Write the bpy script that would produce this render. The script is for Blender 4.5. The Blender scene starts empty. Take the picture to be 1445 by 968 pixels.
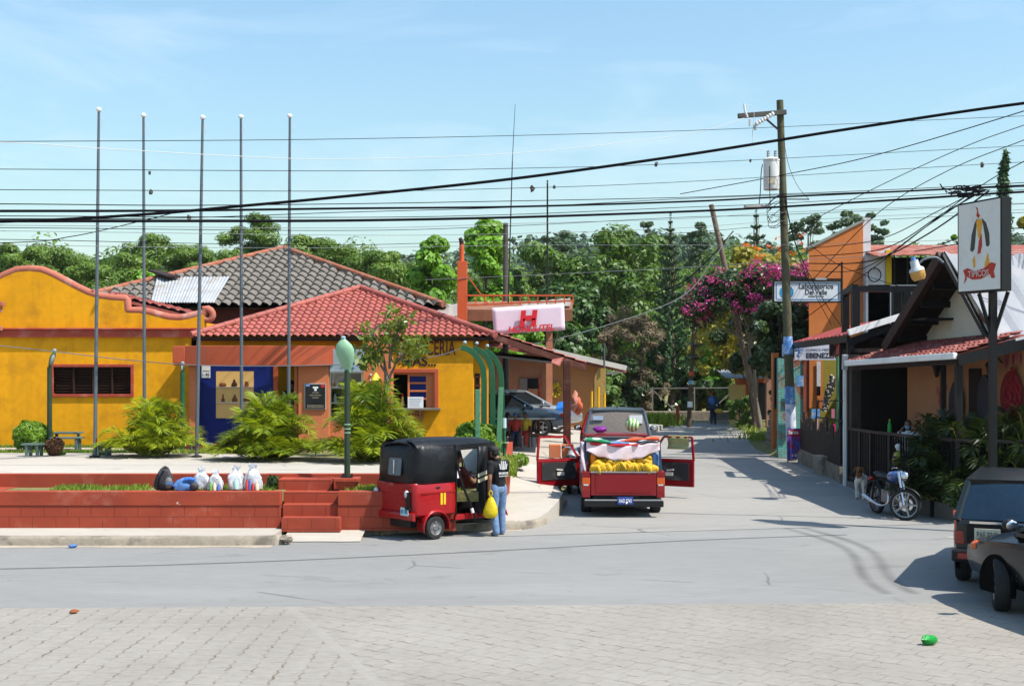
import bpy, math, random
import numpy as np
from mathutils import Vector, Matrix, Euler
R=math.radians; PI=math.pi
rng=random.Random(7); nrg=np.random.default_rng(11)
SC=bpy.context.scene; COL=SC.collection
FPX=1750.0; HOR=530.0; CAMH=2.85
def P(u,v,d): return Vector(((u-722.5)*d/FPX, d, CAMH-(v-HOR)*d/FPX))   # real place of something seen at (u,v) and d metres away
def X(u,d): return (u-722.5)*d/FPX
def Zv(v,d): return CAMH-(v-HOR)*d/FPX
def street_z(y):
    if y<25.5: return 0.0
    if y<31: return 0.045*(y-25.5)
    return min(.2475+(y-31)*.0036,.40)
# ---------------------------------------------------------------- materials
def lin(c): return tuple(((x/255)/12.92 if x/255<=.04045 else ((x/255+.055)/1.055)**2.4) for x in c)
def pc(r,g,b,k=.8): return tuple(x*k for x in lin((r,g,b)))
MATS={}
class NT:
    def __init__(s,name):
        m=bpy.data.materials.new(name); m.use_nodes=True; s.m=m; s.t=m.node_tree; s.t.nodes.clear()
        s.out=s.n('ShaderNodeOutputMaterial'); s.tc=s.n('ShaderNodeTexCoord')
    def n(s,ty,**k):
        x=s.t.nodes.new(ty)
        for a,b in k.items(): setattr(x,a,b)
        return x
    def l(s,a,b): s.t.links.new(a,b)
    def co(s,scale=(1,1,1),rot=(0,0,0),src='Object'):
        mp=s.n('ShaderNodeMapping'); mp.inputs['Scale'].default_value=scale; mp.inputs['Rotation'].default_value=rot
        s.l(s.tc.outputs[src],mp.inputs['Vector']); return mp.outputs['Vector']
    def noise(s,scale,detail=4,vec=None,rough=.55,dist=0):
        x=s.n('ShaderNodeTexNoise'); x.inputs['Scale'].default_value=scale; x.inputs['Detail'].default_value=detail
        x.inputs['Roughness'].default_value=rough; x.inputs['Distortion'].default_value=dist
        s.l(vec if vec is not None else s.co(),x.inputs['Vector']); return x.outputs['Fac']
    def ramp(s,fac,stops,interp='LINEAR'):
        x=s.n('ShaderNodeValToRGB'); x.color_ramp.interpolation=interp; e=x.color_ramp.elements
        while len(e)<len(stops): e.new(.5)
        for q,(p,c) in zip(e,stops):
            q.position=p; q.color=(*c,1) if len(c)==3 else c
        s.l(fac,x.inputs['Fac']); return x.outputs['Color']
    def mix(s,fac,a,b,mode='MIX'):
        x=s.n('ShaderNodeMix',data_type='RGBA',blend_type=mode)
        for sock,v in ((x.inputs[0],fac),(x.inputs[6],a),(x.inputs[7],b)):
            if isinstance(v,(int,float)): sock.default_value=v
            elif isinstance(v,tuple): sock.default_value=(*v[:3],1)
            else: s.l(v,sock)
        return x.outputs[2]
    def math(s,op,a,b=None,c=None):
        x=s.n('ShaderNodeMath',operation=op)
        for i,v in enumerate((a,b,c)):
            if v is None: continue
            if isinstance(v,(int,float)): x.inputs[i].default_value=v
            else: s.l(v,x.inputs[i])
        return x.outputs[0]
    def bsdf(s,col,rough=.6,metal=0,spec=.5,coat=0,bump=None,bstr=.3,bdist=.02,trans=0,alpha=None):
        b=s.n('ShaderNodeBsdfPrincipled')
        for k,v in (('Base Color',col),('Roughness',rough),('Metallic',metal),('Specular IOR Level',spec),('Coat Weight',coat),('Transmission Weight',trans)):
            if isinstance(v,tuple): b.inputs[k].default_value=(*v[:3],1)
            elif isinstance(v,(int,float)): b.inputs[k].default_value=v
            else: s.l(v,b.inputs[k])
        if alpha is not None: b.inputs['Alpha'].default_value=alpha
        if bump is not None:
            q=s.n('ShaderNodeBump'); q.inputs['Strength'].default_value=bstr; q.inputs['Distance'].default_value=bdist
            s.l(bump,q.inputs['Height']); s.l(q.outputs[0],b.inputs['Normal'])
        s.l(b.outputs[0],s.out.inputs['Surface']); s.b=b; return s.m
def mul(c,k): return tuple(min(1,x*k) for x in c)
def M(name,col,rough=.6,var=.18,scale=2.5,bump=.0,bscale=40,metal=0,spec=.25,coat=0,dirt=None,streak=0):
    if name in MATS: return MATS[name]
    t=NT(name)
    f=t.noise(scale,6)
    c=t.ramp(f,[(.3,mul(col,1-var)),(.55,col),(.75,mul(col,1+var*.8))])
    f2=t.noise(scale*9,4)
    c=t.mix(.35,c,t.ramp(f2,[(.35,mul(col,1-var*1.2)),(.65,mul(col,1+var*.6))]))
    if streak:
        sv=t.noise(1.0,5,t.co((5,5,.35)))
        c=t.mix(t.math('MULTIPLY',t.ramp(sv,[(.5,(0,0,0)),(.75,(1,1,1))]),streak),c,mul(col,.45))
    if dirt:
        dc,amt,ds=dirt
        df=t.noise(ds,8,rough=.65)
        c=t.mix(t.math('MULTIPLY',t.ramp(df,[(.52,(0,0,0)),(.66,(1,1,1))]),amt),c,dc)
    bm=t.noise(bscale,5) if bump else None
    rr=t.math('MULTIPLY_ADD',f2,.25,rough-.12)
    m=t.bsdf(c,rr,metal,spec,coat,bm,min(1,bump),.02)
    MATS[name]=m; return m
def leafmat(name,c0,c1,rough=.5,trans=.35,tc=None):
    if name in MATS: return MATS[name]
    t=NT(name); g=t.n('ShaderNodeNewGeometry')
    c=t.ramp(g.outputs['Random Per Island'],[(0,c0),(.6,tuple((a+b)/2 for a,b in zip(c0,c1))),(1,c1)])
    big=t.noise(.45,3); c=t.mix(.5,c,t.ramp(big,[(.35,mul(c0,.8)),(.65,mul(c1,1.1))]))
    b=t.n('ShaderNodeBsdfPrincipled'); t.l(c,b.inputs['Base Color']); b.inputs['Roughness'].default_value=rough; b.inputs['Specular IOR Level'].default_value=.35
    tr=t.n('ShaderNodeBsdfTranslucent'); cc=t.mix(1.0,c,(1.5,1.35,.5),'MULTIPLY'); t.l(cc,tr.inputs['Color'])
    mx=t.n('ShaderNodeMixShader'); mx.inputs[0].default_value=trans
    t.l(b.outputs[0],mx.inputs[1]); t.l(tr.outputs[0],mx.inputs[2]); t.l(mx.outputs[0],t.out.inputs['Surface'])
    MATS[name]=t.m; return t.m
def glassmat(name,col,rough=.05,alpha=None):
    if name in MATS: return MATS[name]
    t=NT(name); f=t.noise(1.5,3)
    m=t.bsdf(t.ramp(f,[(.3,mul(col,.8)),(.7,mul(col,1.2))]),t.math('MULTIPLY_ADD',f,.05,rough),0,.8)
    if alpha is not None: t.b.inputs['Alpha'].default_value=alpha
    MATS[name]=m; return m
# ---------------------------------------------------------------- mesh building
class MB:
    def __init__(s): s.v=[]; s.f=[]; s.mi=[]; s.M=None
    def add(s,vs,fs,m=0):
        o=len(s.v)
        if s.M is not None: vs=[s.M@Vector(q) for q in vs]
        s.v+= [tuple(q) for q in vs]; s.f+=[tuple(i+o for i in f) for f in fs]; s.mi+=[m]*len(fs); return s
    def box(s,x0,x1,y0,y1,z0,z1,m=0):
        v=[(x,y,z) for x in (x0,x1) for y in (y0,y1) for z in (z0,z1)]
        return s.add(v,[(0,1,3,2),(4,6,7,5),(0,4,5,1),(2,3,7,6),(0,2,6,4),(1,5,7,3)],m)
    def cbox(s,c,sz,rot=(0,0,0),m=0):
        e=Euler(rot).to_matrix(); c=Vector(c)
        v=[c+e@Vector((x*sz[0]/2,y*sz[1]/2,z*sz[2]/2)) for x in (-1,1) for y in (-1,1) for z in (-1,1)]
        return s.add(v,[(0,1,3,2),(4,6,7,5),(0,4,5,1),(2,3,7,6),(0,2,6,4),(1,5,7,3)],m)
    def bar(s,p0,p1,w,h=None,m=0,up=(0,0,1)):
        p0=Vector(p0); p1=Vector(p1); h=h or w; d=(p1-p0).normalized(); upv=Vector(up)
        if abs(d.dot(upv))>.98: upv=Vector((1,0,0))
        a=d.cross(upv).normalized(); b=a.cross(d).normalized()
        v=[p+a*(i*w/2)+b*(j*h/2) for p in (p0,p1) for i,j in ((-1,-1),(1,-1),(1,1),(-1,1))]
        return s.add(v,[(0,1,2,3),(7,6,5,4),(0,4,5,1),(1,5,6,2),(2,6,7,3),(3,7,4,0)],m)
    def tube(s,pts,r,n=8,m=0,cap=True,flat=None):
        pts=[Vector(p) for p in pts]; k=len(pts)
        rs=[r]*k if isinstance(r,(int,float)) else list(r)
        vs=[];prev=None
        for i,p in enumerate(pts):
            d=(pts[min(i+1,k-1)]-pts[max(i-1,0)])
            d=d.normalized() if d.length>1e-9 else Vector((0,0,1))
            if prev is None:
                a=d.cross(Vector((0,0,1)) if abs(d.z)<.9 else Vector((0,1,0))).normalized()
            else:
                a=(prev-d*prev.dot(d)); a=a.normalized() if a.length>1e-6 else d.orthogonal().normalized()
            b=d.cross(a); prev=a
            for j in range(n):
                t=2*PI*j/n; vs.append(p+(a*math.cos(t)+b*math.sin(t)*(flat or 1))*rs[i])
        fs=[(i*n+j,i*n+(j+1)%n,(i+1)*n+(j+1)%n,(i+1)*n+j) for i in range(k-1) for j in range(n)]
        if cap: fs+=[tuple(range(n-1,-1,-1)),tuple((k-1)*n+j for j in range(n))]
        return s.add(vs,fs,m)
    def capsule(s,p0,r0,p1,r1,n=12,m=0):
        p0=Vector(p0);p1=Vector(p1); d=p1-p0
        if d.length<1e-6: d=Vector((0,0,1e-4))
        u=d.normalized(); pts=[];rs=[]
        for a in (80,55,30): pts.append(p0-u*r0*math.sin(R(a))); rs.append(r0*math.cos(R(a)))
        pts+=[p0,p1]; rs+=[r0,r1]
        for a in (30,55,80): pts.append(p1+u*r1*math.sin(R(a))); rs.append(r1*math.cos(R(a)))
        return s.tube(pts,rs,n,m)
    def ell(s,c,r,n=12,k=8,m=0,rot=(0,0,0),jit=0):
        if isinstance(r,(int,float)): r=(r,r,r)
        e=Euler(rot).to_matrix(); c=Vector(c); vs=[]
        for i in range(k+1):
            t=PI*i/k
            for j in range(n):
                p=2*PI*j/n; q=1+(rng.uniform(-jit,jit) if jit and 0<i<k else 0)
                vs.append(c+e@Vector((r[0]*math.sin(t)*math.cos(p)*q,r[1]*math.sin(t)*math.sin(p)*q,r[2]*math.cos(t)*q)))
        fs=[(i*n+j,(i+1)*n+j,(i+1)*n+(j+1)%n,i*n+(j+1)%n) for i in range(k) for j in range(n)]
        return s.add(vs,fs,m)
    def lathe(s,prof,c=(0,0,0),n=20,m=0,axis='z'):
        c=Vector(c); k=len(prof); vs=[]
        for r,h in prof:
            for j in range(n):
                t=2*PI*j/n; a,b=r*math.cos(t),r*math.sin(t)
                vs.append(c+(Vector((a,b,h)) if axis=='z' else Vector((a,h,b)) if axis=='y' else Vector((h,a,b))))
        fs=[(i*n+j,i*n+(j+1)%n,(i+1)*n+(j+1)%n,(i+1)*n+j) for i in range(k-1) for j in range(n)]
        ring=prof[0]==prof[-1]
        if prof[0][0]>1e-6 and not ring: fs.append(tuple(range(n-1,-1,-1)))
        if prof[-1][0]>1e-6 and not ring: fs.append(tuple((k-1)*n+j for j in range(n)))
        return s.add(vs,fs,m)
    def prism(s,pts,vec,m=0):
        vec=Vector(vec); pts=[Vector(p) for p in pts]; n=len(pts)
        return s.add(pts+[p+vec for p in pts],[tuple(range(n)),tuple(range(2*n-1,n-1,-1))]+[(i,i+n,(i+1)%n+n,(i+1)%n) for i in range(n)],m)
    def poly(s,pts,m=0): return s.add(pts,[tuple(range(len(pts)))],m)
    def grid(s,rows,m=0,closed=False):
        n=len(rows[0]); vs=[p for r in rows for p in r]
        fs=[(i*n+j,i*n+j+1,(i+1)*n+j+1,(i+1)*n+j) for i in range(len(rows)-1) for j in range(n-1)]
        if closed: fs+=[(i*n+n-1,i*n,(i+1)*n,(i+1)*n+n-1) for i in range(len(rows)-1)]
        return s.add(vs,fs,m)
    def slab(s,rows,th,m=0):
        "a grid surface with thickness"
        s.grid(rows,m); low=[[Vector(p)-Vector((0,0,th)) for p in r] for r in rows]; s.grid([list(reversed(r)) for r in low],m)
        n=len(rows)
        for e,f in ((rows[0],low[0]),(rows[-1],low[-1]),([r[0] for r in rows],[r[0] for r in low]),([r[-1] for r in rows],[r[-1] for r in low])):
            s.grid([e,f],m)
        return s
    def build(s,name,mats,parent=None,smooth=None,bevel=0,label=None,thick=0,sub=0):
        me=bpy.data.meshes.new(name); me.from_pydata(s.v,[],s.f)
        if not isinstance(mats,(list,tuple)): mats=[mats]
        for m in mats: me.materials.append(m)
        if len(mats)>1: me.polygons.foreach_set('material_index',s.mi)
        return link(me,name,parent,smooth,bevel,label,thick,sub)
def link(me,name,parent=None,smooth=None,bevel=0,label=None,thick=0,sub=0):
    me.validate(); me.update()
    import bmesh
    bm=bmesh.new(); bm.from_mesh(me)
    if not thick: bmesh.ops.recalc_face_normals(bm,faces=bm.faces)
    if smooth is not None:
        a=R(smooth)
        for f in bm.faces: f.smooth=True
        for e in bm.edges:
            if len(e.link_faces)==2 and e.calc_face_angle(0)>a: e.smooth=False
    bm.to_mesh(me); bm.free()
    o=bpy.data.objects.new(name,me); COL.objects.link(o)
    if parent is not None:
        o.parent=parent; o.matrix_parent_inverse=parent.matrix_basis.inverted()
    if label: o['label']=label
    if thick:
        q=o.modifiers.new('t','SOLIDIFY'); q.thickness=thick; q.offset=0
    if bevel:
        q=o.modifiers.new('b','BEVEL'); q.width=bevel; q.segments=2; q.limit_method='ANGLE'; q.angle_limit=R(40)
    if sub:
        q=o.modifiers.new('s','SUBSURF'); q.levels=sub; q.render_levels=sub
    return o
def tag(o,label=None,cat=None,group=None,kind=None):
    if label: o['label']=label
    if cat: o['category']=cat
    if group: o['group']=group
    if kind: o['kind']=kind
    return o
def thing(name,label,cat,loc=(0,0,0),rz=0,group=None):
    o=bpy.data.objects.new(name,None); COL.objects.link(o); o.location=loc; o.rotation_euler=(0,0,rz); o.empty_display_size=.1
    o.matrix_basis=Matrix.Translation(Vector(loc))@Matrix.Rotation(rz,4,'Z')
    return tag(o,label,cat,group)
def struct(o): o['kind']='structure'; return o
def kids(o): return [c for c in COL.objects if c.parent is o]
def copy_tree(o,parent=None):
    c=o.copy(); COL.objects.link(c)
    if parent is not None: c.parent=parent
    for ch in list(o.children): copy_tree(ch,c)
    return c
def place(o,loc,rz=0,label=None,group=None,scale=1,rx=0,ry=0):
    o.location=loc; o.rotation_euler=(rx,ry,rz); o.scale=(scale,)*3
    if label: o['label']=label
    if group: o['group']=group
    return o
FONT=None
def lettering(txt,h,loc,mat,parent,rot=(R(90),0,0),width=None,bold=0,ext=.004,name='lettering',align='CENTER',shear=0,space=1):
    cu=bpy.data.curves.new(name,'FONT'); cu.body=txt; cu.size=1; cu.extrude=0; cu.offset=bold; cu.align_x=align; cu.shear=shear; cu.space_character=space
    t=bpy.data.objects.new('tmp',cu); COL.objects.link(t)
    dg=bpy.context.evaluated_depsgraph_get(); me=bpy.data.meshes.new_from_object(t.evaluated_get(dg))
    bpy.data.objects.remove(t); bpy.data.curves.remove(cu)
    n=len(me.vertices); a=np.empty(n*3); me.vertices.foreach_get('co',a); a=a.reshape(-1,3)
    hh=max(a[:,1].max(),.01); sy=h/hh; sx=sy
    if width: sx=width/max(a[:,0].max()-a[:,0].min(),.01)
    a[:,0]*=sx; a[:,1]*=sy
    M4=Matrix.Translation(Vector(loc))@Euler(rot).to_matrix().to_4x4()
    pts=[M4@Vector(q) for q in a]; nrm=(M4.to_3x3()@Vector((0,0,1))).normalized()
    b=MB(); fs=[tuple(p.vertices) for p in me.polygons]
    b.add([p+nrm*ext for p in pts],fs)
    from collections import Counter
    ec={}
    for f in fs:
        for i in range(len(f)):
            e=(f[i],f[(i+1)%len(f)]); ec[tuple(sorted(e))]=ec.get(tuple(sorted(e)),[])+[e]
    for k,v in ec.items():
        if len(v)==1:
            i,j=v[0]; b.add([pts[i],pts[j],pts[j]+nrm*ext,pts[i]+nrm*ext],[(0,1,2,3)])
    bpy.data.meshes.remove(me)
    return b.build(name,mat,parent)
def voxel(parts,vox=.02,smooth=4):
    "one continuous skin grown over overlapping capsules ('c',p0,r0,p1,r1) and ellipsoids ('e',centre,radii,rot)"
    b=MB()
    for q in parts:
        if q[0]=='c': b.capsule(*q[1:5],n=12)
        elif q[0]=='e': b.ell(q[1],q[2],14,10,rot=q[3] if len(q)>3 else (0,0,0))
        elif q[0]=='b': b.cbox(q[1],q[2],q[3] if len(q)>3 else (0,0,0))
    me=bpy.data.meshes.new('t'); me.from_pydata(b.v,[],b.f)
    import bmesh
    bm=bmesh.new(); bm.from_mesh(me); bmesh.ops.remove_doubles(bm,verts=bm.verts,dist=1e-5); bmesh.ops.recalc_face_normals(bm,faces=bm.faces); bm.to_mesh(me); bm.free()
    o=bpy.data.objects.new('t',me); COL.objects.link(o)
    r=o.modifiers.new('r','REMESH'); r.mode='VOXEL'; r.voxel_size=vox
    if smooth:
        s=o.modifiers.new('s','SMOOTH'); s.factor=.5; s.iterations=smooth
    dg=bpy.context.evaluated_depsgraph_get(); out=bpy.data.meshes.new_from_object(o.evaluated_get(dg))
    bpy.data.objects.remove(o); bpy.data.meshes.remove(me); return out
def vobj(name,parts,mat,parent,vox=.02,smooth=4,label=None):
    me=voxel(parts,vox,smooth); me.materials.clear(); me.materials.append(mat); me.name=name
    return link(me,name,parent,180,label=label)
def npmesh(name,V,F,mat,parent=None):
    "V (n,3) verts, F (m,4) quads"
    me=bpy.data.meshes.new(name); me.vertices.add(len(V)); me.vertices.foreach_set('co',np.asarray(V,dtype=np.float32).ravel())
    m=len(F); k=F.shape[1]; me.loops.add(m*k); me.loops.foreach_set('vertex_index',np.asarray(F,dtype=np.int32).ravel())
    me.polygons.add(m); me.polygons.foreach_set('loop_start',np.arange(0,m*k,k,dtype=np.int32)); me.polygons.foreach_set('loop_total',np.full(m,k,dtype=np.int32))
    me.update(calc_edges=True)
    if mat is not None:
        for q in (mat if isinstance(mat,list) else [mat]): me.materials.append(q)
    o=bpy.data.objects.new(name,me); COL.objects.link(o)
    if parent is not None:
        o.parent=parent; o.matrix_parent_inverse=parent.matrix_basis.inverted()
    return o
# ---------------------------------------------------------------- shared materials
yellow=M('yellow_plaster',(.76,.335,.003),.8,.18,.8,.25,60,dirt=((.42,.17,.008),.6,1.5),streak=.28)
terra=M('terracotta_paint',(.44,.085,.035),.7,.12,1.2,.2,60,dirt=((.33,.1,.06),.5,1.5),streak=.12)
terra_l=M('light_terracotta_paint',(.58,.175,.07),.7,.1,1.2,.2,60,dirt=((.40,.15,.08),.5,1.5),streak=.1)
redtrim=M('red_trim_paint',(.36,.055,.03),.6,.15,2,.15,50,dirt=((.5,.25,.2),.35,2.5))
coping=M('weathered_coping_paint',(.42,.13,.085),.7,.25,2,.2,50,dirt=((.55,.38,.32),.7,1.8))
navy=M('navy_paint',(.002,.012,.14),.5,.2,2,.1)
cream=M('cream_paint',(.68,.42,.15),.6,.1,2,.1)
black=M('black_paint',(.006,.006,.007),.45,.3,4)
darkwood=M('dark_wood',(.035,.014,.008),.6,.4,3,.3,30)
brownpost=M('brown_painted_wood',(.075,.022,.014),.6,.35,2,.3,30,dirt=((.2,.1,.07),.5,3))
white=M('white_paint',(.78,.78,.76),.55,.06,2,.1,dirt=((.5,.46,.4),.45,2))
offwhite=M('aged_white_plaster',(.66,.62,.55),.75,.1,1,.2,50,dirt=((.36,.32,.26),.5,1.2),streak=.25)
greensteel=M('green_enamel',(.018,.10,.045),.35,.25,3,.05,coat=.3)
greenpole=M('green_painted_pole',(.03,.05,.028),.5,.3,3,.1)
lampgreen=M('pale_green_enamel',(.24,.42,.26),.4,.12,4)
steel=M('grey_galvanised_pole',(.115,.14,.165),.5,.15,4,.05,metal=.35,dirt=((.2,.13,.09),.4,4))
metal=M('bare_metal',(.5,.5,.5),.35,.15,6,metal=.9)
darkmetal=M('dark_metal',(.03,.03,.032),.45,.3,5,metal=.5)
zinc=M('zinc_sheet',(.23,.24,.26),.55,.14,1.4,.0,metal=.1,dirt=((.40,.33,.26),.35,1.5))
rustzinc=M('rusty_zinc_sheet',(.28,.08,.05),.75,.45,2.2,.2,40,dirt=((.42,.33,.3),.7,2.5))
redroof=M('red_roof_tile',(.36,.10,.078),.6,.3,2.6,.1,30,dirt=((.20,.06,.045),.6,3))
redawn=M('red_awning_sheet',(.36,.05,.04),.55,.3,2,.1,30,dirt=((.5,.28,.22),.5,2.5))
greytile=M('grey_cement_tile',(.17,.152,.13),.85,.35,3,.4,30,dirt=((.075,.07,.06),.75,2.6))
conc=M('concrete',(.50,.46,.40),.85,.13,1.3,.3,60,dirt=((.32,.28,.23),.5,1.1))
kerbm=M('kerb_concrete',(.30,.255,.20),.85,.3,1.6,.5,40,dirt=((.10,.085,.07),.8,2.0))
stone=M('rubble_stone',(.27,.22,.16),.9,.45,5,.7,12,dirt=((.1,.09,.07),.7,4))
orangewall=M('orange_plaster',(.56,.175,.045),.75,.1,.8,.2,50,dirt=((.4,.14,.05),.5,1.1),streak=.25)
planks=M('orange_brown_boards',(.40,.17,.085),.7,.15,2,.2,30,streak=.3)
peach=M('peach_plaster',(.38,.18,.085),.75,.15,1.2,.2,50,dirt=((.42,.2,.12),.6,1.8))
wirem=M('cable_rubber',(.004,.0045,.007),.8,.3,3,spec=.1)
wirep=M('pale_cable',(.55,.55,.55),.5,.1,3)
bark=M('bark',(.11,.075,.05),.9,.4,6,.8,14)
barkg=M('grey_bark',(.2,.165,.13),.9,.35,5,.7,14)
polewood=M('treated_pole_wood',(.10,.098,.055),.85,.3,2,.5,20,streak=.5)
tyre=M('tyre_rubber',(.024,.024,.024),.8,.3,8,.2)
skin=M('brown_skin',(.22,.105,.06),.5,.1,20)
hairm=M('black_hair',(.01,.008,.007),.5,.2,30)
blackcloth=M('black_cloth',(.014,.014,.016),.85,.3,10,1,11)
jeans=M('blue_denim',(.13,.21,.36),.85,.3,8,1,13,dirt=((.3,.38,.5),.5,6))
darkjeans=M('dark_denim',(.03,.045,.085),.85,.3,8,.3,40)
bluecloth=M('blue_cloth',(.05,.07,.17),.85,.25,8,.3,30)
whitecloth=M('white_cloth',(.72,.72,.72),.8,.1,8,.2,30)
redcloth=M('red_cloth',(.4,.04,.03),.8,.2,8,.2,30)
yellowcloth=M('yellow_cloth',(.62,.4,.04),.8,.2,8,.2,30)
shoe=M('tan_shoe',(.3,.2,.12),.7,.2,10)
blackplastic=M('black_plastic',(.013,.013,.014),.42,.2,6)
glassd=glassmat('dark_glass',(.014,.018,.022),.04)
glassb=glassmat('window_glass',(.06,.085,.10),.04)
chrome=M('chrome',(.7,.7,.72),.12,.05,5,metal=1)
redlens=M('red_lens',(.25,.008,.006),.2,.1,5,spec=.6); orangelens=M('orange_lens',(.55,.09,.008),.2,.1,5,spec=.6)
inkblack=M('black_lettering_paint',(.015,.013,.012),.6,.2,5)
inkred=M('red_lettering_paint',(.62,.02,.03),.5,.1,5)
inkblue=M('blue_lettering_paint',(.03,.2,.42),.5,.1,5)
inkdark=M('dark_red_lettering_paint',(.11,.02,.015),.6,.15,5)
paper=M('white_paper',(.75,.76,.78),.7,.06,6)
bluepaper=M('blue_poster_paper',(.12,.28,.6),.6,.5,5,dirt=((.7,.75,.8),.8,7))
# paving: interlocking blocks, joints running in staggered rows
def pavers():
    t=NT('interlocking_pavers'); 
    sep=t.n('ShaderNodeSeparateXYZ'); t.l(t.tc.outputs['Object'],sep.inputs[0]); x,y=sep.outputs[0],sep.outputs[1]
    wob=t.noise(.6,3); wb=t.math('MULTIPLY_ADD',wob,.08,-.04)
    def rows(u,v,pitch,length,zig):
        tri=t.math('PINGPONG',v,length/2); u2=t.math('ADD',t.math('ADD',u,wb),t.math('MULTIPLY',tri,zig))
        fu=t.math('PINGPONG',u2,pitch/2)                       # distance to a long joint
        row=t.math('FLOOR',t.math('DIVIDE',u2,pitch)); off=t.math('MULTIPLY',t.math('MODULO',row,2.0),length/2)
        fv=t.math('PINGPONG',t.math('ADD',v,off),length/2)
        return fu,fv
    # two fields that meet along a diagonal line
    f1u,f1v=rows(x,y,.25,.22,.28)
    a=R(52); xr=t.math('ADD',t.math('MULTIPLY',x,math.cos(a)),t.math('MULTIPLY',y,math.sin(a))); yr=t.math('SUBTRACT',t.math('MULTIPLY',y,math.cos(a)),t.math('MULTIPLY',x,math.sin(a)))
    f2u,f2v=rows(xr,yr,.25,.24,.28)
    # field boundary: line from (-2.7,15.2) to (-1.2,11.4)
    side=t.math('GREATER_THAN',t.math('ADD',x,t.math('MULTIPLY',y,.395)),3.30)
    def pick(p,q): 
        return t.math('ADD',t.math('MULTIPLY',q,side),t.math('MULTIPLY',p,t.math('SUBTRACT',1.0,side)))
    fu=pick(f1u,f2u); fv=pick(f1v,f2v)
    ju=t.math('LESS_THAN',fu,.013); jv=t.math('MULTIPLY',t.math('LESS_THAN',fv,.007),.85)
    worn=t.ramp(t.noise(3.2,5,rough=.7),[(.40,(.06,)*3),(.62,(1,1,1))])
    worn2=t.ramp(t.noise(11,3),[(.35,(.15,)*3),(.6,(1,1,1))])
    j=t.math('MULTIPLY',t.math('MAXIMUM',ju,jv),t.math('MULTIPLY',worn,worn2))
    base=t.ramp(t.noise(.5,7,rough=.6),[(.3,(.185,.166,.138)),(.5,(.245,.223,.188)),(.7,(.30,.276,.238))])
    base=t.mix(.5,base,t.ramp(t.noise(7,6,t.co((1,3,1)),.7),[(.3,(.20,.182,.158)),(.7,(.35,.326,.286))]))
    base=t.mix(t.math('MULTIPLY',t.ramp(t.noise(60,3),[(.6,(0,0,0)),(.72,(1,1,1))]),.25),base,(.22,.2,.18))
    ln=t.math('ADD',x,t.math('MULTIPLY',y,.395)); band=t.math('LESS_THAN',t.math('ABSOLUTE',t.math('SUBTRACT',ln,3.30)),.06)
    ln2=t.math('LESS_THAN',t.math('ABSOLUTE',t.math('SUBTRACT',t.math('SUBTRACT',y,t.math('MULTIPLY',x,.03)),14.3)),.035)
    ln2=t.math('MULTIPLY',ln2,t.math('LESS_THAN',x,-1.0))
    bb=t.math('MAXIMUM',band,ln2)
    j=t.math('MULTIPLY',j,t.math('SUBTRACT',1.0,bb))
    base=t.mix(t.math('MULTIPLY',bb,.04),base,(.52,.50,.46))
    c=t.mix(t.math('MULTIPLY',j,.9),base,(.10,.065,.045))
    h=t.math('SUBTRACT',t.math('MULTIPLY',t.noise(25,4),.3),j)
    return t.bsdf(c,.85,0,.3,0,h,.5,.012)
def asphalt(name,c0,c1,crack=.5,light=None,curved_marks=False):
    t=NT(name)
    base=t.ramp(t.noise(.35,7,t.co((.5,1.5,1)),.6),[(.3,c0),(.7,c1)])
    base=t.mix(.45,base,t.ramp(t.noise(3.5,6,t.co((.5,2.2,1)),.7),[(.3,mul(c0,.86)),(.7,mul(c1,1.12))]))
    base=t.mix(.3,base,t.ramp(t.noise(120,3),[(.35,mul(c0,.6)),(.65,mul(c1,1.35))]))
    dust=t.ramp(t.noise(.22,5,t.co((.35,1.3,1))),[(.5,(0,0,0)),(.72,(1,1,1))])
    base=t.mix(t.math('MULTIPLY',dust,.3),base,light or mul(c1,1.5))
    v=t.n('ShaderNodeTexVoronoi',feature='DISTANCE_TO_EDGE'); v.inputs['Scale'].default_value=.28
    dd=t.mix(.22,t.co(),t.noise(1.3,6)); t.l(dd,v.inputs['Vector'])
    ck=t.math('MULTIPLY',t.math('LESS_THAN',v.outputs['Distance'],.004),t.ramp(t.noise(.5,3),[(.5,(0,0,0)),(.6,(1,1,1))]))
    base=t.mix(t.math('MULTIPLY',ck,crack),base,mul(c0,.35))
    st=t.ramp(t.noise(.55,6,t.co((.8,1.4,1)),.7,.6),[(.60,(0,0,0)),(.66,(1,1,1))]); base=t.mix(t.math('MULTIPLY',st,.30),base,mul(c0,.55))
    sp=t.ramp(t.noise(2.6,5,None,.75),[(.66,(0,0,0)),(.70,(1,1,1))]); base=t.mix(t.math('MULTIPLY',sp,.35),base,mul(c0,.5))
    if curved_marks:   # two curved darker bands across the road
        sp2=t.n('ShaderNodeSeparateXYZ'); t.l(t.tc.outputs['Object'],sp2.inputs[0]); x,y=sp2.outputs[0],sp2.outputs[1]
        xc=t.math('MULTIPLY_ADD',t.math('SINE',t.math('MULTIPLY_ADD',y,.75,-13.95)),.30,5.2); mk=None
        for off in (0,.36):
            dx=t.math('ABSOLUTE',t.math('SUBTRACT',x,t.math('ADD',xc,off))); q=t.ramp(dx,[(.02,(1,1,1)),(.13,(0,0,0))]); mk=q if mk is None else t.mix(1.0,mk,q,'LIGHTEN')
        lim=t.math('MULTIPLY',t.math('GREATER_THAN',y,16.2),t.math('LESS_THAN',y,24))
        base=t.mix(t.math('MULTIPLY',t.math('MULTIPLY',mk,lim),t.math('MULTIPLY_ADD',t.noise(1.5,5),.9,.05)),base,mul(c0,.4))
    return t.bsdf(base,.85,0,.3,0,t.noise(90,4),.4,.008)
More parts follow.
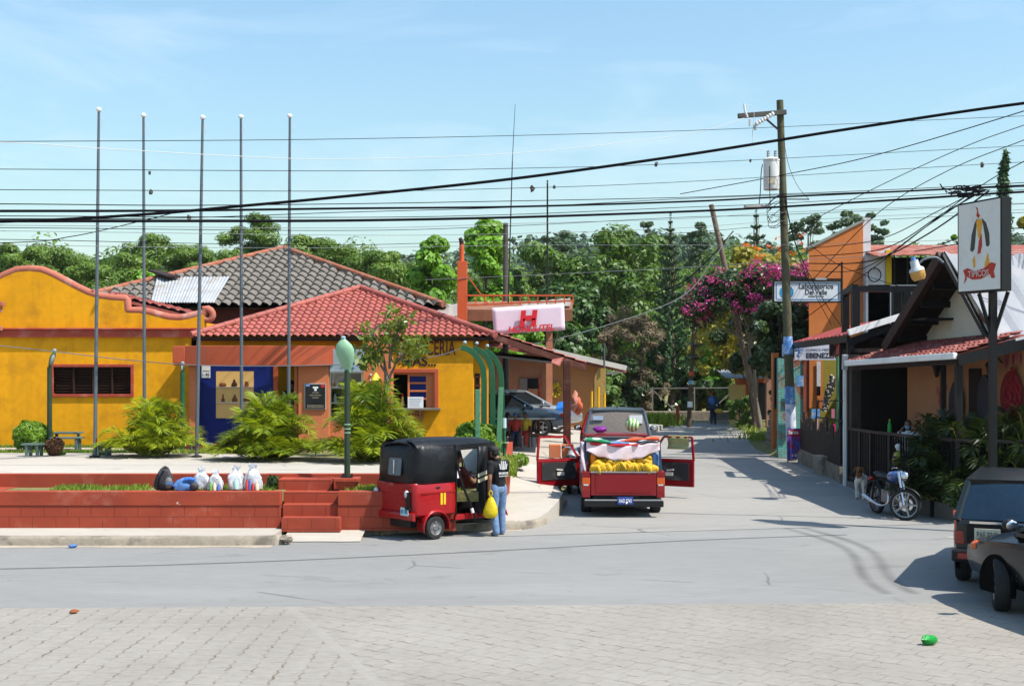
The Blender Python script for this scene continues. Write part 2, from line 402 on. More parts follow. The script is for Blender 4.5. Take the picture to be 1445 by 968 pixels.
def blocks():
    t=NT('red_painted_blocks'); sep=t.n('ShaderNodeSeparateXYZ'); t.l(t.tc.outputs['Object'],sep.inputs[0])
    cb=t.n('ShaderNodeCombineXYZ'); t.l(sep.outputs[0],cb.inputs[0]); t.l(t.math('SUBTRACT',sep.outputs[2],.15),cb.inputs[1])
    b=t.n('ShaderNodeTexBrick'); b.offset=.5; b.inputs['Scale'].default_value=1; b.inputs['Brick Width'].default_value=.415; b.inputs['Row Height'].default_value=.195
    b.inputs['Mortar Size'].default_value=.007; b.inputs['Mortar Smooth'].default_value=.3
    t.l(cb.outputs[0],b.inputs['Vector'])
    f=t.noise(1.1,6); base=t.ramp(f,[(.3,(.25,.038,.018)),(.7,(.36,.058,.026))])
    base=t.mix(t.math('MULTIPLY',t.ramp(t.noise(2.2,8,rough=.7),[(.56,(0,0,0)),(.7,(1,1,1))]),.4),base,(.42,.17,.12))
    c=t.mix(t.math('MULTIPLY',b.outputs['Fac'],.8),base,(.15,.025,.015))
    chips=t.ramp(t.noise(4,8,rough=.7),[(.705,(0,0,0)),(.72,(1,1,1))]); c=t.mix(chips,c,(.55,.45,.4))
    h=t.math('SUBTRACT',t.math('MULTIPLY',t.noise(50,4),.4),b.outputs['Fac'])
    return t.bsdf(c,.75,0,.3,0,h,.6,.015)
def redplaster():
    t=NT('red_plaster'); f=t.noise(1.1,6); base=t.ramp(f,[(.3,(.25,.038,.018)),(.7,(.36,.058,.026))])
    base=t.mix(t.math('MULTIPLY',t.ramp(t.noise(1.6,8,rough=.7),[(.55,(0,0,0)),(.7,(1,1,1))]),.45),base,(.42,.17,.12))
    chips=t.ramp(t.noise(2.6,8,rough=.7),[(.70,(0,0,0)),(.715,(1,1,1))]); c=t.mix(chips,base,(.58,.48,.42))
    return t.bsdf(c,.75,0,.3,0,t.noise(40,5),.35,.015)
def dirtmat(name,a,b):
    t=NT(name); c=t.ramp(t.noise(.9,8,rough=.65),[(.3,a),(.7,b)]); c=t.mix(.4,c,t.ramp(t.noise(18,5),[(.3,mul(a,.7)),(.7,mul(b,1.2))]))
    return t.bsdf(c,.95,0,.2,0,t.noise(14,6),.6,.03)
pav=pavers(); asph=asphalt('asphalt',(.185,.182,.172),(.245,.240,.226),curved_marks=True); streetm=asphalt('street_concrete',(.215,.205,.187),(.295,.282,.258),.6,(.36,.34,.31))
walkm=asphalt('pavement_concrete',(.33,.295,.25),(.45,.41,.35),.5,(.5,.46,.4))
blockm=blocks(); redpl=redplaster(); soil=dirtmat('dry_soil',(.27,.22,.165),(.44,.38,.30)); grassdirt=dirtmat('grassy_soil',(.07,.10,.02),(.26,.22,.10))
grassm=leafmat('grass_blades',(.10,.20,.015),(.26,.32,.04),.6,.3)
# ---------------------------------------------------------------- ground, roads, pavements
def surf(name,pts,z,mat,fn=None,div=1):
    "flat or rising sheet from a list of left/right edge pairs ((x0,x1,y),...)"
    b=MB(); rows=[]
    for x0,x1,y in pts:
        rows.append([(x0+(x1-x0)*i/8,y,(fn(y) if fn else 0)+z) for i in range(9)])
    b.grid(rows); return struct(b.build(name,mat,None))
def gz(x,y):
    z=street_z(y)-.06
    if y>75: z+=min((y-75)*.03,6)
    return z
ys=[-60,0,10,20,25.5,28,31,40,50,60,70,80,100,130,170,230,320,450,700,1100]
xs=[-900,-400,-200,-100,-60,-40,-25,-12,-4,0,4,8,12,20,30,45,70,110,200,400,900]
b=MB(); b.grid([[(x,y,gz(x,y)) for x in xs] for y in ys]); struct(b.build('ground',grassdirt))
def farx(x): return 21.3+(x+3.8)*.165 if x>-3.8 else 20.6
b=MB(); xx=[-70,-40,-20,-10,-3.8,0,4,8,10,20,70]
def fy(x): return 21.2 if x<-3.8 else min(21.2+(x+3.8)*.22,24.6)
def ny(x): return 15.38+.03*max(min(x,9),-9)
b.grid([[(x,ny(x)-.25,0) for x in xx],[(x,(ny(x)+fy(x))/2,0) for x in xx],[(x,fy(x)+.5,0) for x in xx]]); struct(b.build('road',asph))
b=MB(); b.grid([[(x,-40,.004) for x in xx],[(x,10,.004) for x in xx],[(x,ny(x),.004) for x in xx]]); struct(b.build('plaza_paving',pav))
# side street: concrete, rising away
sl=[(-2.9,10.6,22.0),(-1.5,10.4,22.4),(.2,10.2,22.9),(.55,10.0,23.5),(.9,9.6,25.5),(1.15,9.6,26.5),(1.1,9.9,28),(1.45,10.2,31),(3.0,10.6,38),(4.8,11.0,46),(6.3,11.6,55),(8.0,11.9,62),(8.2,30,64),(8.2,60,66.5)]
b=MB(); rows=[]
for x0,x1,y in sl:
    row=[]
    for i in range(15):
        x=x0+(x1-x0)*i/14; yy=y
        if y<25: yy=max(y,fy(x)) if y<22.5 else max(y,fy(x)+.02*(y-22))
        row.append((x,yy,street_z(yy)+.006))
    rows.append(row)
b.grid(rows); struct(b.build('side_street',streetm))
# raised concrete patches and a cable's shadow painted on the asphalt as a strip
b=MB(); b.poly([(7.6,21.9,.006),(9.4,22.2,.006),(9.9,21.5,.006),(8.3,21.3,.006)]); struct(b.build('road_patch',walkm))
def flat_strip(pts,w):
    q=MB(); rows=[]
    for i,p in enumerate(pts):
        a=Vector(pts[max(i-1,0)]); c=Vector(pts[min(i+1,len(pts)-1)]); d=(c-a).normalized(); nn=Vector((-d.y,d.x))*w/2
        rows.append([(p[0]+nn.x,p[1]+nn.y,.0095),(p[0]-nn.x,p[1]-nn.y,.0095)])
    return q.grid(rows)
def spl(pts,n=8):
    out=[]; pts=[Vector(p) for p in pts]
    for i in range(len(pts)-1):
        p0=pts[max(i-1,0)];p1=pts[i];p2=pts[i+1];p3=pts[min(i+2,len(pts)-1)]
        for k in range(n):
            t=k/n; out.append(.5*((2*p1)+(-p0+p2)*t+(2*p0-5*p1+4*p2-p3)*t*t+(-p0+3*p1-3*p2+p3)*t**3))
    out.append(pts[-1]); return out
shadowm=M('cable_shadow',(.06,.062,.066),.8,.3,3)
struct(flat_strip(spl([(-9.6,18.0,0),(-5,18.7,0),(-1,19.9,0),(3,21.4,0),(6.0,22.2,0)]),.035).build('cable_shadow',shadowm))  # dark strip laid where an overhead cable's shadow falls
# pavement in front of the retaining wall, with its kerb
KZ=.15
b=MB(); b.slab([[(x,20.96,KZ) for x in (-60,-20,-8,-4.05)],[(x,22.02,KZ) for x in (-60,-20,-8,-4.05)]],.2); struct(b.build('pavement',walkm))
def kerb(pts,h=KZ,w=.17):
    q=MB(); rows=[]
    for i,p in enumerate(pts):
        a=Vector(pts[max(i-1,0)]); c=Vector(pts[min(i+1,len(pts)-1)]); d=(c-a).normalized(); nn=Vector((-d.y,d.x,0))
        z0=p[2]; P0=Vector((p[0],p[1],0))
        j=rng.uniform(-.008,.008)
        rows.append([P0+Vector((0,0,z0-.1)),P0+nn*(.012+j)+Vector((0,0,z0+h*.72)),P0+nn*.045+Vector((0,0,z0+h+j*.6)),P0+nn*w+Vector((0,0,z0+h+.004)),P0+nn*w+Vector((0,0,z0-.1))])
    q.grid(rows); q.poly([rows[0][k] for k in range(5)]); q.poly([rows[-1][k] for k in range(5)]); return q
kp=[(-60+i*.6,20.78,0) for i in range(93)]+[(-4.0,20.82,0),(-3.9,20.9,0),(-3.84,21.0,0)]
struct(kerb(kp).build('kerb',kerbm,smooth=50))
kp2=spl([(-2.75,22.0,0),(-2.2,22.35,0),(-1.3,22.65,0),(-.1,22.85,0),(.45,23.2,0),(.75,24.2,0),(1.0,25.6,0),(1.2,26.8,.055)],8)
struct(kerb(kp2).build('kerb',kerbm,smooth=50))
# concrete apron and the sloping pavement that climbs beside the side street
def rampz(y):
    return KZ if y<23.2 else KZ+(y-23.2)*.0955 if y<30 else .80 if y<46 else .80
def rx(y):
    pts=[(22.0,-2.75),(22.5,-1.6),(22.9,.1),(23.3,.5),(24.2,.8),(25.6,1.08),(26.8,1.15),(28,1.05),(31,1.35),(38,2.9),(46,4.8),(55,6.3),(60,7.6)]
    for (a,p),(c,q) in zip(pts,pts[1:]):
        if a<=y<=c: return p+(q-p)*(y-a)/(c-a)
    return pts[-1][1] if y>60 else pts[0][1]
rows=[]
for y in (22.2,22.6,23,23.4,24,25,26,27,28,29,30,32,36,40,46,52,58):
    x1=rx(y)-(.03 if y>22.6 else .2); x0=-3.0 if y<24 else -2.5 if y<31 else -6
    z=rampz(y); rows.append([(x0+(x1-x0)*i/6,y,max(z-(.25*max(0,i-4)/2 if y>26 else 0),street_z(y)+.05)) for i in range(7)])
b=MB(); b.slab(rows,.5); struct(b.build('sloping_pavement',walkm))
b=MB(); b.grid([[(x,21.25+.02*math.sin(x*9),.012+.02*(x+4)*0) for x in np.linspace(-3.95,-2.6,8)],[(x,21.6,.07) for x in np.linspace(-3.95,-2.6,8)],[(x,22.3,KZ-.004) for x in np.linspace(-3.95,-2.6,8)]]); struct(b.build('driveway_apron',walkm))
# dusty soil strip and litter grit along the gutter
b=MB(); rows=[]
for i in range(38):
    x=-14+i*.27; w=.12+.13*abs(math.sin(i*1.7))*abs(math.sin(i*.37)); rows.append([(x,20.82,.006),(x,20.74-w,.003)])
b.grid(rows); struct(b.build('gutter_dust',soil))
b=MB(); rows=[]
for i in range(24):
    x=-2.8+i*.13; y=22.2+(x+2.75)*.25; w=.18+.12*abs(math.sin(i*1.7)); rows.append([(x,y+.35,.009),(x,y-w+.1,.0075)])
b.grid(rows); struct(b.build('gutter_soil',soil))
# ---------------------------------------------------------------- terrace, retaining wall, steps
PZ=1.02
arc=[(-60,29.4),(-11,29.4),(-8,29.3),(-5.5,28.6),(-3.6,27.4),(-1.9,25.9),(-.6,24.6),(-.45,23.2)]
b=MB(); b.prism([(-60,23.16,PZ-.4),(-.45,23.16,PZ-.4)]+[(x,y,PZ-.4) for x,y in reversed(arc[:-1])],(0,0,.4)); struct(b.build('terrace',walkm))
b=MB(); b.prism([(-60,29,PZ-.6),(-8,28.5,PZ-.6),(-.12,24.0,PZ-.6),(-.05,33.2,PZ-.6),(-60,33.2,PZ-.6)],(0,0,.58)); struct(b.build('terrace_soil',grassdirt))
b=MB(); b.slab([[(x,29.9,PZ+.02) for x in (-60,-12,-8.6)],[(x,31.2,PZ+.02) for x in (-60,-12,-8.6)]],.05); struct(b.build('garden_path',walkm))
w=thing('retaining_wall','long red painted block retaining wall in two tiers beside the road','wall',(-8,22,.1))
b=MB(); b.box(-60,-4.11,22.0,22.16,.1,.545); b.box(-3.09,-1.0,22.0,22.16,.1,.545); b.build('block_courses',blockm,w)
b=MB(); b.box(-60,-4.11,21.985,22.2,.545,.80); b.box(-3.09,-1.0,21.985,22.2,.545,.80); b.build('plaster_band',redpl,w,bevel=.012)
b=MB(); b.box(-60,-.4,23.0,23.16,.6,PZ+.012); b.build('upper_wall',redpl,w,bevel=.015)
b=MB(); b.box(-9.2,-4.11,22.18,23.02,.6,.775); b.box(-3.09,-.6,22.18,23.02,.6,.775); b.build('planter_soil',grassdirt,w)
b=MB(); b.box(-60,-9.2,22.18,23.02,.6,.788); b.build('ledge',redpl,w)
b=MB(); b.bar((-.40,23.2,.55),(-.12,25.2,.72),.14,.5); b.bar((-.12,25.2,.72),(-.05,33,.92),.14,.35); b.build('side_wall',redpl,w,bevel=.012)
st=thing('garden_steps','flight of four red painted block steps through the retaining wall','steps',(-3.9,21.6,.1))
for k in range(4):
    b=MB(); x0=(-4.06,-4.085,-4.12,-4.26)[k]; x1=(-3.02,-3.06,-3.13,-3.28)[k]
    b.box(x0,x1,21.80+.26*k,21.80+.26*k+(.6 if k<3 else .45),.1,.15+.205*(k+1)); b.build('step',blockm,st,bevel=.014)
# grass
def grass(name,area,n,h0,h1,mat=grassm,lab=None,wd=.012):
    V=np.zeros((n,4,3)); F=np.arange(n*4).reshape(n,4)
    for i in range(n):
        x,y,z=area(); a=rng.uniform(0,6.28); h=rng.uniform(h0,h1); wv=wd*rng.uniform(.6,1.4); lx,ly=rng.gauss(0,.35)*h,rng.gauss(0,.35)*h
        dx,dy=math.cos(a)*wv,math.sin(a)*wv
        V[i]=((x-dx,y-dy,z),(x+dx,y+dy,z),(x+lx+dx*.3,y+ly+dy*.3,z+h),(x+lx-dx*.3,y+ly-dy*.3,z+h))
    o=npmesh(name,V.reshape(-1,3),F,mat); tag(o,lab,'grass',kind='stuff'); return o
def planter_area():
    while True:
        x=rng.uniform(-8.3,-.9); d=math.sin(x*2.1)+math.sin(x*5.3+1)
        if x>-4.3 and x<-3.0: continue
        if rng.random()<.55+.3*d: return x,rng.uniform(22.22,22.98),.77
grass('grass',planter_area,5000,.03,.10,lab='short green grass growing on the planter ledge')
grass('grass',lambda:(rng.uniform(-14.5,-6),rng.choice((rng.uniform(29.4,29.9),rng.uniform(31.2,31.95))),PZ-.01),7000,.03,.09,lab='sparse grass strips beside the yellow wall',wd=.02)
grass('grass',lambda:(rng.uniform(-.5,.1),rng.uniform(24.6,28.5),.72+rng.uniform(.1,.2)),1500,.05,.2,lab='grass tufts beside the curved green posts',wd=.015)
# ---------------------------------------------------------------- roofs
def wave_roof(b,eL,eR,tL,tR,pitch,rows,amp,step,per=6,m=0,th=.02):
    "tiles on a plane bounded by an eave (eL,eR) and a top edge (tL,tR): rolls run up the slope, rows step"
    eL,eR,tL,tR=map(Vector,(eL,eR,tL,tR)); ax=(eR-eL).normalized(); L=(eR-eL).length
    up=((tL+tR)/2-(eL+eR)/2); up=(up-ax*up.dot(ax)); H=up.length; up.normalize(); nn=ax.cross(up); nn=nn if nn.z>0 else -nn
    a0=0; aL=(tL-eL).dot(ax); aR=(tR-eL).dot(ax); n=int(L/pitch*per)
    grid=[]
    for r in range(rows):
        for e in (0,1):
            s=(r+e)/rows; xl=aL*s; xr=L+(aR-L)*s; row=[]
            for i in range(n+1):
                x=min(max(L*i/n,xl),xr)
                h=amp*math.sin(2*PI*x/pitch)+amp*.35*math.sin(4*PI*x/pitch+.6)+(step if e==0 else 0)
                sag=-.05*math.sin(2*PI*x/pitch+1.1)*pitch if e==0 else 0
                row.append(eL+ax*x+up*(H*s+sag)+nn*(h+th))
            grid.append(row)
    b.grid(grid,m); return b
def ridge(b,p0,p1,r,m=0,seg=.33):
    p0=Vector(p0);p1=Vector(p1); n=max(2,int((p1-p0).length/seg)); d=(p1-p0)/n
    for i in range(n): b.tube([p0+d*i,p0+d*(i+1)*1.0+d*.12],[r*1.08,r*.96],10,m)
def hip_roof(name,bld,x0,x1,y0,y1,ze,apex,pitch,amp,rowlen,step,mat,rmat,rr,sides='frl',per=6,ridgelab=None):
    c=[Vector((x0,y0,ze)),Vector((x1,y0,ze)),Vector((x1,y1,ze)),Vector((x0,y1,ze))]; ap=Vector(apex)
    b=MB(); 
    for i in range(4):
        e0,e1=c[i],c[(i+1)%4]; mid=(e0+e1)/2; rows=int((ap-mid).length/rowlen)
        wave_roof(b,e0,e1,ap,ap,pitch,rows,amp,step,per if i in(0,1,3) else 3)
    b.poly([p-Vector((0,0,.06)) for p in c])
    o=b.build(name,mat,bld,smooth=50)
    r=MB()
    for p in c: ridge(r,p+Vector((0,0,.06)),ap+Vector((0,0,.06)),rr)
    r.build('ridge_tiles',rmat,o,smooth=40); return o
def window_hole(b,x0,x1,z0,z1,wx0,wx1,wz0,wz1,y0,y1):
    "a wall slab facing the road with one opening"
    b.box(x0,wx0,y0,y1,z0,z1); b.box(wx1,x1,y0,y1,z0,z1); b.box(wx0,wx1,y0,y1,z0,wz0); b.box(wx0,wx1,y0,y1,wz1,z1)
# ---------------------------------------------------------------- yellow hall with the curved parapet
D=32.0
H=thing('yellow_hall','yellow plastered hall with a scrolled red coped parapet and louvred window','building',(-12,D,PZ-.1))
prof=[(40,379.5),(58,381),(75,388),(92,397),(108,405.5),(124,413),(140,418),(158,420.5),(177,421.5),(178,423),(178.5,437),(181,438.5),(196,438.5),(210,440.5),(224,444.5),(238,448),(252,449),(266,447),(278,443.5),(288,440)]
pp=[P(u,v,D) for u,v in prof]; cx=X(40,D); left=[Vector((2*cx-p.x,p.y,p.z)) for p in reversed(pp[1:])]
full=left+pp; xr=X(271,D); zc0,zc1=Zv(476,D),Zv(463,D)
b=MB(); wx0,wx1,wz0,wz1=X(76,D),X(185,D),Zv(556,D),Zv(518,D)
window_hole(b,-40,xr,.5,zc0,wx0,wx1,wz0,wz1,D,D+.25); b.box(-40,xr,D,D+.25,zc0,zc1)
top=[p for p in full if p.x<=xr+.4]
b.prism([Vector((top[0].x,D,zc1)),Vector((-40,D,zc1)),Vector((-40,D,zc1+.3)),Vector((top[0].x,D,zc1+.3))],(0,.25,0))
b.prism([Vector((top[0].x,D+.002,zc1+.001))]+[Vector((p.x,D+.002,p.z)) for p in top]+[Vector((top[-1].x,D+.002,zc1+.001))],(0,.24,0))
b.box(xr-.25,xr,D+.25,D+7,.5,zc1+.2); b.build('wall',yellow,H)
b=MB(); sc=P(291,445.5,D); yc=D+.09
scroll=[Vector((p.x,yc,p.z)) for p in full]
r0=.185
for i in range(14):
    a=R(110-i*27); rr=r0*(1-.052*i); scroll.append(Vector((sc.x+rr*math.cos(a),yc,sc.z+rr*math.sin(a))))
b.tube(scroll,[.105]*(len(full))+[.10-.003*i for i in range(14)],12)
b.build('coping',coping,H,smooth=60)
b=MB(); b.box(-40,xr+.12,D-.11,D+.1,zc0,zc1-.05); b.box(-40,xr+.15,D-.16,D+.1,zc1-.05,zc1); b.build('cornice',redtrim,H,bevel=.01)
b=MB(); xa=X(11,D)
for v0,v1 in((427,433),(433.5,441),(461,467)): b.box(-40,xa-(0 if v0<430 else .06),D-.34+(0 if v0<430 else .1),D-.165,Zv(v1,D),Zv(v0,D))
b.build('moulding',coping,H,bevel=.01)
f=MB(); t=.075
for q in ((wx0-t,wx1+t,wz1,wz1+t),(wx0-t,wx1+t,wz0-t,wz0),(wx0-t,wx0,wz0,wz1),(wx1,wx1+t,wz0,wz1)): f.box(q[0],q[1],D-.05,D+.2,q[2],q[3])
win=f.build('window',redtrim,H,bevel=.008)
f=MB(); f.box(wx0,wx1,D+.2,D+.22,wz0,wz1); f.build('backing',black,win)
f=MB()
for i in range(9):
    z=wz0+(wz1-wz0)*(i+.5)/9; f.cbox(((wx0+wx1)/2,D+.11,z),(wx1-wx0,.09,.012),(R(-35),0,0))
for i in range(1,4): x=wx0+(wx1-wx0)*i/4; f.box(x-.02,x+.02,D+.03,D+.16,wz0,wz1)
f.build('louvres',darkwood,win)
b=MB(); b.slab([[(-10.6,32.3,4.96),(-8.45,32.3,4.42)],[(-10.6,34,5.02),(-8.45,34,4.48)]],.08)
wave_roof(b,(-10.6,32.3,5.0),(-8.45,32.3,4.46),(-10.6,34,5.06),(-8.45,34,4.52),.25,6,.02,.02); b.build('roof',redroof,H,smooth=50)
# ---------------------------------------------------------------- big grey tiled house behind
ze=Zv(432,40); ap=P(400,352,46.5); ap.x=X(400,46.5)
G=thing('grey_roofed_house','large house behind the red roof with weathered grey cement roof tiles','building',(-8.6,46,0))
b=MB(); b.box(-14.6,-2.6,40.5,52.3,0,ze-.05); b.build('wall',M('dark_red_wall',(.12,.03,.022),.8,.3,1,.2,streak=.3),G)
gr=hip_roof('roof',G,-15.0,-2.2,40,53,ze,ap,.33,.06,.52,.07,greytile,M('ridge_tile_paint',(.33,.11,.06),.7,.25,3,.2,dirt=((.25,.2,.15),.6,3)),.10)
b=MB()  # zinc sheets replacing tiles
sl=Vector((0,ap.y-40,ap.z-ze)); sl.normalize()
def onroof(u,v):
    # where the sight to (u,v) meets the front slope
    k=(ap.z-ze)/(ap.y-40); a=-(v-HOR)/FPX
    y=(ze-k*40-CAMH)/(a-k); return Vector((X(u,y),y,CAMH+a*y))
q=[onroof(213,433),onroof(303,433),onroof(325,396),onroof(222,397)]; nn=Vector((0,-sl.z,sl.y))
n=70; rows=[]
for j in range(2):
    row=[]
    for i in range(n+1):
        s=i/n; p=(q[0].lerp(q[1],s) if j==0 else q[3].lerp(q[2],s)); row.append(p+nn*(.145+.018*math.sin(s*22*2*PI)))
    rows.append(row)
b.grid(rows); b.build('zinc_patch',M('bright_zinc',(.34,.35,.36),.7,.16,1.2,0,dirt=((.24,.20,.15),.7,1.4)),gr,smooth=60,label='corrugated zinc sheets patching the grey tiles')
b=MB(); b.bar(onroof(218,390)+nn*.2,onroof(246,402)+nn*.28,.5,.06); b.build('loose_board',darkwood,gr)
# ---------------------------------------------------------------- red roofed shop block
S=thing('butcher_shop','yellow and terracotta shop block under a hipped red tile roof','building',(-4.2,D,PZ-.1))
FD=31.2
ex0,ex1=X(268,FD+.3),X(699,31.6); ez=3.83
b=MB()
cw0,cw1=X(553,D),X(668,D); wx0,wx1,wz0,wz1=X(548,D)+.1,X(614,D),Zv(575,D),Zv(526,D)
window_hole(b,X(512,D),cw1,.5,ez+.05,wx0,wx1,wz0,wz1,D-.25,D)
b.box(cw1-.2,cw1,D,D+6.5,.5,ez+.05); b.box(X(262,D),X(512,D),D-.06,D-.01,Zv(505,D),ez+.05); b.box(X(386,D),X(425,D),D+.3,D+.4,.5,3.4); b.box(X(271,D),X(278,D),D-.06,D-.01,.5,ez)
b.build('wall',yellow,S)
o=hip_roof('roof',S,ex0,ex1,D-.42,39.6,ez,(X(508,35.6),35.6,Zv(408.5,35.6)),.185,.028,.30,.035,redroof,redroof,.085)
b=MB(); b.box(ex0+.05,ex1-.05,D-.38,D-.3,ez-.09,ez-.0); b.box(ex1-.4,ex1-.32,D-.3,39.5,ez-.09,ez); b.build('eave_board',darkwood,S)
# side wall beyond the corner, with a barred opening
b=MB(); b.box(cw1+.002,X(690,D+1.2),D+.6,D+.7,.5,ez); b.build('return_wall',yellow,S)
b=MB(); b.box(X(670.5,D+.55),X(677,D+.55),D+.57,D+.59,Zv(585,D),Zv(527,D)); b.build('opening',black,S)
b=MB()
for i in range(5): b.box(X(669.5,D+.5),X(678,D+.5),D+.53,D+.56,Zv(530+i*13,D),Zv(533+i*13,D))
b.build('bars',brownpost,S)
# curved portico
b=MB(); u0,u1=245,470; n=24; zt,zb=Zv(488,30.9),Zv(515.5,30.9); pts=[]
for i in range(n+1):
    u=u0+(u1-u0)*i/n; s=(i/n-.5)*2; d=30.75+.35*s*s; pts.append(Vector((X(u,d),d,0)))
rows=[[Vector((p.x,p.y,zb)) for p in pts],[Vector((p.x,p.y,zt)) for p in pts],[Vector((p.x,p.y+.35,zt)) for p in pts],[Vector((p.x,p.y+.35,zb)) for p in pts]]
b.grid(rows+[rows[0]]); b.poly([r[0] for r in rows]); b.poly([r[-1] for r in rows]); b.box(pts[0].x,pts[0].x+.3,31,D-.3,zb+.05,zt-.02)
b.build('portico_fascia',terra,S,smooth=40,bevel=.01)
zb=zb+.01
for q in ((X(268,31.3),X(278,31.3),31.2,D-.08,.5,zb),(X(421.2,31.2),X(464.9,31.2),31.15,D-.08,.5,zb+.3),(X(416,31.4),X(421,31.4),31.3,D,.5,zb),(X(465,31.3),X(511.9,31.3),31.25,31.75,.5,Zv(592,31.3)),(X(512,31.3),X(553,31.3),31.25,D-.26,.5,ez-.12)): MB().box(*q).build('pillar',terra_l,S,bevel=.012)
b=MB(); b.box(X(278,31.5)+.004,X(391,31.5),31.42,31.5,.98,zb+.05); pn=b.build('blue_panel',navy,S)
b=MB(); b.box(X(386.5,31.45),X(392.5,31.45),31.38,31.415,.98,zb); b.build('panel_edge',terra,pn)
b=MB(); b.box(X(305,31.42),X(358,31.42),31.405,31.425,Zv(590,31.4),Zv(524,31.4)); sh=b.build('painted_cupboard',cream,pn)
b=MB()
for v in (546.5,568): b.box(X(305,31.4),X(358,31.4),31.37,31.404,Zv(v+.8,31.4),Zv(v-.8,31.4))
b.build('shelf',M('pale_shelf_paint',(.62,.5,.4),.6,.1),sh)
pot=M('painted_clay',(.22,.06,.02),.6,.25,8)
def pot_rel(u,v,kind,m):
    b=MB(); c=P(u,v,31.385); c.y=31.385
    pr={0:[(.001,0),(.05,.005),(.075,.05),(.06,.085),(.05,.09)],1:[(.001,0),(.05,.005),(.068,.05),(.04,.10),(.022,.13),(.022,.16),(.03,.165)],2:[(.001,0),(.04,.005),(.05,.06),(.032,.09),(.04,.12)],3:[(.001,0),(.038,.005),(.042,.06),(.018,.10),(.016,.17),(.022,.175)]}[kind]
    b.lathe([(r*1.15,h*1.15) for r,h in pr],c,12); b.v=[(x,31.398+(y-31.385)*.15,z) for x,y,z in b.v]
    if kind==0: b.tube([c+Vector((.07+.02*math.cos(a),.005,.05+.025*math.sin(a))) for a in np.linspace(-1.6,1.6,7)],.008,5)
    b.build('painted_pot',m,sh,smooth=40)
for u,v,k,m in((314,546,0,pot),(330.5,546,1,M('dark_clay',(.05,.02,.012),.6,.2,8)),(348,546,2,pot),(314.5,567.5,3,pot),(331,567.5,1,pot),(347,567.5,0,pot)): pot_rel(u,v,k,m)
b=MB(); b.box(X(284.5,31.4),X(296.5,31.4),31.405,31.42,Zv(533,31.4),Zv(515,31.4)); ns=b.build('number_sign',paper,pn)
lettering('1-95',.085,P(290.5,531,31.40),inkblack,ns,width=.17); 
b=MB(); b.box(X(286,31.4),X(296,31.4),31.40,31.405,Zv(523.6,31.4),Zv(523,31.4)); b.build('line',inkblack,ns)
b=MB(); b.box(X(262,31),X(392,31),30.7,31.42,.85,1.14); b.box(X(262,31),X(392,31),30.4,30.7,.85,1.0); b.build('front_step',redpl,S,bevel=.01)
# memorial plaque
pq=thing('memorial_plaque','black engraved plaque in a pale frame on the terracotta pillar','plaque',P(445,578,31.14))
b=MB(); b.box(X(429.5,31.13),X(460,31.13),31.115,31.148,Zv(578,31.13),Zv(541,31.13)); b.build('frame',M('pale_frame',(.4,.36,.34),.5,.1,5),pq,bevel=.004)
b=MB(); b.box(X(430.8,31.1),X(458.8,31.1),31.10,31.12,Zv(576.7,31.1),Zv(542.3,31.1)); b.build('plate',M('black_stone',(.02,.02,.022),.25,.2,9),pq)
b=MB(); b.box(X(431.5,31.1),X(437,31.1),31.095,31.10,Zv(545,31.1),Zv(542.8,31.1)); b.build('flag',M('flag_blue',(.2,.35,.8),.5,.1),pq)
b=MB(); b.box(X(453,31.1),X(458,31.1),31.095,31.10,Zv(546.5,31.1),Zv(543,31.1)); b.build('flag',inkred,pq)
b=MB(); b.box(X(441.5,31.1),X(449,31.1),31.094,31.10,Zv(548,31.1),Zv(545.5,31.1)); b.box(X(443.4,31.1),X(447,31.1),31.094,31.10,Zv(551.5,31.1),Zv(548.3,31.1)); b.build('crest',paper,pq)
gold=M('pale_engraving',(.42,.36,.27),.5,.1)
for v,wd in((555,.16),(558.5,.28),(562,.16),(573,.4),(575.5,.4)): lettering('mnurnrunm' if False else 'IIIIIIIIIIIIII',.03,P(445,v,31.097),gold,pq,width=wd,ext=.002)
# glazed display case
dc=thing('display_case','glazed display case of pots under a grey blue sign board','display case',P(488,592,31.25))
b=MB(); b.box(X(465.5,31.15),X(513,31.15),31.12,31.24,Zv(525,31.15),Zv(493,31.15)); sg=b.build('sign_board',M('grey_blue_board',(.30,.36,.40),.5,.25,2,dirt=((.12,.25,.4),.6,2.5)),dc,bevel=.006)
b=MB(); b.tube([P(482,517,31.11),P(488,515,31.11),P(494,517,31.11),P(500,519,31.11)],.012,6); b.tube([P(495,512,31.11),P(502,511,31.11),P(507,514,31.11)],.01,6); b.build('script',inkblue,sg)
b=MB(); x0,x1=X(466,31.3),X(512,31.3); z0,z1=Zv(592,31.3),Zv(525,31.3); b.box(x0,x1,31.7,31.75,z0,z1); b.box(x0,x0+.03,31.25,31.7,z0,z1); b.box(x1-.03,x1,31.25,31.7,z0,z1); b.build('cabinet',M('case_interior',(.10,.10,.11),.6,.3,3),dc)
b=MB()
for v in (546.5,568,590): b.box(x0+.03,x1-.03,31.28,31.7,Zv(v+1.6,31.3),Zv(v-.6,31.3))
b.build('shelf',white,dc)
b=MB(); b.box(x0,x1,31.245,31.27,z1-.03,z1); b.box(x0,x0+.03,31.24,31.249,z0,z1); b.box(x1-.03,x1,31.24,31.249,z0,z1); b.box((x0+x1)/2-.008,(x0+x1)/2+.008,31.24,31.27,z0,z1-.03); b.build('frame',metal,dc)
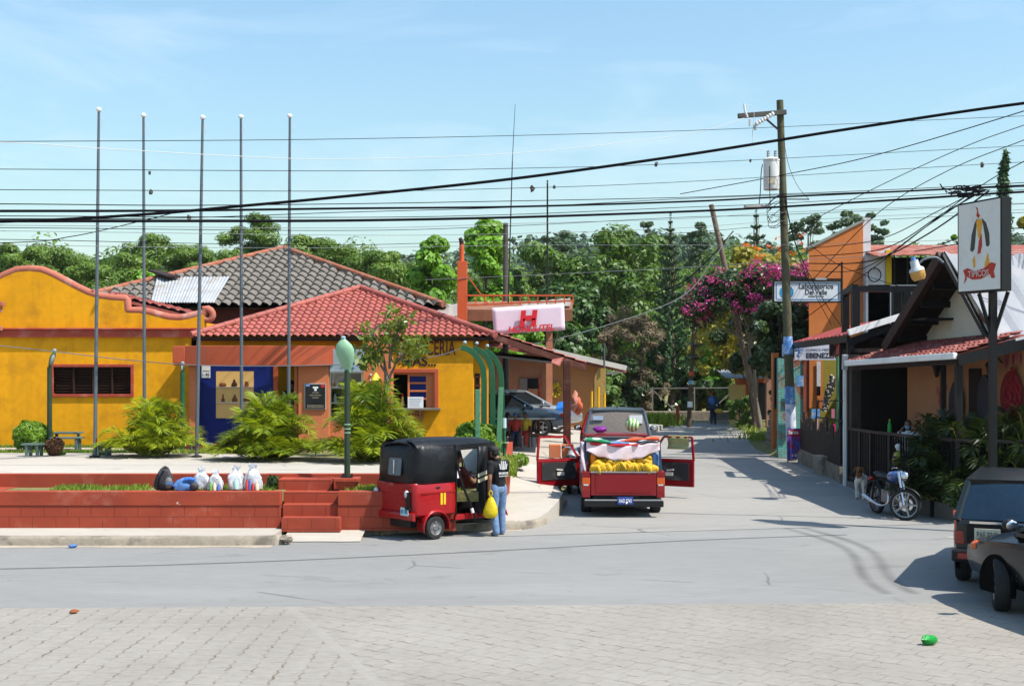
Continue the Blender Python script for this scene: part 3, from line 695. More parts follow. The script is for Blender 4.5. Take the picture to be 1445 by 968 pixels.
t=NT('clear_pane'); gl=t.n('ShaderNodeBsdfGlossy'); gl.inputs['Roughness'].default_value=.03; tr=t.n('ShaderNodeBsdfTransparent'); mx=t.n('ShaderNodeMixShader'); fr=t.n('ShaderNodeFresnel'); t.l(t.math('MULTIPLY_ADD',t.noise(2),.05,fr.outputs[0]),mx.inputs[0]); t.l(tr.outputs[0],mx.inputs[1]); t.l(gl.outputs[0],mx.inputs[2]); t.l(mx.outputs[0],t.out.inputs[0]); clearpane=t.m
b=MB(); b.box(x0+.03,x1-.03,31.25,31.256,z0,z1-.03); b.build('glass',clearpane,dc)
pots=[(472,545.6,.05,.12,terra,'small terracotta pot on the upper shelf beside the case edge'),(480,545.6,.06,.16,steel,'grey urn on the upper shelf of the display case'),(489,545.6,.055,.13,terra,'terracotta pot beside the centre bar of the display case'),(497,545.6,.05,.17,black,'dark slim bottle on the upper shelf of the display case'),(505,545.6,.05,.15,M('brown_clay',(.25,.1,.05),.6,.2),'brown clay jar at the end of the upper shelf'),(473,567,.055,.2,white,'white bottle shaped vase on the lower shelf'),(484,567,.06,.12,darkwood,'dark clay pot on the lower shelf near the white vase'),(502,567,.06,.16,M('pale_clay',(.5,.38,.25),.6,.2),'pale clay jug on the lower shelf of the case')]
for u,v,r,h,m,lab in pots:
    c=P(u,v,31.45); c.z=Zv(546.5,31.3)+.0125 if v<560 else Zv(568,31.3)+.0125
    b=MB(); b.lathe([(.001,0),(r*.6,.0),(r,h*.35),(r*.85,h*.6),(r*.35,h*.8),(r*.4,h)],c,14); o=b.build('clay_pot',m,None,smooth=40); tag(o,lab,'pot','pots in the display case')
# yellow lamp shade bracket on the pillar
yl=thing('wall_lamp','small yellow conical lamp shade on the terracotta pillar','lamp',P(530,538,31.2))
b=MB(); c=P(530.5,537,31.12); b.lathe([(.13,0),(.10,.06),(.03,.18),(.02,.19)],c,16); b.build('shade',M('yellow_shade',(.75,.62,.05),.45,.1),yl,smooth=50)
b=MB(); b.bar(c+Vector((0,0,.16)),c+Vector((0,.14,.18)),.02); b.build('bracket',metal,yl)
b=MB(); b.box(c.x-.16,c.x-.12,31.22,31.25,c.z+.13,c.z+.17); b.box(c.x-.16,c.x-.12,31.22,31.25,c.z-.01,c.z+.03); b.build('switch_box',white,yl)
# service window
f=MB(); t=.10; y0,y1=D-.30,D-.05
for q in ((wx0-t,wx1+t,wz1,wz1+t),(wx0-t,wx0,wz0,wz1),(wx1,wx1+t,wz0,wz1)): f.box(q[0],q[1],y0,y1,q[2],q[3])
wn=f.build('window',terra,S,bevel=.008)
f=MB(); f.box(wx0-.3,wx1+.16,D-.52,D-.0,wz0-.05,wz0); f.bar((wx1-.35,D-.5,wz0-.06),(wx1-.35,D-.26,wz0-.36),.04); f.bar((wx0+.2,D-.5,wz0-.06),(wx0+.2,D-.26,wz0-.36),.04); f.build('counter_shelf',M('grey_plank',(.2,.17,.14),.7,.2),wn)
f=MB(); t=.045
for q in ((wx0,wx1,wz1-t,wz1),(wx1-t,wx1,wz0,wz1-t),(wx0,wx0+t,wz0,wz1-t),(wx0+.42,wx0+.42+t,wz0,wz1-t)): f.box(q[0],q[1],D-.23,D-.15,q[2],q[3])
f.build('inner_frame',terra_l,wn)
f=MB(); xs0=wx0+.465; 
for k in range(4): z=wz1-t-.02-.2*k; f.cbox((xs0+.36,D-.17,z-.0),(.72,.05,.045))
f.box(xs0+.42,xs0+.68,D-.19,D-.16,wz0,wz1-t); f.build('shutter',terra_l,wn)
f=MB(); f.box(xs0,xs0+.42,D-.165,D-.15,wz1-.72,wz1-t); f.build('shutter_pane',navy,wn)
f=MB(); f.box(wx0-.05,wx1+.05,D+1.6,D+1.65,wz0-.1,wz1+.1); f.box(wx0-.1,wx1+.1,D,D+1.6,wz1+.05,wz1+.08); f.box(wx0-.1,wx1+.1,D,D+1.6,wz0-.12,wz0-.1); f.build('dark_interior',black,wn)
o=tag(MB().lathe([(.04,0),(.045,.1),(.03,.2),(.03,.28)],(wx0+.28,D-.1,wz0),12).build('sauce_bottle',M('pale_sauce',(.6,.5,.2),.4,.1),None,smooth=40),'pale bottle with a red cap standing in the shop window','bottle')
MB().lathe([(.032,0),(.032,.06),(.01,.09)],(wx0+.28,D-.1,wz0+.28),12).build('cap',redlens,o)
o=tag(MB().box(X(575.5,D-.36),X(597.5,D-.36),D-.38,D-.37,wz0-.01,Zv(560,D-.36)).build('notice_sheet',paper),'handwritten white notice sheet standing in the shop window','notice')
for k in range(5): MB().box(X(577.5,D-.4),X(577.5,D-.4)+rng.uniform(.25,.33),D-.384,D-.381,Zv(563+k*2.6,D-.4),Zv(562.6+k*2.6,D-.4)).build('writing_line',M('blue_ink',(.2,.25,.4),.6,.1),o)
lettering('CARNICERIA',.36,P(599,500.5,D-.26),inkdark,S,width=1.58,bold=.015,ext=.006)
lettering('MAS...',.235,P(591.5,516,D-.26),inkblack,S,width=.86,bold=.03,ext=.006)
cs=thing('butcher_sign','small orange board lettered below the shop window','sign',P(570,589,D-.3))
b=MB(); b.box(X(551,D-.3),X(598,D-.3),D-.31,D-.255,Zv(589.5,D),Zv(578.5,D)); b.build('board',terra_l,cs,bevel=.004)
lettering('CARNICERIA',.115,P(575.2,587,D-.313),inkdark,cs,width=.76,bold=.01)
# ---------------------------------------------------------------- porch roof to the right of the shop
PR=thing('porch_roof','sloping porch roof with a tiled red edge beside the shop corner','roof',(1,34,2.6))
a0=P(690,471,32.2); a1=P(826,516,34.2); c0=a0+Vector((0,7,.2)); c1=a1+Vector((.2,7,0.1))
b=MB(); b.slab([[a0,a1],[c0,c1]],.10); b.build('deck',darkwood,PR)
b=MB(); wave_roof(b,a1+Vector((0,0,.05)),c1+Vector((0,0,.05)),a0+Vector((0,0,.05)),c0+Vector((0,0,.05)),.2,9,.025,.03); b.build('tiles',redroof,PR,smooth=50)
b=MB(); b.bar(a0+Vector((0,-.03,-.05)),a1+Vector((0,-.03,-.05)),.05,.16); b.build('fascia',brownpost,PR)
b=MB(); q=P(800,520,33.2); b.box(q.x-.1,q.x+.1,33.1,33.3,.6,P(800,508,33.2).z); ps=b.build('post',brownpost,PR,bevel=.012)
b=MB(); b.slab([[P(780,507,33.0),P(795,504,33.0)],[P(778,511,32.8),P(790,516,32.8)]],.02); b.build('loose_tiles',redroof,PR)
# awning sheet with a pale rim in front of the board house
b=MB(); b.slab([[P(660,497,33.6),P(779,510,33.6)],[P(665,494,36),P(779,505,36)]],.06); b.build('rim_sheet',zinc,PR)
# planters under the post
for u,lab in((783,'pale pink masonry planter block at the foot of the brown post'),(801,'pinkish masonry block leaning behind the open pickup door')):
    o=tag(MB().box(X(u-8,32.6),X(u+8,32.6),32.4,32.8,.7,Zv(627,32.6)).build('masonry_block',terra_l,None,bevel=.01),lab,'block')
# ---------------------------------------------------------------- chimney, truss canopy, banner, poles
ch=thing('chimney','tall square orange chimney with a narrower pipe on top','chimney',P(652,455,38))
b=MB(); b.box(X(645.5,38),X(659,38),37.9,38.2,2.5,Zv(369,38)); b.build('stack',M('orange_paint',(.55,.10,.03),.65,.15,2,.1,dirt=((.2,.05,.03),.5,2)),ch,bevel=.01)
b=MB(); b.tube([P(651.5,369,38.05),P(651.5,345,38.05)],.075,14); b.build('pipe',MATS['orange_paint'],ch,smooth=40)
b=MB(); b.tube([P(651.5,345,38.05),P(651,340,38.05),P(649,336,38.05)],[.07,.07,.05],12); b.build('cowl',darkwood,ch,smooth=40)
tc=thing('truss_canopy','rusty zinc canopy carried by an orange lattice truss and post','canopy',(0,38,0))
orm=MATS['orange_paint']; b=MB(); z0,z1=Zv(430,37.6),Zv(417,37.6); xa,xb=X(659,37.6),X(809,37.6)
b.bar((xa,37.6,z0-.02),(xb,37.6,z0+.12),.05); b.bar((xa,37.6,z1),(xb,37.6,z1),.05)
for i in range(13): x=xa+(xb-xa)*i/12; b.bar((x,37.6,z0),(x,37.6,z1),.035)
b.bar((xa,37.6,z0+.9),(xa+.65,37.6,z0),.04); b.build('truss',orm,tc)
b=MB(); A=[P(560,443,38.6),P(806,419,38.6)]; Bk=[P(560,431,47),P(806,425,47)]
n=60; rows=[[A[0].lerp(A[1],i/n)+Vector((0,0,.02*math.sin(i*1.9)-.25)) for i in range(n+1)],[A[0].lerp(A[1],i/n)+Vector((0,.9,.02*math.sin(i*1.9)+.02)) for i in range(n+1)],[Bk[0].lerp(Bk[1],i/n)+Vector((0,0,.02*math.sin(i*1.9))) for i in range(n+1)]]
b.slab(rows,.03); b.build('zinc_roof',M('old_zinc',(.38,.33,.28),.6,.3,2,.1,metal=.2,dirt=((.2,.09,.05),.7,2)),tc,smooth=60)
b=MB(); b.slab([[P(660,437,38.4),P(808,437,38.4)],[P(660,426,40),P(808,424,40)]],.35); b.build('soffit',M('brown_soffit',(.25,.11,.06),.8,.3,2,streak=.4),tc)
b=MB(); b.box(X(770.5,46.3),X(779.5,46.3),46.2,46.4,.5,Zv(428,46.3)); b.build('post',M('salmon_post',(.5,.2,.11),.7,.15,2,.1),tc)
bn=thing('telephone_banner','white banner sign with a red emblem hanging under the truss canopy','banner',P(746,470,37))
c=[P(694,434.5,37),P(796,428.5,37),P(797.5,466,37),P(697,472,37)]
rows=[]
for j in range(7):
    t=j/6; l=c[0].lerp(c[3],t); r=c[1].lerp(c[2],t); rows.append([l.lerp(r,i/16)+Vector((0,.006*math.sin(i*1.1+j*.7)+.006*math.sin(i*.5),0)) for i in range(17)])
b=MB(); b.grid(rows); b.build('cloth',M('pale_lilac_banner',(.72,.60,.68),.6,.05,1.5,dirt=((.75,.5,.58),.6,1.3)),bn,smooth=30,thick=.004)
tilt=math.atan2(c[2].z-c[3].z,c[2].x-c[3].x)
rot=(R(90),-tilt,0)
E=P(746,449.5,36.92); hgt=.50; eb=MB()
def em(x,z): return Vector((E.x+x*math.cos(tilt)-z*math.sin(tilt)+ .16*(z),E.y-.0,E.z+z+x*math.sin(tilt)))
for poly in ([(-.25,-.24),(-.10,-.24),(-.10,.25),(-.25,.25)],[(.09,-.24),(.24,-.24),(.24,.25),(.09,.25)],[(-.10,-.005),(.09,-.005),(.09,.09),(-.10,.09)],[(-.17,-.06),(.20,-.06),(.20,-.005),(-.17,-.005)]):
    eb.prism([em(*p) for p in poly],(0,-.012,0))
eb.build('emblem',inkred,bn)
lettering('HONDUTEL',.17,P(749,467,36.93),inkred,bn,rot=rot,width=1.38,bold=.03,shear=.25,ext=.012)
lettering('EMPRESA HONDUREÑA DE TELECOMUNICACIONES',.035,P(748,469.2,36.95),M('grey_lettering',(.25,.2,.25),.6,.1),bn,rot=rot,width=1.0,ext=.006)
def pole(name,u,v0,d,zb,r0,r1,mat,lab,cat='pole',lean=0,u0=None):
    p1=P(u,v0,d); p0=Vector((X(u0 if u0 else u,d),d,zb)); return tag(MB().tube([p0,p0.lerp(p1,.5),p1],[r0,(r0+r1)/2,r1],10).build(name,mat,None,smooth=40),lab,cat)
pole('wooden_pole',713.5,315,47.5,.6,.13,.095,M('weathered_pole',(.10,.085,.07),.9,.3,2,.4,20,streak=.5),'bare weathered wooden pole behind the hanging banner')
a=thing('thin_mast','slim dark metal mast rising between the banner and the trees','mast',(X(772,47),47,.6))
MB().tube([P(772.5,580,47),P(772.5,258,47)],[.05,.031],8).build('tube',darkmetal,a)
MB().ell(P(772.5,256,47),.04).build('finial',darkmetal,a)
a=thing('whip_antenna','very tall thin whip antenna swaying above the roofs','antenna',P(719,420,39))
MB().tube([P(717,430,39),P(720,330,39),P(723,228,39)],[.022,.02,.016],6).build('lower_rod',darkmetal,a)
MB().tube([P(723,228,39),P(725,185,39),P(727,147,39)],[.012,.009,.006],6).build('upper_rod',darkmetal,a)
# ---------------------------------------------------------------- board house behind the cars
B2=thing('board_house','low orange board clad house with a pale sloping roof edge','building',(2,50,.7))
d=50; b=MB(); xl,xm,xr_=X(600,d),X(778,d),X(853,d)
n=14
for i in range(n):
    x=xl+(xm-xl)*i/n; b.box(x,x+(xm-xl)/n-.015,d,d+.1,.5,Zv(500,d)+.02*(i%2))
    b.box(x+(xm-xl)/n-.05,x+(xm-xl)/n+.02,d-.02,d+.0,.5,Zv(502,d))
b.build('board_wall',planks,B2)
b=MB(); b.prism([(xm,d+.02,.5),(xr_,d+.02,.5),(xr_,d+.02,Zv(513,d)),(xm,d+.02,Zv(497,d))],(0,6,0)); b.build('plaster_wall',M('orange_beige_plaster',(.52,.24,.09),.8,.12,.8,.2,dirt=((.35,.16,.07),.6,1)),B2)
b=MB(); b.slab([[P(690,483,49.5),P(884,520,49.5)],[P(690,480,57),P(884,520,57)]],.16); b.build('roof',redroof,B2)
b=MB(); b.bar(P(738,486,49.4),P(884,519.5,49.4),.1,.2); b.bar(P(856,527,49.6),P(882,524,49.6),.08,.1); b.build('barge_board',offwhite,B2)
b=MB(); b.box(X(733,d),X(744,d),d-.06,d-.02,Zv(550,d),Zv(534,d)); w_=b.build('window',M('wire_screen',(.22,.18,.16),.6,.3,8),B2)
b=MB(); b.box(X(744,d),X(761,d),d-.06,d-.02,Zv(580,d),Zv(534,d)); dr=b.build('doorway',black,B2)
b=MB(); b.box(X(745,d),X(759,d),d-.09,d-.06,Zv(562,d),Zv(548.5,d)); b.build('half_door',planks,dr)
b=MB(); b.box(X(760,d),X(764,d),d-.12,d-.06,.5,Zv(532,d)); b.build('door_frame',redtrim,dr)
b=MB(); b.prism([(X(838,48),48,.5),(X(855,48),48,.5),(X(855,48),48,Zv(519,48)),(X(845,48),48,Zv(520,48)),(X(839,48),48,Zv(532,48))],(0,.7,0)); b.build('buttress',M('mossy_yellow_plaster',(.42,.27,.08),.85,.35,2,.3,dirt=((.15,.11,.06),.8,2)),B2)
b=MB(); b.tube([P(852.5,520,47.9),P(853,485,47.9)],.035,8); b.build('vent_pipe',steel,B2)
for u,v,lab in((835,552,'yellow painted bollard beside the mossy buttress, first from the brown post'),(844.5,546,'yellow painted bollard at the middle of the buttress foot'),(853,555,'short yellow bollard at the outer corner of the buttress')):
    tag(MB().tube([P(u,600,46),P(u,v,46)],.045,10).build('bollard',M('yellow_bollard_paint',(.72,.40,.01),.5,.12,3),None,smooth=40),lab,'bollard','yellow bollards by the board house')
# goods hanging under the porch by the cars
for u,v0,v1,r,m,lab in((811,551,582,.16,M('pink_bag',(.6,.25,.18),.6,.3),'pinkish sack hanging beside the brown porch post'),(816,560,585,.18,M('orange_bag',(.65,.14,.06),.6,.3),'orange sack hanging next to the pinkish sack')):
    o=MB(); c=P(u,(v0+v1)/2,40); hh=(v1-v0)*40/FPX/2; o.tube([c+Vector((.02*math.sin(k*2),0,hh*(1-2*k/7))) for k in range(8)],[.03,.07,.10,.13,.12,.15,.13,.05],11); o.v=[(x+rng.uniform(-.025,.025),y,z) for x,y,z in o.v]; tag(o.build('hanging_sack',m,None,smooth=30),lab,'sack')
o=tag(MB().slab([[P(787,568,45),P(796,566,45),P(806,567,45)],[P(785,577,44.6),P(796,574,44.6),P(806,575,44.6)]],.3).build('blue_tarpaulin',M('blue_tarp',(.02,.17,.6),.5,.3,3),None,bevel=.04),'crumpled blue tarpaulin bundle beyond the parked cars','tarpaulin')
wr=thing('flower_wreath','round yellow flower wreath on the orange house wall','wreath',P(783.5,551,49.8))
b=MB()
for i in range(60):
    a=rng.uniform(0,6.28); r=rng.uniform(.10,.24); b.ell(P(783.5,551,49.8)+Vector((r*math.cos(a),rng.uniform(-.04,.04),r*math.sin(a)*1.25)),rng.uniform(.03,.055),6,4)
b.build('blossoms',M('yellow_flowers',(.65,.45,.02),.7,.4,8),wr)
b=MB(); b.tube([P(783.5,551,49.85)+Vector((.17*math.cos(a),0,.21*math.sin(a))) for a in np.linspace(0,2*PI,17)],.03,6); b.build('ring',M('wreath_green',(.05,.12,.02),.8,.3),wr)
# ---------------------------------------------------------------- flagpoles
def flagpole(u0,v0,u1,v1,d,lab,zb=PZ):
    t=thing('flagpole',lab,'flagpole',(X(u0,d),d,zb),0,'flagpoles on the terrace'); p0=Vector((X(u0,d),d,zb)); p1=P(u1,v1,d)
    MB().tube([p0,p0.lerp(p1,.4),p0.lerp(p1,.75),p1],[.043,.039,.035,.028],12).build('shaft',steel,t,smooth=50)
    MB().ell(p1+Vector((0,0,.03)),(.06,.06,.055)).build('truck',white,t,smooth=60)
    MB().lathe([(.12,0),(.12,.03),(.06,.05)],p0,14).build('base_plate',darkmetal,t)
    q=p1+Vector((.05,0,-.12)); MB().tube([q,q+Vector((.03,0,-.12)),q+Vector((.01,0,-.25))],.006,5).build('halyard',wirep,t)
flagpole(134,645,139.5,157,27.8,'tallest grey flagpole, standing free by the low bench at the terrace end')
flagpole(204,612,202.5,165,29.3,'grey flagpole rising behind the first palm clump near the louvred window')
flagpole(277.5,645,286,168,27.8,'grey flagpole leaning slightly in front of the blue panel edge')
flagpole(341,612,340,167,29.3,'grey flagpole crossing the painted pot cupboard on the blue panel')
flagpole(407,612,409,166,29.3,'grey flagpole beside the yellow doorway and the black plaque')
# ---------------------------------------------------------------- drop shaped street lamps
def drop_lamp(u,vb,vt,d,zb,lab,head,turn,hm,pm,r=.058):
    t=thing('drop_lamp',lab,'street lamp',(X(u,d),d,zb)); p0=Vector((X(u,d),d,zb)); zt=Zv(vt,d); hz=head
    MB().tube([p0,Vector((p0.x,d,zt-hz*.85))],[r,r*.95],12).build('pole',pm,t,smooth=40)
    b=MB(); n=16; rows=[]
    prof=[(0,.055),(.12,.08),(.3,.135),(.5,.18),(.68,.19),(.82,.155),(.92,.09),(1,.03)]
    for s,w in prof:
        z=zt-hz+hz*s; ww=w*hz/.62
        rows.append([Vector((p0.x+turn[0]*(s*.13-.02)+ww*(math.cos(a)*turn[2]),d+turn[1]*(s*.13)+ww*(math.sin(a)*turn[3]),z)) for a in [2*PI*j/n for j in range(n)]])
    b.grid(rows,closed=True); b.poly(rows[0]); b.poly(rows[-1]); hd=b.build('lamp_head',hm,t,smooth=60)
    c=rows[-1][0]; MB().lathe([(.04,0),(.045,.03),(.025,.05)],Vector((p0.x+turn[0]*.11,d+turn[1]*.12,zt-.005)),10).build('photocell',M('pale_blue_cap',(.30,.42,.48),.4,.1),hd)
    b=MB(); b.ell(Vector((p0.x+turn[0]*.075,d-.04-turn[1]*.0,zt-hz*.48)),(.06*hz/.62,.09,.19*hz/.62),12,8,rot=(0,R(14)*turn[0],0)); b.build('diffuser',M('lamp_diffuser',(.22,.24,.22),.3,.05),hd,smooth=60)
    return t
t=drop_lamp(490,689,478,22.6,.99,'big pale green drop shaped lamp on a red pot base beside the steps',.62,(-.5,-1,.9,.55),lampgreen,greenpole,.056)
b=MB(); c=Vector((X(490,22.6),22.6,.76)); 
for (s0,z0),(s1,z1) in (((.15,0),(.19,.17)),((.225,.17),(.225,.235))):
    b.add([c+Vector((sx*s,sy*s,z)) for s,z in ((s0,z0),(s1,z1)) for sx,sy in ((-1,-1),(1,-1),(1,1),(-1,1))],[(0,1,2,3),(7,6,5,4),(0,4,5,1),(1,5,6,2),(2,6,7,3),(3,7,4,0)])
b.build('pot_base',redpl,t,bevel=.01)
b=MB(); b.box(c.x-.1,c.x+.1,c.y-.1,c.y+.1,.995,1.02)
for sx in(-1,1):
    for sy in(-1,1): b.tube([(c.x+sx*.08,c.y+sy*.08,1.01),(c.x+sx*.08,c.y+sy*.08,1.07)],.009,6)
b.build('base_plate',darkmetal,t)
b=MB()
for z in(.55,.62,.70): b.lathe([(.06,z),(.064,z+.01),(.06,z+.02)],(X(490,22.6),22.6,1.25),12)
b.build('collar',lampgreen,t)
t=drop_lamp(70,600,495,29.9,PZ,'green drop shaped lamp tilted outward near the louvred window',.46,(1.1,0,.45,.6),greensteel,greenpole,.06)
t=drop_lamp(257.5,602,513,30.4,PZ,'slim green lamp standing before the blue panel beside the yellow wall',.24,(0,.2,.8,.6),greenpole,greensteel,.06)
# ---------------------------------------------------------------- curved green posts
def curved_post(px,d,lab):
    pts=spl([P(u,v,d) for u,v in px],6); pts=[Vector((p.x,p.y,p.z)) for p in pts]; pts[0].z=.7
    t=thing('curved_post',lab,'post',tuple(pts[0]),0,'curved green posts by the shop corner')
    b=MB(); rows=[]
    for i,p in enumerate(pts):
        a=pts[max(i-1,0)];c=pts[min(i+1,len(pts)-1)]; tg=(c-a).normalized(); nn=Vector((-tg.z,0,tg.x))*.066
        rows.append([p+nn+Vector((0,-.06,0)),p-nn+Vector((0,-.06,0)),p-nn+Vector((0,.06,0)),p+nn+Vector((0,.06,0))])
    b.grid(rows,closed=True); b.poly(rows[0]); b.poly(rows[-1]); b.build('beam',greensteel,t,bevel=.008)
    b=MB(); e=pts[-1]; b.lathe([(.035,0),(.045,.03),(.025,.07)],e+Vector((.08,0,.08)),10); b.build('photocell',MATS['pale_blue_cap'],t)
    b=MB(); b.cbox(e+Vector((.12,0,-.06)),(.28,.1,.04),(0,R(20),0)); b.build('lamp_plate',MATS['lamp_diffuser'],t)
curved_post([(683,640),(683,580),(683,535),(680,515),(670,500),(660,493),(651,490)],28.6,'curved green post with the lowest arch, standing nearest the hedge')
curved_post([(695,640),(695,580),(694.5,530),(691,512),(683,500),(676,495),(668,491)],29.2,'curved green post in the middle of the three arches')
curved_post([(708,640),(708,590),(707.5,540),(705,520),(698,506),(691,499),(683,494.5)],29.8,'curved green post furthest out towards the parked cars')
for u,v,d,lab,ln in((674,549.5,27.9,'short straight sunlit-coloured green post against the round hedge',0),(707,546.5,28.2,'short straight sunlit-coloured green post beside the pavement edge',-5)):
    p1=P(u,v,d); p0=P(u+ln,640,d); p0.z=.72
    tag(MB().bar(p0,p1,.115,.12,up=(0,1,0)).build('short_post',M('sunlit_green_enamel',(.10,.25,.14),.4,.25,3,dirt=((.02,.09,.045),.6,3)),None,bevel=.012),lab,'post')  # paler green puts the sunlight on these faces into the enamel colour
a=thing('pipe_stand','small green pipe stand with a round base plate beside the seated group','stand',(X(712,28.6),28.6,.75))
MB().tube([P(711.5,595,28.6),P(711.5,648,28.6)],.035,8).build('pipe',greensteel,a); MB().tube([P(711.5,590,28.6),P(711.5,604,28.6)],.05,10).build('cap',M('pale_cap',(.5,.6,.6),.4,.1),a); MB().lathe([(.1,0),(.1,.02)],P(712,625,28.6),12).build('flange',lampgreen,a)
# ---------------------------------------------------------------- benches
def bench(u0,u1,v,d,lab,low=False,rz=0,w=.32):
    t=thing('garden_bench',lab,'bench',(X((u0+u1)/2,d),d,PZ),0,'green benches on the terrace'); x0,x1=X(u0,d),X(u1,d); z=Zv(v,d); gm=M('grey_green_bench_paint',(.10,.15,.13),.6,.25,4)
    b=MB(); 
    for k in range(3): b.box(x0,x1,d-w/2+k*w/3,d-w/2+(k+1)*w/3-.02,z-.04,z)
    b.build('seat',gm,t,bevel=.006)
    for x in (x0+.12,x1-.12):
        for y in (d-w/2+.04,d+w/2-.04): MB().box(x-.03,x+.03,y-.03,y+.03,PZ,z-.04).build('leg',gm,t)
    return t
bench(33,63,625.5,28.2,'low dark green bench in front of the round hedge')
bench(132,160,625.5,28.4,'low narrow bench at the foot of the tallest flagpole')
t=bench(73,117,616.5,30.0,'green picnic table bench in front of the yellow wall')
b=MB(); b.box(X(75,30.4),X(113,30.4),30.2,30.7,Zv(609.5,30.4)-.04,Zv(609.5,30.4)); b.build('table_top',MATS['grey_green_bench_paint'],t,bevel=.006)
for u in(79,110): MB().box(X(u,30.4)-.03,X(u,30.4)+.03,30.42,30.48,PZ,Zv(610.5,30.4)).build('leg',MATS['grey_green_bench_paint'],t)
def pipe_rail(pts,d,lab):
    t=thing('pipe_rail',lab,'railing',(X(pts[0][0],d),d,PZ)); gm=MATS['grey_green_bench_paint']
    MB().tube([P(u,v,d) for u,v in pts],.03,8).build('rail',gm,t)
    for u,v in pts[::max(1,len(pts)-1)]: MB().tube([P(u,v,d),Vector((X(u,d),d,PZ))],.028,8).build('post',gm,t)
pipe_rail([(270,626.5),(300,626.5)],29.6,'short grey pipe rail before the blue panel step'); pipe_rail([(446,633.5),(474,633.5)],28.4,'dark pipe rail between the two larger palm clumps')
# ---------------------------------------------------------------- shopping on the wall ledge
LZ=.80
def sack(u,v0,v1,wd,d,mat,name,lab,cat,grp=None,knot=False,extra=None):
    z0=LZ; h=(v1-v0)*d/FPX; w=wd*d/FPX; c=Vector((X(u,d),d,z0)); b=MB(); rows=[]; n=26; rg=random.Random(int(u)); ph=[rg.uniform(0,6) for _ in range(6)]
    prof=((0,.70),(.05,.95),(.18,1.02),(.34,1.0),(.5,.98),(.63,.88),(.73,.66),(.81,.40),(.87,.30),(.93,.40),(1,.52)) if knot else ((0,.62),(.06,.92),(.2,1.0),(.38,1.02),(.55,.93),(.7,.8),(.82,.66),(.92,.42),(1,.12))
    for k,(s,q) in enumerate(prof):
        row=[]
        for i in range(n):
            a=2*PI*i/n; cr=1+.16*math.sin(a*2+ph[0]+k*.5)+.10*math.sin(a*5+ph[1]+k*1.1)+.07*math.sin(a*9+ph[2]-k*1.7)+rg.uniform(-.05,.05); sx=abs(math.cos(a))**.7*math.copysign(1,math.cos(a)); sy=abs(math.sin(a))**.7*math.copysign(1,math.sin(a))
            row.append(c+Vector((w/2*q*sx*cr,w*.32*q*sy*cr*(1 if s<.8 or not knot else .6),h*s+(.05*h*math.sin(a*3+ph[3]) if s>.8 else 0)+(rg.uniform(-.08,.06)*h if s>.85 else 0))))
        rows.append(row)
    b.grid(rows,closed=True); b.poly(rows[0])
    if not knot: b.poly(rows[-1])
    t=thing(name,lab,cat,tuple(c),0,grp); b.build('bag_body',mat,t,smooth=28)
    if extra:
        for m,dx,dz,rr,hh in extra: MB().lathe([(.001,0),(rr,.005),(rr,hh*.7),(rr*.5,hh*.85),(rr*.45,hh)],c+Vector((dx,-w*.27,dz)),10).build('packet',m,t,smooth=40)
    return t
def plast(name,c,tr=.35):
    if name in MATS: return MATS[name]
    t=NT(name); col=t.ramp(t.noise(9,5),[(.35,mul(c,.85)),(.65,mul(c,1.1))]); b=t.n('ShaderNodeBsdfPrincipled'); t.l(col,b.inputs['Base Color']); b.inputs['Roughness'].default_value=.3
    q=t.n('ShaderNodeBump'); q.inputs['Strength'].default_value=.6; q.inputs['Distance'].default_value=.03; t.l(t.noise(14,4,rough=.6,dist=1.2),q.inputs['Height']); t.l(q.outputs[0],b.inputs['Normal'])
    x=t.n('ShaderNodeBsdfTranslucent'); t.l(col,x.inputs['Color']); mx=t.n('ShaderNodeMixShader'); mx.inputs[0].default_value=tr; t.l(b.outputs[0],mx.inputs[1]); t.l(x.outputs[0],mx.inputs[2]); t.l(mx.outputs[0],t.out.inputs[0]); MATS[name]=t.m; return t.m
wp=plast('white_plastic',(.80,.80,.82)); bp=plast('black_plastic_film',(.03,.03,.032),.05); up=plast('blue_plastic',(.13,.28,.62)); yp=plast('yellow_plastic',(.78,.6,.01)); gp=plast('green_plastic',(.02,.42,.07))
gy=M('dark_grey_nylon',(.045,.045,.05),.6,.4,8,.4,20)
t=sack(232,660.5,692,27,22.25,gy,'backpack','dark grey backpack standing on the wall ledge','backpack')
MB().tube([P(222,690,22.1),P(224,675,22.05),P(231,664,22.1)],.02,6).build('strap',black,t); MB().box(X(236,22.1),X(244,22.1),22.02,22.1,LZ+.12,LZ+.16).build('tag',up,t)
MB().ell(P(238,681,22.07),(.07,.05,.10),12,8,jit=.05).build('front_pocket',M('grey_pocket',(.16,.15,.15),.6,.4,9,.3),t,smooth=60)
t=sack(263,675,692.5,30,22.2,up,'blue_bag','low bulging blue and white bag next to the backpack','bag')
MB().tube([P(260,677,22.1),P(268,675.5,22.1),P(275,677,22.1)],.035,8).build('roll',M('bright_blue',(.05,.17,.55),.5,.2),t,smooth=60); MB().ell(P(274,686,22.08),(.08,.07,.08),10,8,jit=.15).build('dark_bundle',gy,t,smooth=90)
cans=[M('can_red',(.5,.06,.05),.4,.3,20),M('can_green',(.15,.35,.08),.4,.3,20),M('can_blue',(.08,.15,.45),.4,.3,20),M('can_cream',(.7,.6,.4),.4,.3,20)]
G_='white shopping bags on the wall ledge'
sack(284,662,692,20,22.35,wp,'shopping_bag','plump white shopping bag behind the blue bag','bag',G_,True)
sack(304,665,692.5,19,22.2,wp,'shopping_bag','small white shopping bag with bottles showing at its base','bag',G_,True,[(cans[1],-.07,0.0,.028,.16),(cans[3],.0,0,.032,.14),(cans[2],.07,0,.025,.13)])
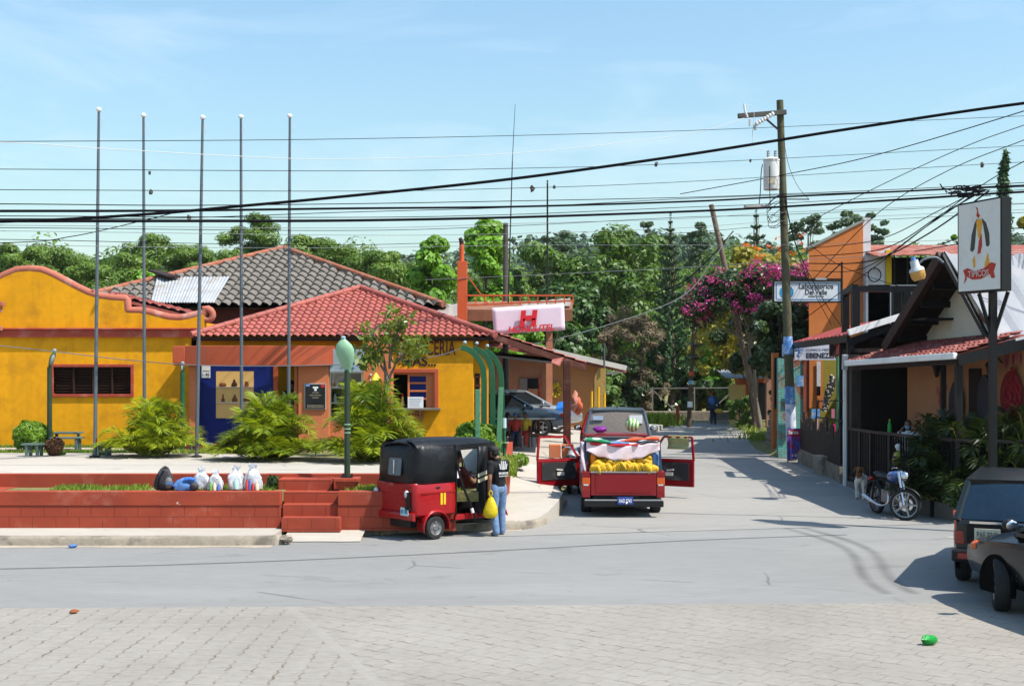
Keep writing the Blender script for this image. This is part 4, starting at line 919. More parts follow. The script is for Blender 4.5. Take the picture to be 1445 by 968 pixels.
sack(333,659,692,22,22.25,wp,'shopping_bag','tall white shopping bag with a greenish packet inside','bag',G_,True,[(M('sea_green',(.35,.55,.5),.5,.2),.02,0.02,.05,.2)])
sack(357,657,692.5,23,22.25,wp,'shopping_bag','tallest white shopping bag with red and blue packets, nearest the steps','bag',G_,True,[(cans[0],-.09,0,.03,.2),(cans[2],-.04,0,.025,.22),(cans[0],.02,0,.03,.16),(cans[3],.09,0,.035,.15)])
# ---------------------------------------------------------------- litter
def scrap(u,v,w,mat,lab,cat='litter',h=.06):
    d=FPX*CAMH/(v-HOR); c=Vector((X(u,d),d,.01)); b=MB(); b.ell(c+Vector((0,0,h*.45)),(w/2,w*.3,h*.5),12,7,jit=.3,rot=(0,0,.4)); tag(b.build('litter_scrap',mat,None,smooth=60),lab,cat)
scrap(1311,910,.17,gp,'crumpled bright green plastic bag lying on the pavers',h=.10); scrap(103,773,.13,up,'scrap of blue plastic in the gutter below the kerb'); scrap(104,866,.10,M('dry_leaf',(.25,.08,.03),.8,.3),'curled brown dry leaf on the pavers near the asphalt edge','leaf',.05)
for k in range(26):
    u=rng.uniform(500,560) if k<16 else rng.uniform(350,410); v=rng.uniform(752,764) if k<16 else rng.uniform(764,770); d=FPX*CAMH/(v-HOR)
    tag(MB().ell((X(u,d),d+.1,.05 if k<16 else .02),(rng.uniform(.02,.05),rng.uniform(.02,.04),.012),7,4,jit=.3,rot=(rng.uniform(-.4,.4),0,rng.uniform(0,3))).build('fallen_leaf',M('brown_leaf',(.30,.15,.05),.8,.4,9),None),'small dry leaf in the gutter litter near the three-wheeler' if k<16 else 'small dry leaf in the gutter litter at the kerb end','leaf','dry leaves in the gutter by the three-wheeler' if k<16 else 'dry leaves in the gutter at the kerb end')
st_=tag(MB().ell(P(404,759,20.9)+Vector((0,.05,-.02)),(.11,.09,.07),9,6,jit=.3).build('broken_kerb_stone',kerbm,None,smooth=50),'broken lump of dark kerb stone at the kerb end','stone')
# ---------------------------------------------------------------- utility pole by the shops
UD=37.5; pb=P(1118,652,UD); pb.z=.1; pt=P(1100.5,142,UD)
U=thing('utility_pole','tall greenish wooden utility pole carrying a transformer beside the laboratory sign','utility pole',tuple(pb))
def up(v): return pb.lerp(pt,(Zv(v,UD)-pb.z)/(pt.z-pb.z))
MB().tube([pb,pb.lerp(pt,.33),pb.lerp(pt,.66),pt],[.15,.135,.12,.105],14).build('shaft',polewood,U,smooth=50)
a0=up(160)+Vector((.15,-.14,0)); a1=P(1040,165.5,UD)+Vector((0,-.14,0)); MB().bar(a0,a1,.12,.14).build('crossarm',M('grey_timber',(.10,.095,.085),.85,.3,3,.3),U,bevel=.01)
MB().bar(up(187)+Vector((-.05,-.14,0)),P(1079,169,UD)+Vector((0,-.14,0)),.05).build('arm_brace',darkmetal,U)
ins=M('white_porcelain',(.7,.7,.68),.25,.08,6,coat=.4)
def insul(p0,p1,r,nm='insulator'):
    p0=Vector(p0);p1=Vector(p1); b=MB(); n=7
    b.tube([p0.lerp(p1,i/(2*n)) for i in range(2*n+1)],[r if i%2 else r*.55 for i in range(2*n+1)],10); return b.build(nm,ins,U,smooth=40)
y=UD-.3
insul(P(1092,160,y),P(1066,176,y),.075); insul(P(1065,176,y),P(1066,184,y),.05); insul(P(1058,168,y),P(1058,178,y),.04)
MB().tube([P(1050,147,y),P(1051,156,y),P(1055,166,y)],[.03,.035,.03],8).build('fuse_cutout',ins,U); MB().tube(spl([P(1051,148,y),P(1060,150,y),P(1064,160,y),P(1063,175,y),P(1062,190,y),P(1064,206,y),P(1083,213,y)],5),.008,5).build('jumper_wire',wirep,U)
tr=MB(); c=P(1088.5,268,UD-.42); r=.235; h=Zv(224,UD)-Zv(268,UD); tr.lathe([(r*.96,0),(r,.03),(r,h*.9),(r*1.06,h*.91),(r*1.06,h*.95),(r*.85,h)],c,20); tb=tr.build('transformer',M('white_tank_paint',(.66,.66,.64),.4,.1,3,dirt=((.35,.3,.25),.5,4)),U,smooth=40)
for u in(1084,1094): 
    b=MB(); p=P(u,224,UD-.42); b.tube([p+Vector((0,0,q*.035-.02)) for q in range(8)],[.05 if q%2 else .03 for q in range(8)],8); b.build('bushing',M('grey_bushing',(.25,.25,.26),.4,.1),tb,smooth=40)
MB().cbox(c+Vector((-.05,-r,h*.25)),(.22,.02,.16)).build('rating_plate',M('beige_plate',(.5,.45,.33),.6,.2,8),tb)
MB().bar(c+Vector((.0,.2,h*.8)),up(231),.08).bar(c+Vector((0,.2,h*.2)),up(258),.08).build('bracket',darkmetal,tb)
MB().tube(spl([P(1076,232,UD-.5),P(1074,245,UD-.5),P(1073,270,UD-.5),P(1071,290,UD-.5)],4),.014,5).tube(spl([P(1086,235,UD-.7),P(1086,262,UD-.7),P(1087,290,UD-.7)],4),.012,5).build('lead_wire',wirem,U)
MB().cbox(P(1068,291.5,UD-.5),(.75,.2,.09)).build('street_light_body',M('pale_lamp_housing',(.5,.48,.45),.5,.1),U,bevel=.02); MB().tube([P(1050,291,UD-.5),P(1088,293,UD-.5),up(292)],.02,6).build('light_arm',steel,U)
MB().bar(up(282)+Vector((0,-.1,0)),P(1142,281.5,UD-.2),.035).build('side_bracket',steel,U)
b=MB(); rg=random.Random(3)
for k in range(5):
    c=up(285+k*3); pts=[c+Vector((-.25+.28*math.cos(t*1.3+k),-.2+.1*math.sin(t),.16*math.sin(t*2+k)-.1*k)) for t in np.linspace(0,5,16)]; b.tube(pts,.01,5)
b.build('wire_tangle',wirem,U)
b=MB(); 
for u,v0,v1,dz in((1116,545,571,0),(1116.2,572,600,.001)):
    p0,p1=up(v1),up(v0); b.tube([p0,p1],[.156,.15],14,cap=False)
b.build('pasted_posters',bluepaper,U,smooth=50); 
MB().tube([up(622),up(570)],[.158,.156],14,cap=False).build('white_poster',M('stained_poster',(.66,.68,.75),.7,.1,4,dirt=((.15,.22,.45),.8,6)),U,smooth=50)
MB().tube([up(500),up(475)],[.146,.144],14,cap=False).build('blue_poster',M('blue_white_poster',(.14,.36,.75),.6,.4,3,dirt=((.6,.7,.85),.7,6)),U,smooth=50)
# ---------------------------------------------------------------- signs
def sign_frame(b,c0,c1,d,t,th):
    b.box(c0[0],c1[0],d-th,d,c0[1],c0[1]+t); b.box(c0[0],c1[0],d-th,d,c1[1]-t,c1[1]); b.box(c0[0],c0[0]+t,d-th,d,c0[1]+t,c1[1]-t); b.box(c1[0]-t,c1[0],d-th,d,c0[1]+t,c1[1]-t)
d=39.0; L=thing('laboratory_sign','hanging white laboratory sign with a blue ring emblem on an iron bracket','sign',P(1138,427,d))
x0,x1,z0,z1=X(1089.5,d),X(1187,d),Zv(427.5,d),Zv(395.5,d)
signw=M('white_sign_panel',(.62,.66,.70),.4,.05,1,dirt=((.4,.42,.45),.4,2))
b=MB(); b.box(x0+.01,x1-.01,d-.1,d-.02,z0+.01,z1-.01); b.build('panel',signw,L)
b=MB(); sign_frame(b,(x0,z0),(x1,z1),d,.045,.14); b.build('frame',black,L)
def rrect(x0,x1,z0,z1,r,y,w,th):
    pts=[]; 
    for cx_,cz_,a0_ in((x1-r,z1-r,0),(x0+r,z1-r,90),(x0+r,z0+r,180),(x1-r,z0+r,270)):
        for k in range(5): a=R(a0_+k*22.5); pts.append((cx_,cz_,math.cos(a),math.sin(a)))
    rows=[[Vector((p[0]+p[2]*(r+q),y,p[1]+p[3]*(r+q))) for p in pts] for q in(0,-w)]
    return MB().grid(rows,closed=True)
rrect(x0+.10,x1-.10,z0+.09,z1-.09,.06,d-.104,.025,.01).build('border_line',inkblue,L,thick=.004)
c=P(1110,412.5,d-.104); b=MB(); rows=[[Vector((c.x+q*math.cos(a),c.y,c.z+q*math.sin(a))) for a in np.linspace(0,2*PI,33)] for q in(.22,.115)]; b.grid(rows); b.build('ring_emblem',M('ring_blue',(.03,.26,.5),.5,.1),L,thick=.006)
MB().prism([c+Vector((.02,-.004,.1)),c+Vector((-.05,-.004,-.03)),c+Vector((.0,-.004,-.09)),c+Vector((.06,-.004,-.03))],(0,.003,0)).build('drop_emblem',signw,L)
lettering('Laboratorios',.17,P(1151.5,407.5,d-.103),inkblack,L,width=1.08,bold=.012); lettering('Del Valle',.16,P(1151.5,415.8,d-.103),inkblack,L,width=.68,bold=.012)
lettering('Análisis Clínicos',.06,P(1151.5,419.4,d-.103),inkblack,L,width=.5); lettering('Tel. 2766-2057',.05,P(1165,423.8,d-.103),inkblack,L,width=.42)
b=MB(); px=X(1187.3,d); b.bar((px,d-.05,Zv(457,d)),(px,d-.05,Zv(370,d)),.05); b.bar((px,d-.05,Zv(371,d)),(X(1163,d),d-.05,Zv(394,d)),.04); b.bar((X(1120,d),d-.05,z1+.03),(px,d-.05,z1+.03),.04); b.build('iron_bracket',black,L)
MB().cbox(P(1158,394,d-.12),(.35,.14,.06)).build('sign_light',metal,L)
d=38.3; C_=thing('clinic_sign','white medical clinic sign with a blue winged staff under the red awning','sign',P(1155,508,d))
x0,x1,z0,z1=X(1121,d),X(1183.5,d),Zv(508,d),Zv(485,d); b=MB(); b.box(x0,x1,d-.06,d,z0,z1); b.build('panel',M('lilac_white_panel',(.60,.62,.72),.4,.05,1),C_)
lettering('CLÍNICA MÉDICA',.085,P(1137.2,495,d-.062),M('grey_ink',(.12,.13,.17),.5,.1),C_,width=.92,align='LEFT'); lettering('EBENEZER',.155,P(1137.2,505,d-.062),M('dark_ink',(.03,.03,.045),.5,.1),C_,width=.95,bold=.03,align='LEFT')
b=MB(); c=P(1127.5,496,d-.063); 
b.prism([c+Vector(q) for q in((-.13,0,.085),(-.02,0,.07),(0,0,.11),(.02,0,.07),(.13,0,.085),(.08,0,.035),(0,0,.045),(-.08,0,.035))],(0,-.004,0)); b.tube([c+Vector((.045*math.sin(t*2.2),-.004,.02-.15*t/3)) for t in np.linspace(0,3,14)],.012,5); b.tube([c+Vector((0,-.004,.11)),c+Vector((0,-.004,-.16))],.008,5); b.build('staff_emblem',M('emblem_blue',(.06,.22,.55),.5,.1),C_)
d=36.5; o=thing('framed_picture','small dark framed picture of a red figure hanging under the awning','picture',P(1184,502,d))
x0,x1,z0,z1=X(1170,d),X(1196,d),Zv(503,d),Zv(475,d); b=MB(); sign_frame(b,(x0,z0),(x1,z1),d,.05,.06); b.build('frame',brownpost,o)
MB().box(x0+.04,x1-.04,d-.04,d-.01,z0+.04,z1-.04).build('canvas',M('dark_canvas',(.03,.02,.025),.6,.5,6),o); MB().prism([P(u,v,d-.041) for u,v in((1177,479),(1187,479),(1189,487),(1184,491),(1186,500),(1179,500),(1180,491),(1176,487))],(0,-.006,0)).build('red_figure',M('muted_red',(.2,.04,.03),.6,.3,6),o)
o=tag(MB().box(X(1103,38),X(1111,38),37.9,37.95,Zv(503,38),Zv(486,38)).build('small_notice',M('pale_notice',(.5,.58,.72),.6,.1,3)),'small pale blue notice board just behind the utility pole','notice')
MB().bar((X(1105,38),37.95,Zv(495,38)),(X(1125,38.2),38.2,Zv(495,38)),.03).build('bracket',darkmetal,o)
# poster stand on the street
d=36.8; o=thing('poster_stand','standing red and blue advertising poster at the foot of the utility pole','poster',P(1126,650,d)); x0,x1,z0,z1=X(1110.5,d),X(1142,d),Zv(648,d),Zv(604.5,d)
t=NT('printed_poster'); cc=t.ramp(t.noise(5,7,rough=.75),[(.36,(.30,.02,.07)),(.46,(.10,.07,.32)),(.53,(.02,.05,.27)),(.58,(.45,.38,.5)),(.64,(.38,.02,.07))],'CONSTANT'); printed=t.bsdf(cc,.5,0,.3)
MB().box(x0,x1,d-.04,d,z0,z1).build('sheet',printed,o); MB().box(x0+.03,x1-.03,d-.046,d-.041,z1-.2,z1-.03).build('header',M('poster_red',(.42,.02,.06),.5,.1),o)
lettering('Santa',.11,(X(1119,d),d-.047,z1-.16),paper,o,width=.3,bold=.02); lettering('1095',.08,(X(1126,d),d-.042,z0+.08),paper,o,width=.4,bold=.02)
for x in (x0+.03,x1-.03): MB().bar((x,d+.02,.2),(x,d+.02,z1),.03).build('leg',darkmetal,o)
# ---------------------------------------------------------------- orange two storey building
d=39.5; O=thing('orange_building','tall orange building with a slanted parapet behind the laboratory sign','building',(10.3,d,.2))
xa,xb,xc=X(1141.5,d),X(1218,d),X(1229,d)
b=MB(); b.prism([(xa,d,3.3),(xb,d,3.3),(xb,d,Zv(312,d)),(xa,d,Zv(352,d))],(2.25,9,0)); b.prism([(xb-1.0,d+.05,.1),(xb,d+.05,.1),(xb,d+.05,3.3),(xb-1.0,d+.05,3.3)],(0,.3,0)); b.build('wall',orangewall,O)
b=MB(); b.bar((xa-.05,d+.06,Zv(352,d)+.03),(xb+.03,d+.06,Zv(312,d)+.03),.2,.08); b.build('parapet_cap',M('grey_green_cap',(.25,.28,.24),.7,.2),O)
b=MB(); b.prism([(xb+.002,d+.02,.3),(xc,d+.02,.3),(xc,d+.02,Zv(307.5,d)),(xb+.002,d+.02,Zv(307.5,d))],(2.6,9,0)); b.build('white_side',M('peeling_white',(.66,.65,.66),.75,.1,2,.2,dirt=((.45,.42,.42),.6,2.5)),O)
# ---------------------------------------------------------------- white walled building with a rusty roof
W=thing('rusty_roof_house','long white and dark house with a ragged rusty roof and barred balcony','building',(15,40,.2))
d=39.3; b=MB(); b.prism([(X(1222,d),d,.2),(X(1256,d),d,.2),(X(1256,d),d,Zv(350,d)),(X(1222,d),d,Zv(362,d))],(0,.25,0)); b.box(X(1225,d),X(1445,d)+9,d,d+.2,.2,Zv(402,d)); b.build('wall',M('white_wall_plaster',(.62,.62,.66),.75,.1,1.5,.2,dirt=((.4,.38,.4),.5,2)),W)
MB().box(X(1249.5,d),X(1257.5,d),d-.05,d-.002,Zv(402,d),Zv(353,d)).build('yellow_pilaster',M('yellow_pilaster_paint',(.6,.40,.02),.7,.12,2,.1),W)
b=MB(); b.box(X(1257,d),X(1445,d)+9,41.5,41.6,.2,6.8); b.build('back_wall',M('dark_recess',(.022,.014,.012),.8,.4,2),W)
b=MB(); 
for i in range(30): x=X(1262,39.4)+i*.42; b.bar((x,39.4,Zv(402,39.4)),(x,39.4,Zv(360,39.4)),.035)
b.build('balcony_bars',darkmetal,W)
n=200; e0=P(1231,361,38.8); rows=[]; rg=random.Random(5)
jag=[rg.uniform(-.10,.10) for _ in range(n+1)]
for yy,dz,jg in ((38.6,0,1),(38.9,.07,0),(43,.78,0)):
    rows.append([Vector((e0.x+i*.075,yy+jag[i//3*3]*jg*1.6,e0.z+dz+.022*math.sin(i*.075*2*PI/.15)+jag[i//6]*.25*jg)) for i in range(n+1)])
MB().slab(rows,.03).build('roof',rustzinc,W,smooth=60)
o=tag(MB().tube(spl([P(1234+9*math.cos(t),388+9.5*math.sin(t),39.2) for t in np.linspace(-1.2,5.6,20)],2),.018,5).build('cable_coil',wirem,None),'loop of black cable hanging on the white wall','cable')
# ---------------------------------------------------------------- shop row below the orange building
SH=thing('souvenir_shop','narrow shop front with teal brick, orange and green panels under the clinic sign','building',(9.3,39.2,.2))
d=39.0
tl=NT('teal_painted_brick'); sp=tl.n('ShaderNodeSeparateXYZ'); tl.l(tl.tc.outputs['Object'],sp.inputs[0]); cb=tl.n('ShaderNodeCombineXYZ'); tl.l(sp.outputs[0],cb.inputs[0]); tl.l(sp.outputs[2],cb.inputs[1]); bt=tl.n('ShaderNodeTexBrick'); bt.inputs['Scale'].default_value=1; bt.inputs['Brick Width'].default_value=.22; bt.inputs['Row Height'].default_value=.075; bt.inputs['Mortar Size'].default_value=.006; bt.inputs['Color1'].default_value=(.12,.42,.36,1); bt.inputs['Color2'].default_value=(.2,.36,.3,1); bt.inputs['Mortar'].default_value=(.05,.12,.1,1); tl.l(cb.outputs[0],bt.inputs['Vector'])
c1=tl.mix(tl.ramp(tl.noise(2.5,5),[(.5,(0,0,0)),(.6,(1,1,1))]),bt.outputs['Color'],(.26,.10,.06)); teal=tl.bsdf(c1,.8,0,.3)
redbrick=M('red_brick_pier',(.27,.075,.045),.85,.35,6,.4,18)
b=MB(); b.box(X(1098,d),X(1133,d),d,d+.2,.2,3.4); b.build('teal_wall',teal,SH)
MB().box(X(1133,d),X(1141,d),d-.04,d+.2,.2,3.4).build('brick_pier',redbrick,SH)
MB().box(X(1141.2,d),X(1160,d),d-.08,d-.02,Zv(576,d),3.4).build('orange_panel',orangewall,SH)
MB().box(X(1141,d),X(1181,d)+.3,d-.02,d+.1,.2,3.4).build('olive_wall',M('olive_paint',(.27,.22,.03),.7,.2,2),SH)
MB().box(X(1181,38),X(1190.5,38),37.9,38.1,.2,3.5).build('green_post',M('mint_green_paint',(.13,.36,.17),.6,.15,3),SH)
MB().box(X(1090,41),X(1098,41),40.9,41.2,.2,3.6).build('orange_corner',orangewall,SH)
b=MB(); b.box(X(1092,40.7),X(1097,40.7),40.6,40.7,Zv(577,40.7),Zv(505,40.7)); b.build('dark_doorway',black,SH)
MB().box(X(1152.5,d-.12),X(1158,d-.12),d-.13,d-.12,Zv(545,d),Zv(510,d)).build('hanging_banner',M('lined_banner',(.6,.6,.62),.6,.4,20),SH); MB().box(X(1152.5,d-.12),X(1157.5,d-.12),d-.135,d-.121,Zv(558,d),Zv(545,d)).build('dark_box',black,SH)
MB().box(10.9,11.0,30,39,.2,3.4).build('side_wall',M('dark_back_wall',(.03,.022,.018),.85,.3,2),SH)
b=MB(); c=P(1172,558,38.7); b.tube(spl([c+Vector(q) for q in((-.18,0,-.5),(-.12,0,-.1),(-.02,0,.2),(.06,0,.5),(-.02,0,.62))],4),[.10]*6+[.13]*5+[.10]*3+[.07]*3,8,flat=.3); t=NT('spotted_print'); vv=t.n('ShaderNodeTexVoronoi'); vv.inputs['Scale'].default_value=14; t.l(t.co(),vv.inputs['Vector']); tag(b.build('cutout_figure',t.bsdf(t.ramp(vv.outputs['Distance'],[(.3,(.55,.5,.42)),(.36,(.02,.02,.02))],'CONSTANT'),.6),None,smooth=60),'tall spotted black and white figure hung on the olive wall','figure')
for u,v0,v1,w,dd,m,lab in((1129,530,545,10,38.8,M('beach_print',(.12,.35,.7),.6,.5,4,dirt=((.65,.42,.1),.9,4)),'blue and yellow poster on the teal brick by the pole'),(1151,577,590.5,12,36.2,M('boat_print',(.1,.3,.65),.6,.5,5,dirt=((.6,.45,.15),.9,5)),'blue and yellow picture on the dark board fence'),(1152,591,634,5,36,M('pink_streamer',(.6,.36,.42),.7,.2,6),'long narrow pink banner hanging on the dark board fence'),(1175.5,577,590,4.5,34,M('pink_print',(.6,.2,.3),.6,.4,9),'small pink and white tag on the fence near the green post'),(1176.5,598,611,5,34,M('magenta_print',(.6,.03,.15),.6,.3,9),'magenta card on the fence above the hanging bucket')):
    tag(MB().box(X(u-w/2,dd),X(u+w/2,dd),dd-.02,dd,Zv(v1,dd),Zv(v0,dd)).build('hung_print',m),lab,'print')
bk=thing('hanging_bucket','small printed bucket hanging on the fence by the white post','bucket',P(1183,625,32.6)); MB().lathe([(.085,0),(.11,.22),(.105,.225),(.08,.02)],P(1183,625,32.6),14).build('pail',M('cream_pail',(.5,.42,.35),.5,.3,8,dirt=((.35,.06,.04),.9,9)),bk,smooth=50); MB().tube([P(1183,612.5,32.6)+Vector((.11*math.cos(a),0,.12*math.sin(a))) for a in np.linspace(0,PI,9)],.006,5).build('handle',darkmetal,bk)
FE=thing('board_fence','dark weathered board fence with uneven tops along the shop front','fence',(8.3,33,.2)); b=MB(); rg=random.Random(9)
for i in range(34):
    s=i/34; p=Vector((8.55,36.8,0)).lerp(Vector((8.05,30.4,0)),s); q=Vector((8.55,36.8,0)).lerp(Vector((8.05,30.4,0)),(i+.86)/34); z=.22+1.35+rg.uniform(-.35,.35)*(.6+.5*math.sin(i*.9))
    b.prism([(p.x,p.y,.62),(q.x,q.y,.62),(q.x,q.y,z),((p.x+q.x)/2,(p.y+q.y)/2,z+.05),(p.x,p.y,z)],(.03,0,0))
b.build('boards',M('dark_fence_boards',(.035,.024,.018),.8,.4,4,.3,20),FE); b=MB(); b.prism([(8.5,36.8,.1),(8.0,30.3,.1),(8.0,30.3,.62),(8.5,36.8,.68)],(.3,0,0)); b.build('plinth',stone,FE)
tag(MB().box(8.42,8.8,36.2,36.6,.2,.62).build('stone_step',kerbm,bevel=.03),'rough stone step at the pole end of the board fence','step'); tag(MB().box(8.0,8.5,32.2,33,.2,.75).build('stone_step',kerbm,bevel=.03),'taller rough stone step beneath the board fence near the white post','step')
WP=thing('white_corner_post','slim white metal post at the corner of the dark terrace','post',(8.02,29.9,.2)); MB().bar((8.02,29.9,.15),(8.02,29.9,3.3),.07).build('tube',white,WP); MB().bar((8.02,29.9,3.0),(8.02,29.85,3.35),.12).build('junction_box',M('grey_box',(.4,.4,.42),.5,.1),WP)
b=MB(); b.bar((7.98,29.9,2.25),(7.75,31.5,2.2),.03); b.bar((7.98,29.9,1.75),(7.72,31.5,1.8),.03); b.bar((7.75,31.5,2.2),(7.72,31.5,1.5),.03); b.build('iron_arm',darkmetal,WP)
# ---------------------------------------------------------------- red awning and black balcony frame
A2=thing('red_awning','sloping red sheet awning with a pale edge in front of the orange building','awning',(9,33,3.8))
l0=Vector((8.15,30,3.86)); l1=Vector((8.54,37.8,3.86)); dv=Vector((1.45,.1,.45)); b=MB(); n=50; rows=[]
for s in(0,1): rows.append([l0.lerp(l1,i/n)+dv*s+Vector((0,0,.02*math.sin(i*2.1))) for i in range(n+1)])
b.slab(rows,.03); b.build('sheet',redawn,A2,smooth=60)
b=MB(); b.bar(l0+Vector((-.02,-.04,.03)),l0+dv+Vector((0,-.04,.03)),.1,.14); b.build('pale_edge',white,A2)
b=MB(); b.bar(l0+Vector((0,.05,-.12)),l1+Vector((0,0,-.12)),.08,.16); b.bar(l0+Vector((0,.06,-.2)),l0+dv+Vector((0,.06,-.16)),.08,.16); b.bar(l0+Vector((.05,.1,-.1)),(8.2,30.1,.3),.14); b.build('beam',black,A2)
BF=thing('balcony_frame','black square timber balcony frame above the red awning','frame',(9,30.5,4)); d=30.4; z=Zv(408,d)
b=MB(); b.bar((X(1193,32),32,3.95),(X(1193,32),32,z),.16); b.bar((X(1207,d),d,3.95),(X(1207,d),d,z),.18); b.bar((X(1265,d+.4),d+.4,4.1),(X(1265,d+.4),d+.4,z),.2); b.bar((X(1279,d),d,4.15),(X(1279,d),d,z),.17); b.bar((X(1190,32.2),32.2,z),(X(1207,d),d,z+.05),.14,.14); b.bar((X(1204,d),d,z),(X(1309,d),d,z),.16,.15); b.build('timbers',black,BF)
b=MB(); b.box(X(1269,31.5),X(1278,31.5),31.4,31.5,Zv(446,31.5),Zv(414,31.5)); b.box(X(1285,31.5),X(1306,31.5),31.4,31.5,Zv(440,31.5),Zv(409,31.5)); b.build('green_panels',M('pale_green_board',(.2,.36,.28),.6,.15,3),BF)
# ---------------------------------------------------------------- restaurant with the gable
RS=thing('restaurant','restaurant with a cream gable, dark timber rakes, zinc roof and peach wall','building',(9.6,27,.2))
N0=Vector((9.71,25.0,3.66)); F0=Vector((8.92,29.0,3.74)); AP=Vector((9.42,27.0,5.40)); rd=Vector((.985,.19,0))
wl=lambda s,off=.75: N0.lerp(F0,s)+rd*off
b=MB(); p0=wl(-.3,.35);p1=wl(1.0,.35); 
b.prism([(p0.x,p0.y,.3),(p1.x,p1.y,.3),(p1.x,p1.y,3.55),(p0.x,p0.y,3.55)],rd*.2); b.build('peach_wall',peach,RS)
g0=wl(.0,.7); g1=wl(1,.7); ga=AP+rd*.7
b=MB(); b.prism([(g0.x,g0.y,3.3),(g1.x,g1.y,3.3),(g1.x,g1.y,3.62),(ga.x,ga.y,5.3),(g0.x,g0.y,3.6)],rd*.2); b.build('gable_wall',M('cream_gable',(.62,.55,.44),.75,.1,1.5,.2,dirt=((.4,.35,.28),.4,2)),RS)
b=MB(); Nn=N0+Vector((.04,-.16,-.15)); Ff=F0+Vector((-.05,.25,-.2)); up_=Vector((0,0,.1))
n=60
def zr(e,name,m):
    rows=[]
    for s in(0,1): rows.append([(e if s==0 else AP+up_)+rd*(9*i/n) +Vector((0,0,.06*(i%4<1))) for i in range(n+1)])
    return MB().slab(rows,.05).build(name,m,RS)
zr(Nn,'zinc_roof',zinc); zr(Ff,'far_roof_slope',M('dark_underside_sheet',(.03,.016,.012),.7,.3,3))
b=MB(); b.bar(AP+Vector((-.06,0,.06)),Ff+Vector((-.06,0,-.05)),.16,.24); b.build('rake_board',M('brown_rake',(.045,.022,.016),.6,.3,3),RS,bevel=.01)
b=MB(); b.bar(AP+Vector((-.04,0,.06)),Nn+Vector((-.04,0,-.25)),.08,.10); b.build('near_rake',black,RS)
b=MB()
for k in range(1,5):
    q=AP.lerp(Ff,k/5)-Vector((0,0,.2)); b.bar(q,q+rd*1.0,.12,.14)
b.bar(AP.lerp(Ff,.5)-Vector((0,0,.35)),AP.lerp(Ff,.5)-Vector((0,0,.35))+rd*1.1,.9,.05); b.build('rafter',black,RS)
b=MB(); c=wl(.36,.68)+Vector((0,0,.75)); sd=(F0-N0).normalized(); sd.z=0
def onw(a,z,off=0): return c+sd*a+Vector((0,0,z))-rd*off
b.prism([onw(-.16,.05),onw(-.05,0),onw(.05,0),onw(.16,.05),onw(.12,-.35),onw(.16,-.5),onw(0,-.42),onw(-.16,-.5),onw(-.12,-.35)],-rd*.03); b.build('gable_crest',M('crest_brown',(.16,.07,.035),.6,.3,9,dirt=((.5,.45,.45),.6,9)),RS)
AW=thing('tile_awning','long faded red tile awning with a white gutter along the restaurant front','awning',(8.6,27,3.2))
e0=Vector((8.03,29.5,3.17)); e1=Vector((8.78,24.4,3.27)); t0=Vector((9.3,29.6,3.62)); t1=Vector((10.3,24.5,3.68)); b=MB()
wave_roof(b,e1,e0,t1,t0,.19,6,.03,.035); b.poly([e0,e1,t1,t0]); b.build('tiles',M('faded_red_tile',(.22,.055,.045),.7,.35,3,.2,dirt=((.42,.2,.16),.7,4)),AW,smooth=50)
b=MB(); b.bar(e0+Vector((-.06,.1,-.03)),e1+Vector((-.06,0,-.03)),.10,.13); b.build('gutter',white,AW,bevel=.02)
b=MB(); b.bar(e0+Vector((.1,0,-.12)),e1+Vector((.1,0,-.12)),.1,.14); b.bar(e1+Vector((0,-.03,-.12)),t1+Vector((.2,-.03,-.12)),.1,.2); b.bar((8.86,24.6,.4),(8.86,24.6,3.2),.13); b.bar((9.25,26.6,.4),(9.25,26.6,3.4),.1); b.build('timber_frame',black,AW)
TR=thing('restaurant_terrace','raised dark terrace with a black picket railing in front of the restaurant','terrace',(8.6,27,0))
ft=[(8.05,29.8),(8.06,28),(8.40,25.4),(8.66,24.3),(9.9,23.9)]
b=MB(); b.prism([(x,y,-.05) for x,y in ft]+[(11,23.9,-.05),(10.9,31,-.05),(8.05,31,-.05)],(0,0,.37)); b.build('plinth',M('dark_concrete',(.17,.16,.145),.85,.25,2,.2,dirt=((.1,.09,.08),.6,2)),TR)
def rail(b,z,w): 
    for p,q in zip(ft,ft[1:]): b.bar((p[0]+.06,p[1],z),(q[0]+.06,q[1],z),w)
b=MB(); rail(b,1.58,.06); b.build('hand_rail',M('worn_brown_rail',(.05,.035,.03),.6,.3,4),TR); b=MB(); rail(b,.42,.05)
for p,q in zip(ft,ft[1:]):
    n=max(2,int((Vector(q)-Vector(p)).length/.12))
    for i in range(n): s=i/n; x,y=p[0]+(q[0]-p[0])*s+.06,p[1]+(q[1]-p[1])*s; b.bar((x,y,.32),(x,y,1.56),.035 if i%8 else .09)
b.build('pickets',black,TR)
b=MB()
for y in(27.2,26.0,25.0): x=8.06+(28-y)*.135; b.box(x-.035,x+.03,y-.03,y+.03,0,.34)
b.build('plinth_post',black,TR)
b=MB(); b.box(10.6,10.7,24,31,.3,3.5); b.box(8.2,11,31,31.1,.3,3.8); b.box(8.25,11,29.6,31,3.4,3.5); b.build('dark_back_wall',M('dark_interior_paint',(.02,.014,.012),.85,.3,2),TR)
b=MB(); b.box(8.1,8.32,29.55,29.85,.3,3.35)
for k in range(4): b.box(8.09+.055*k,8.11+.055*k,29.53,29.55,.3,3.3)
b.build('gate_pier',M('dark_slats',(.05,.038,.032),.7,.35,5),TR)
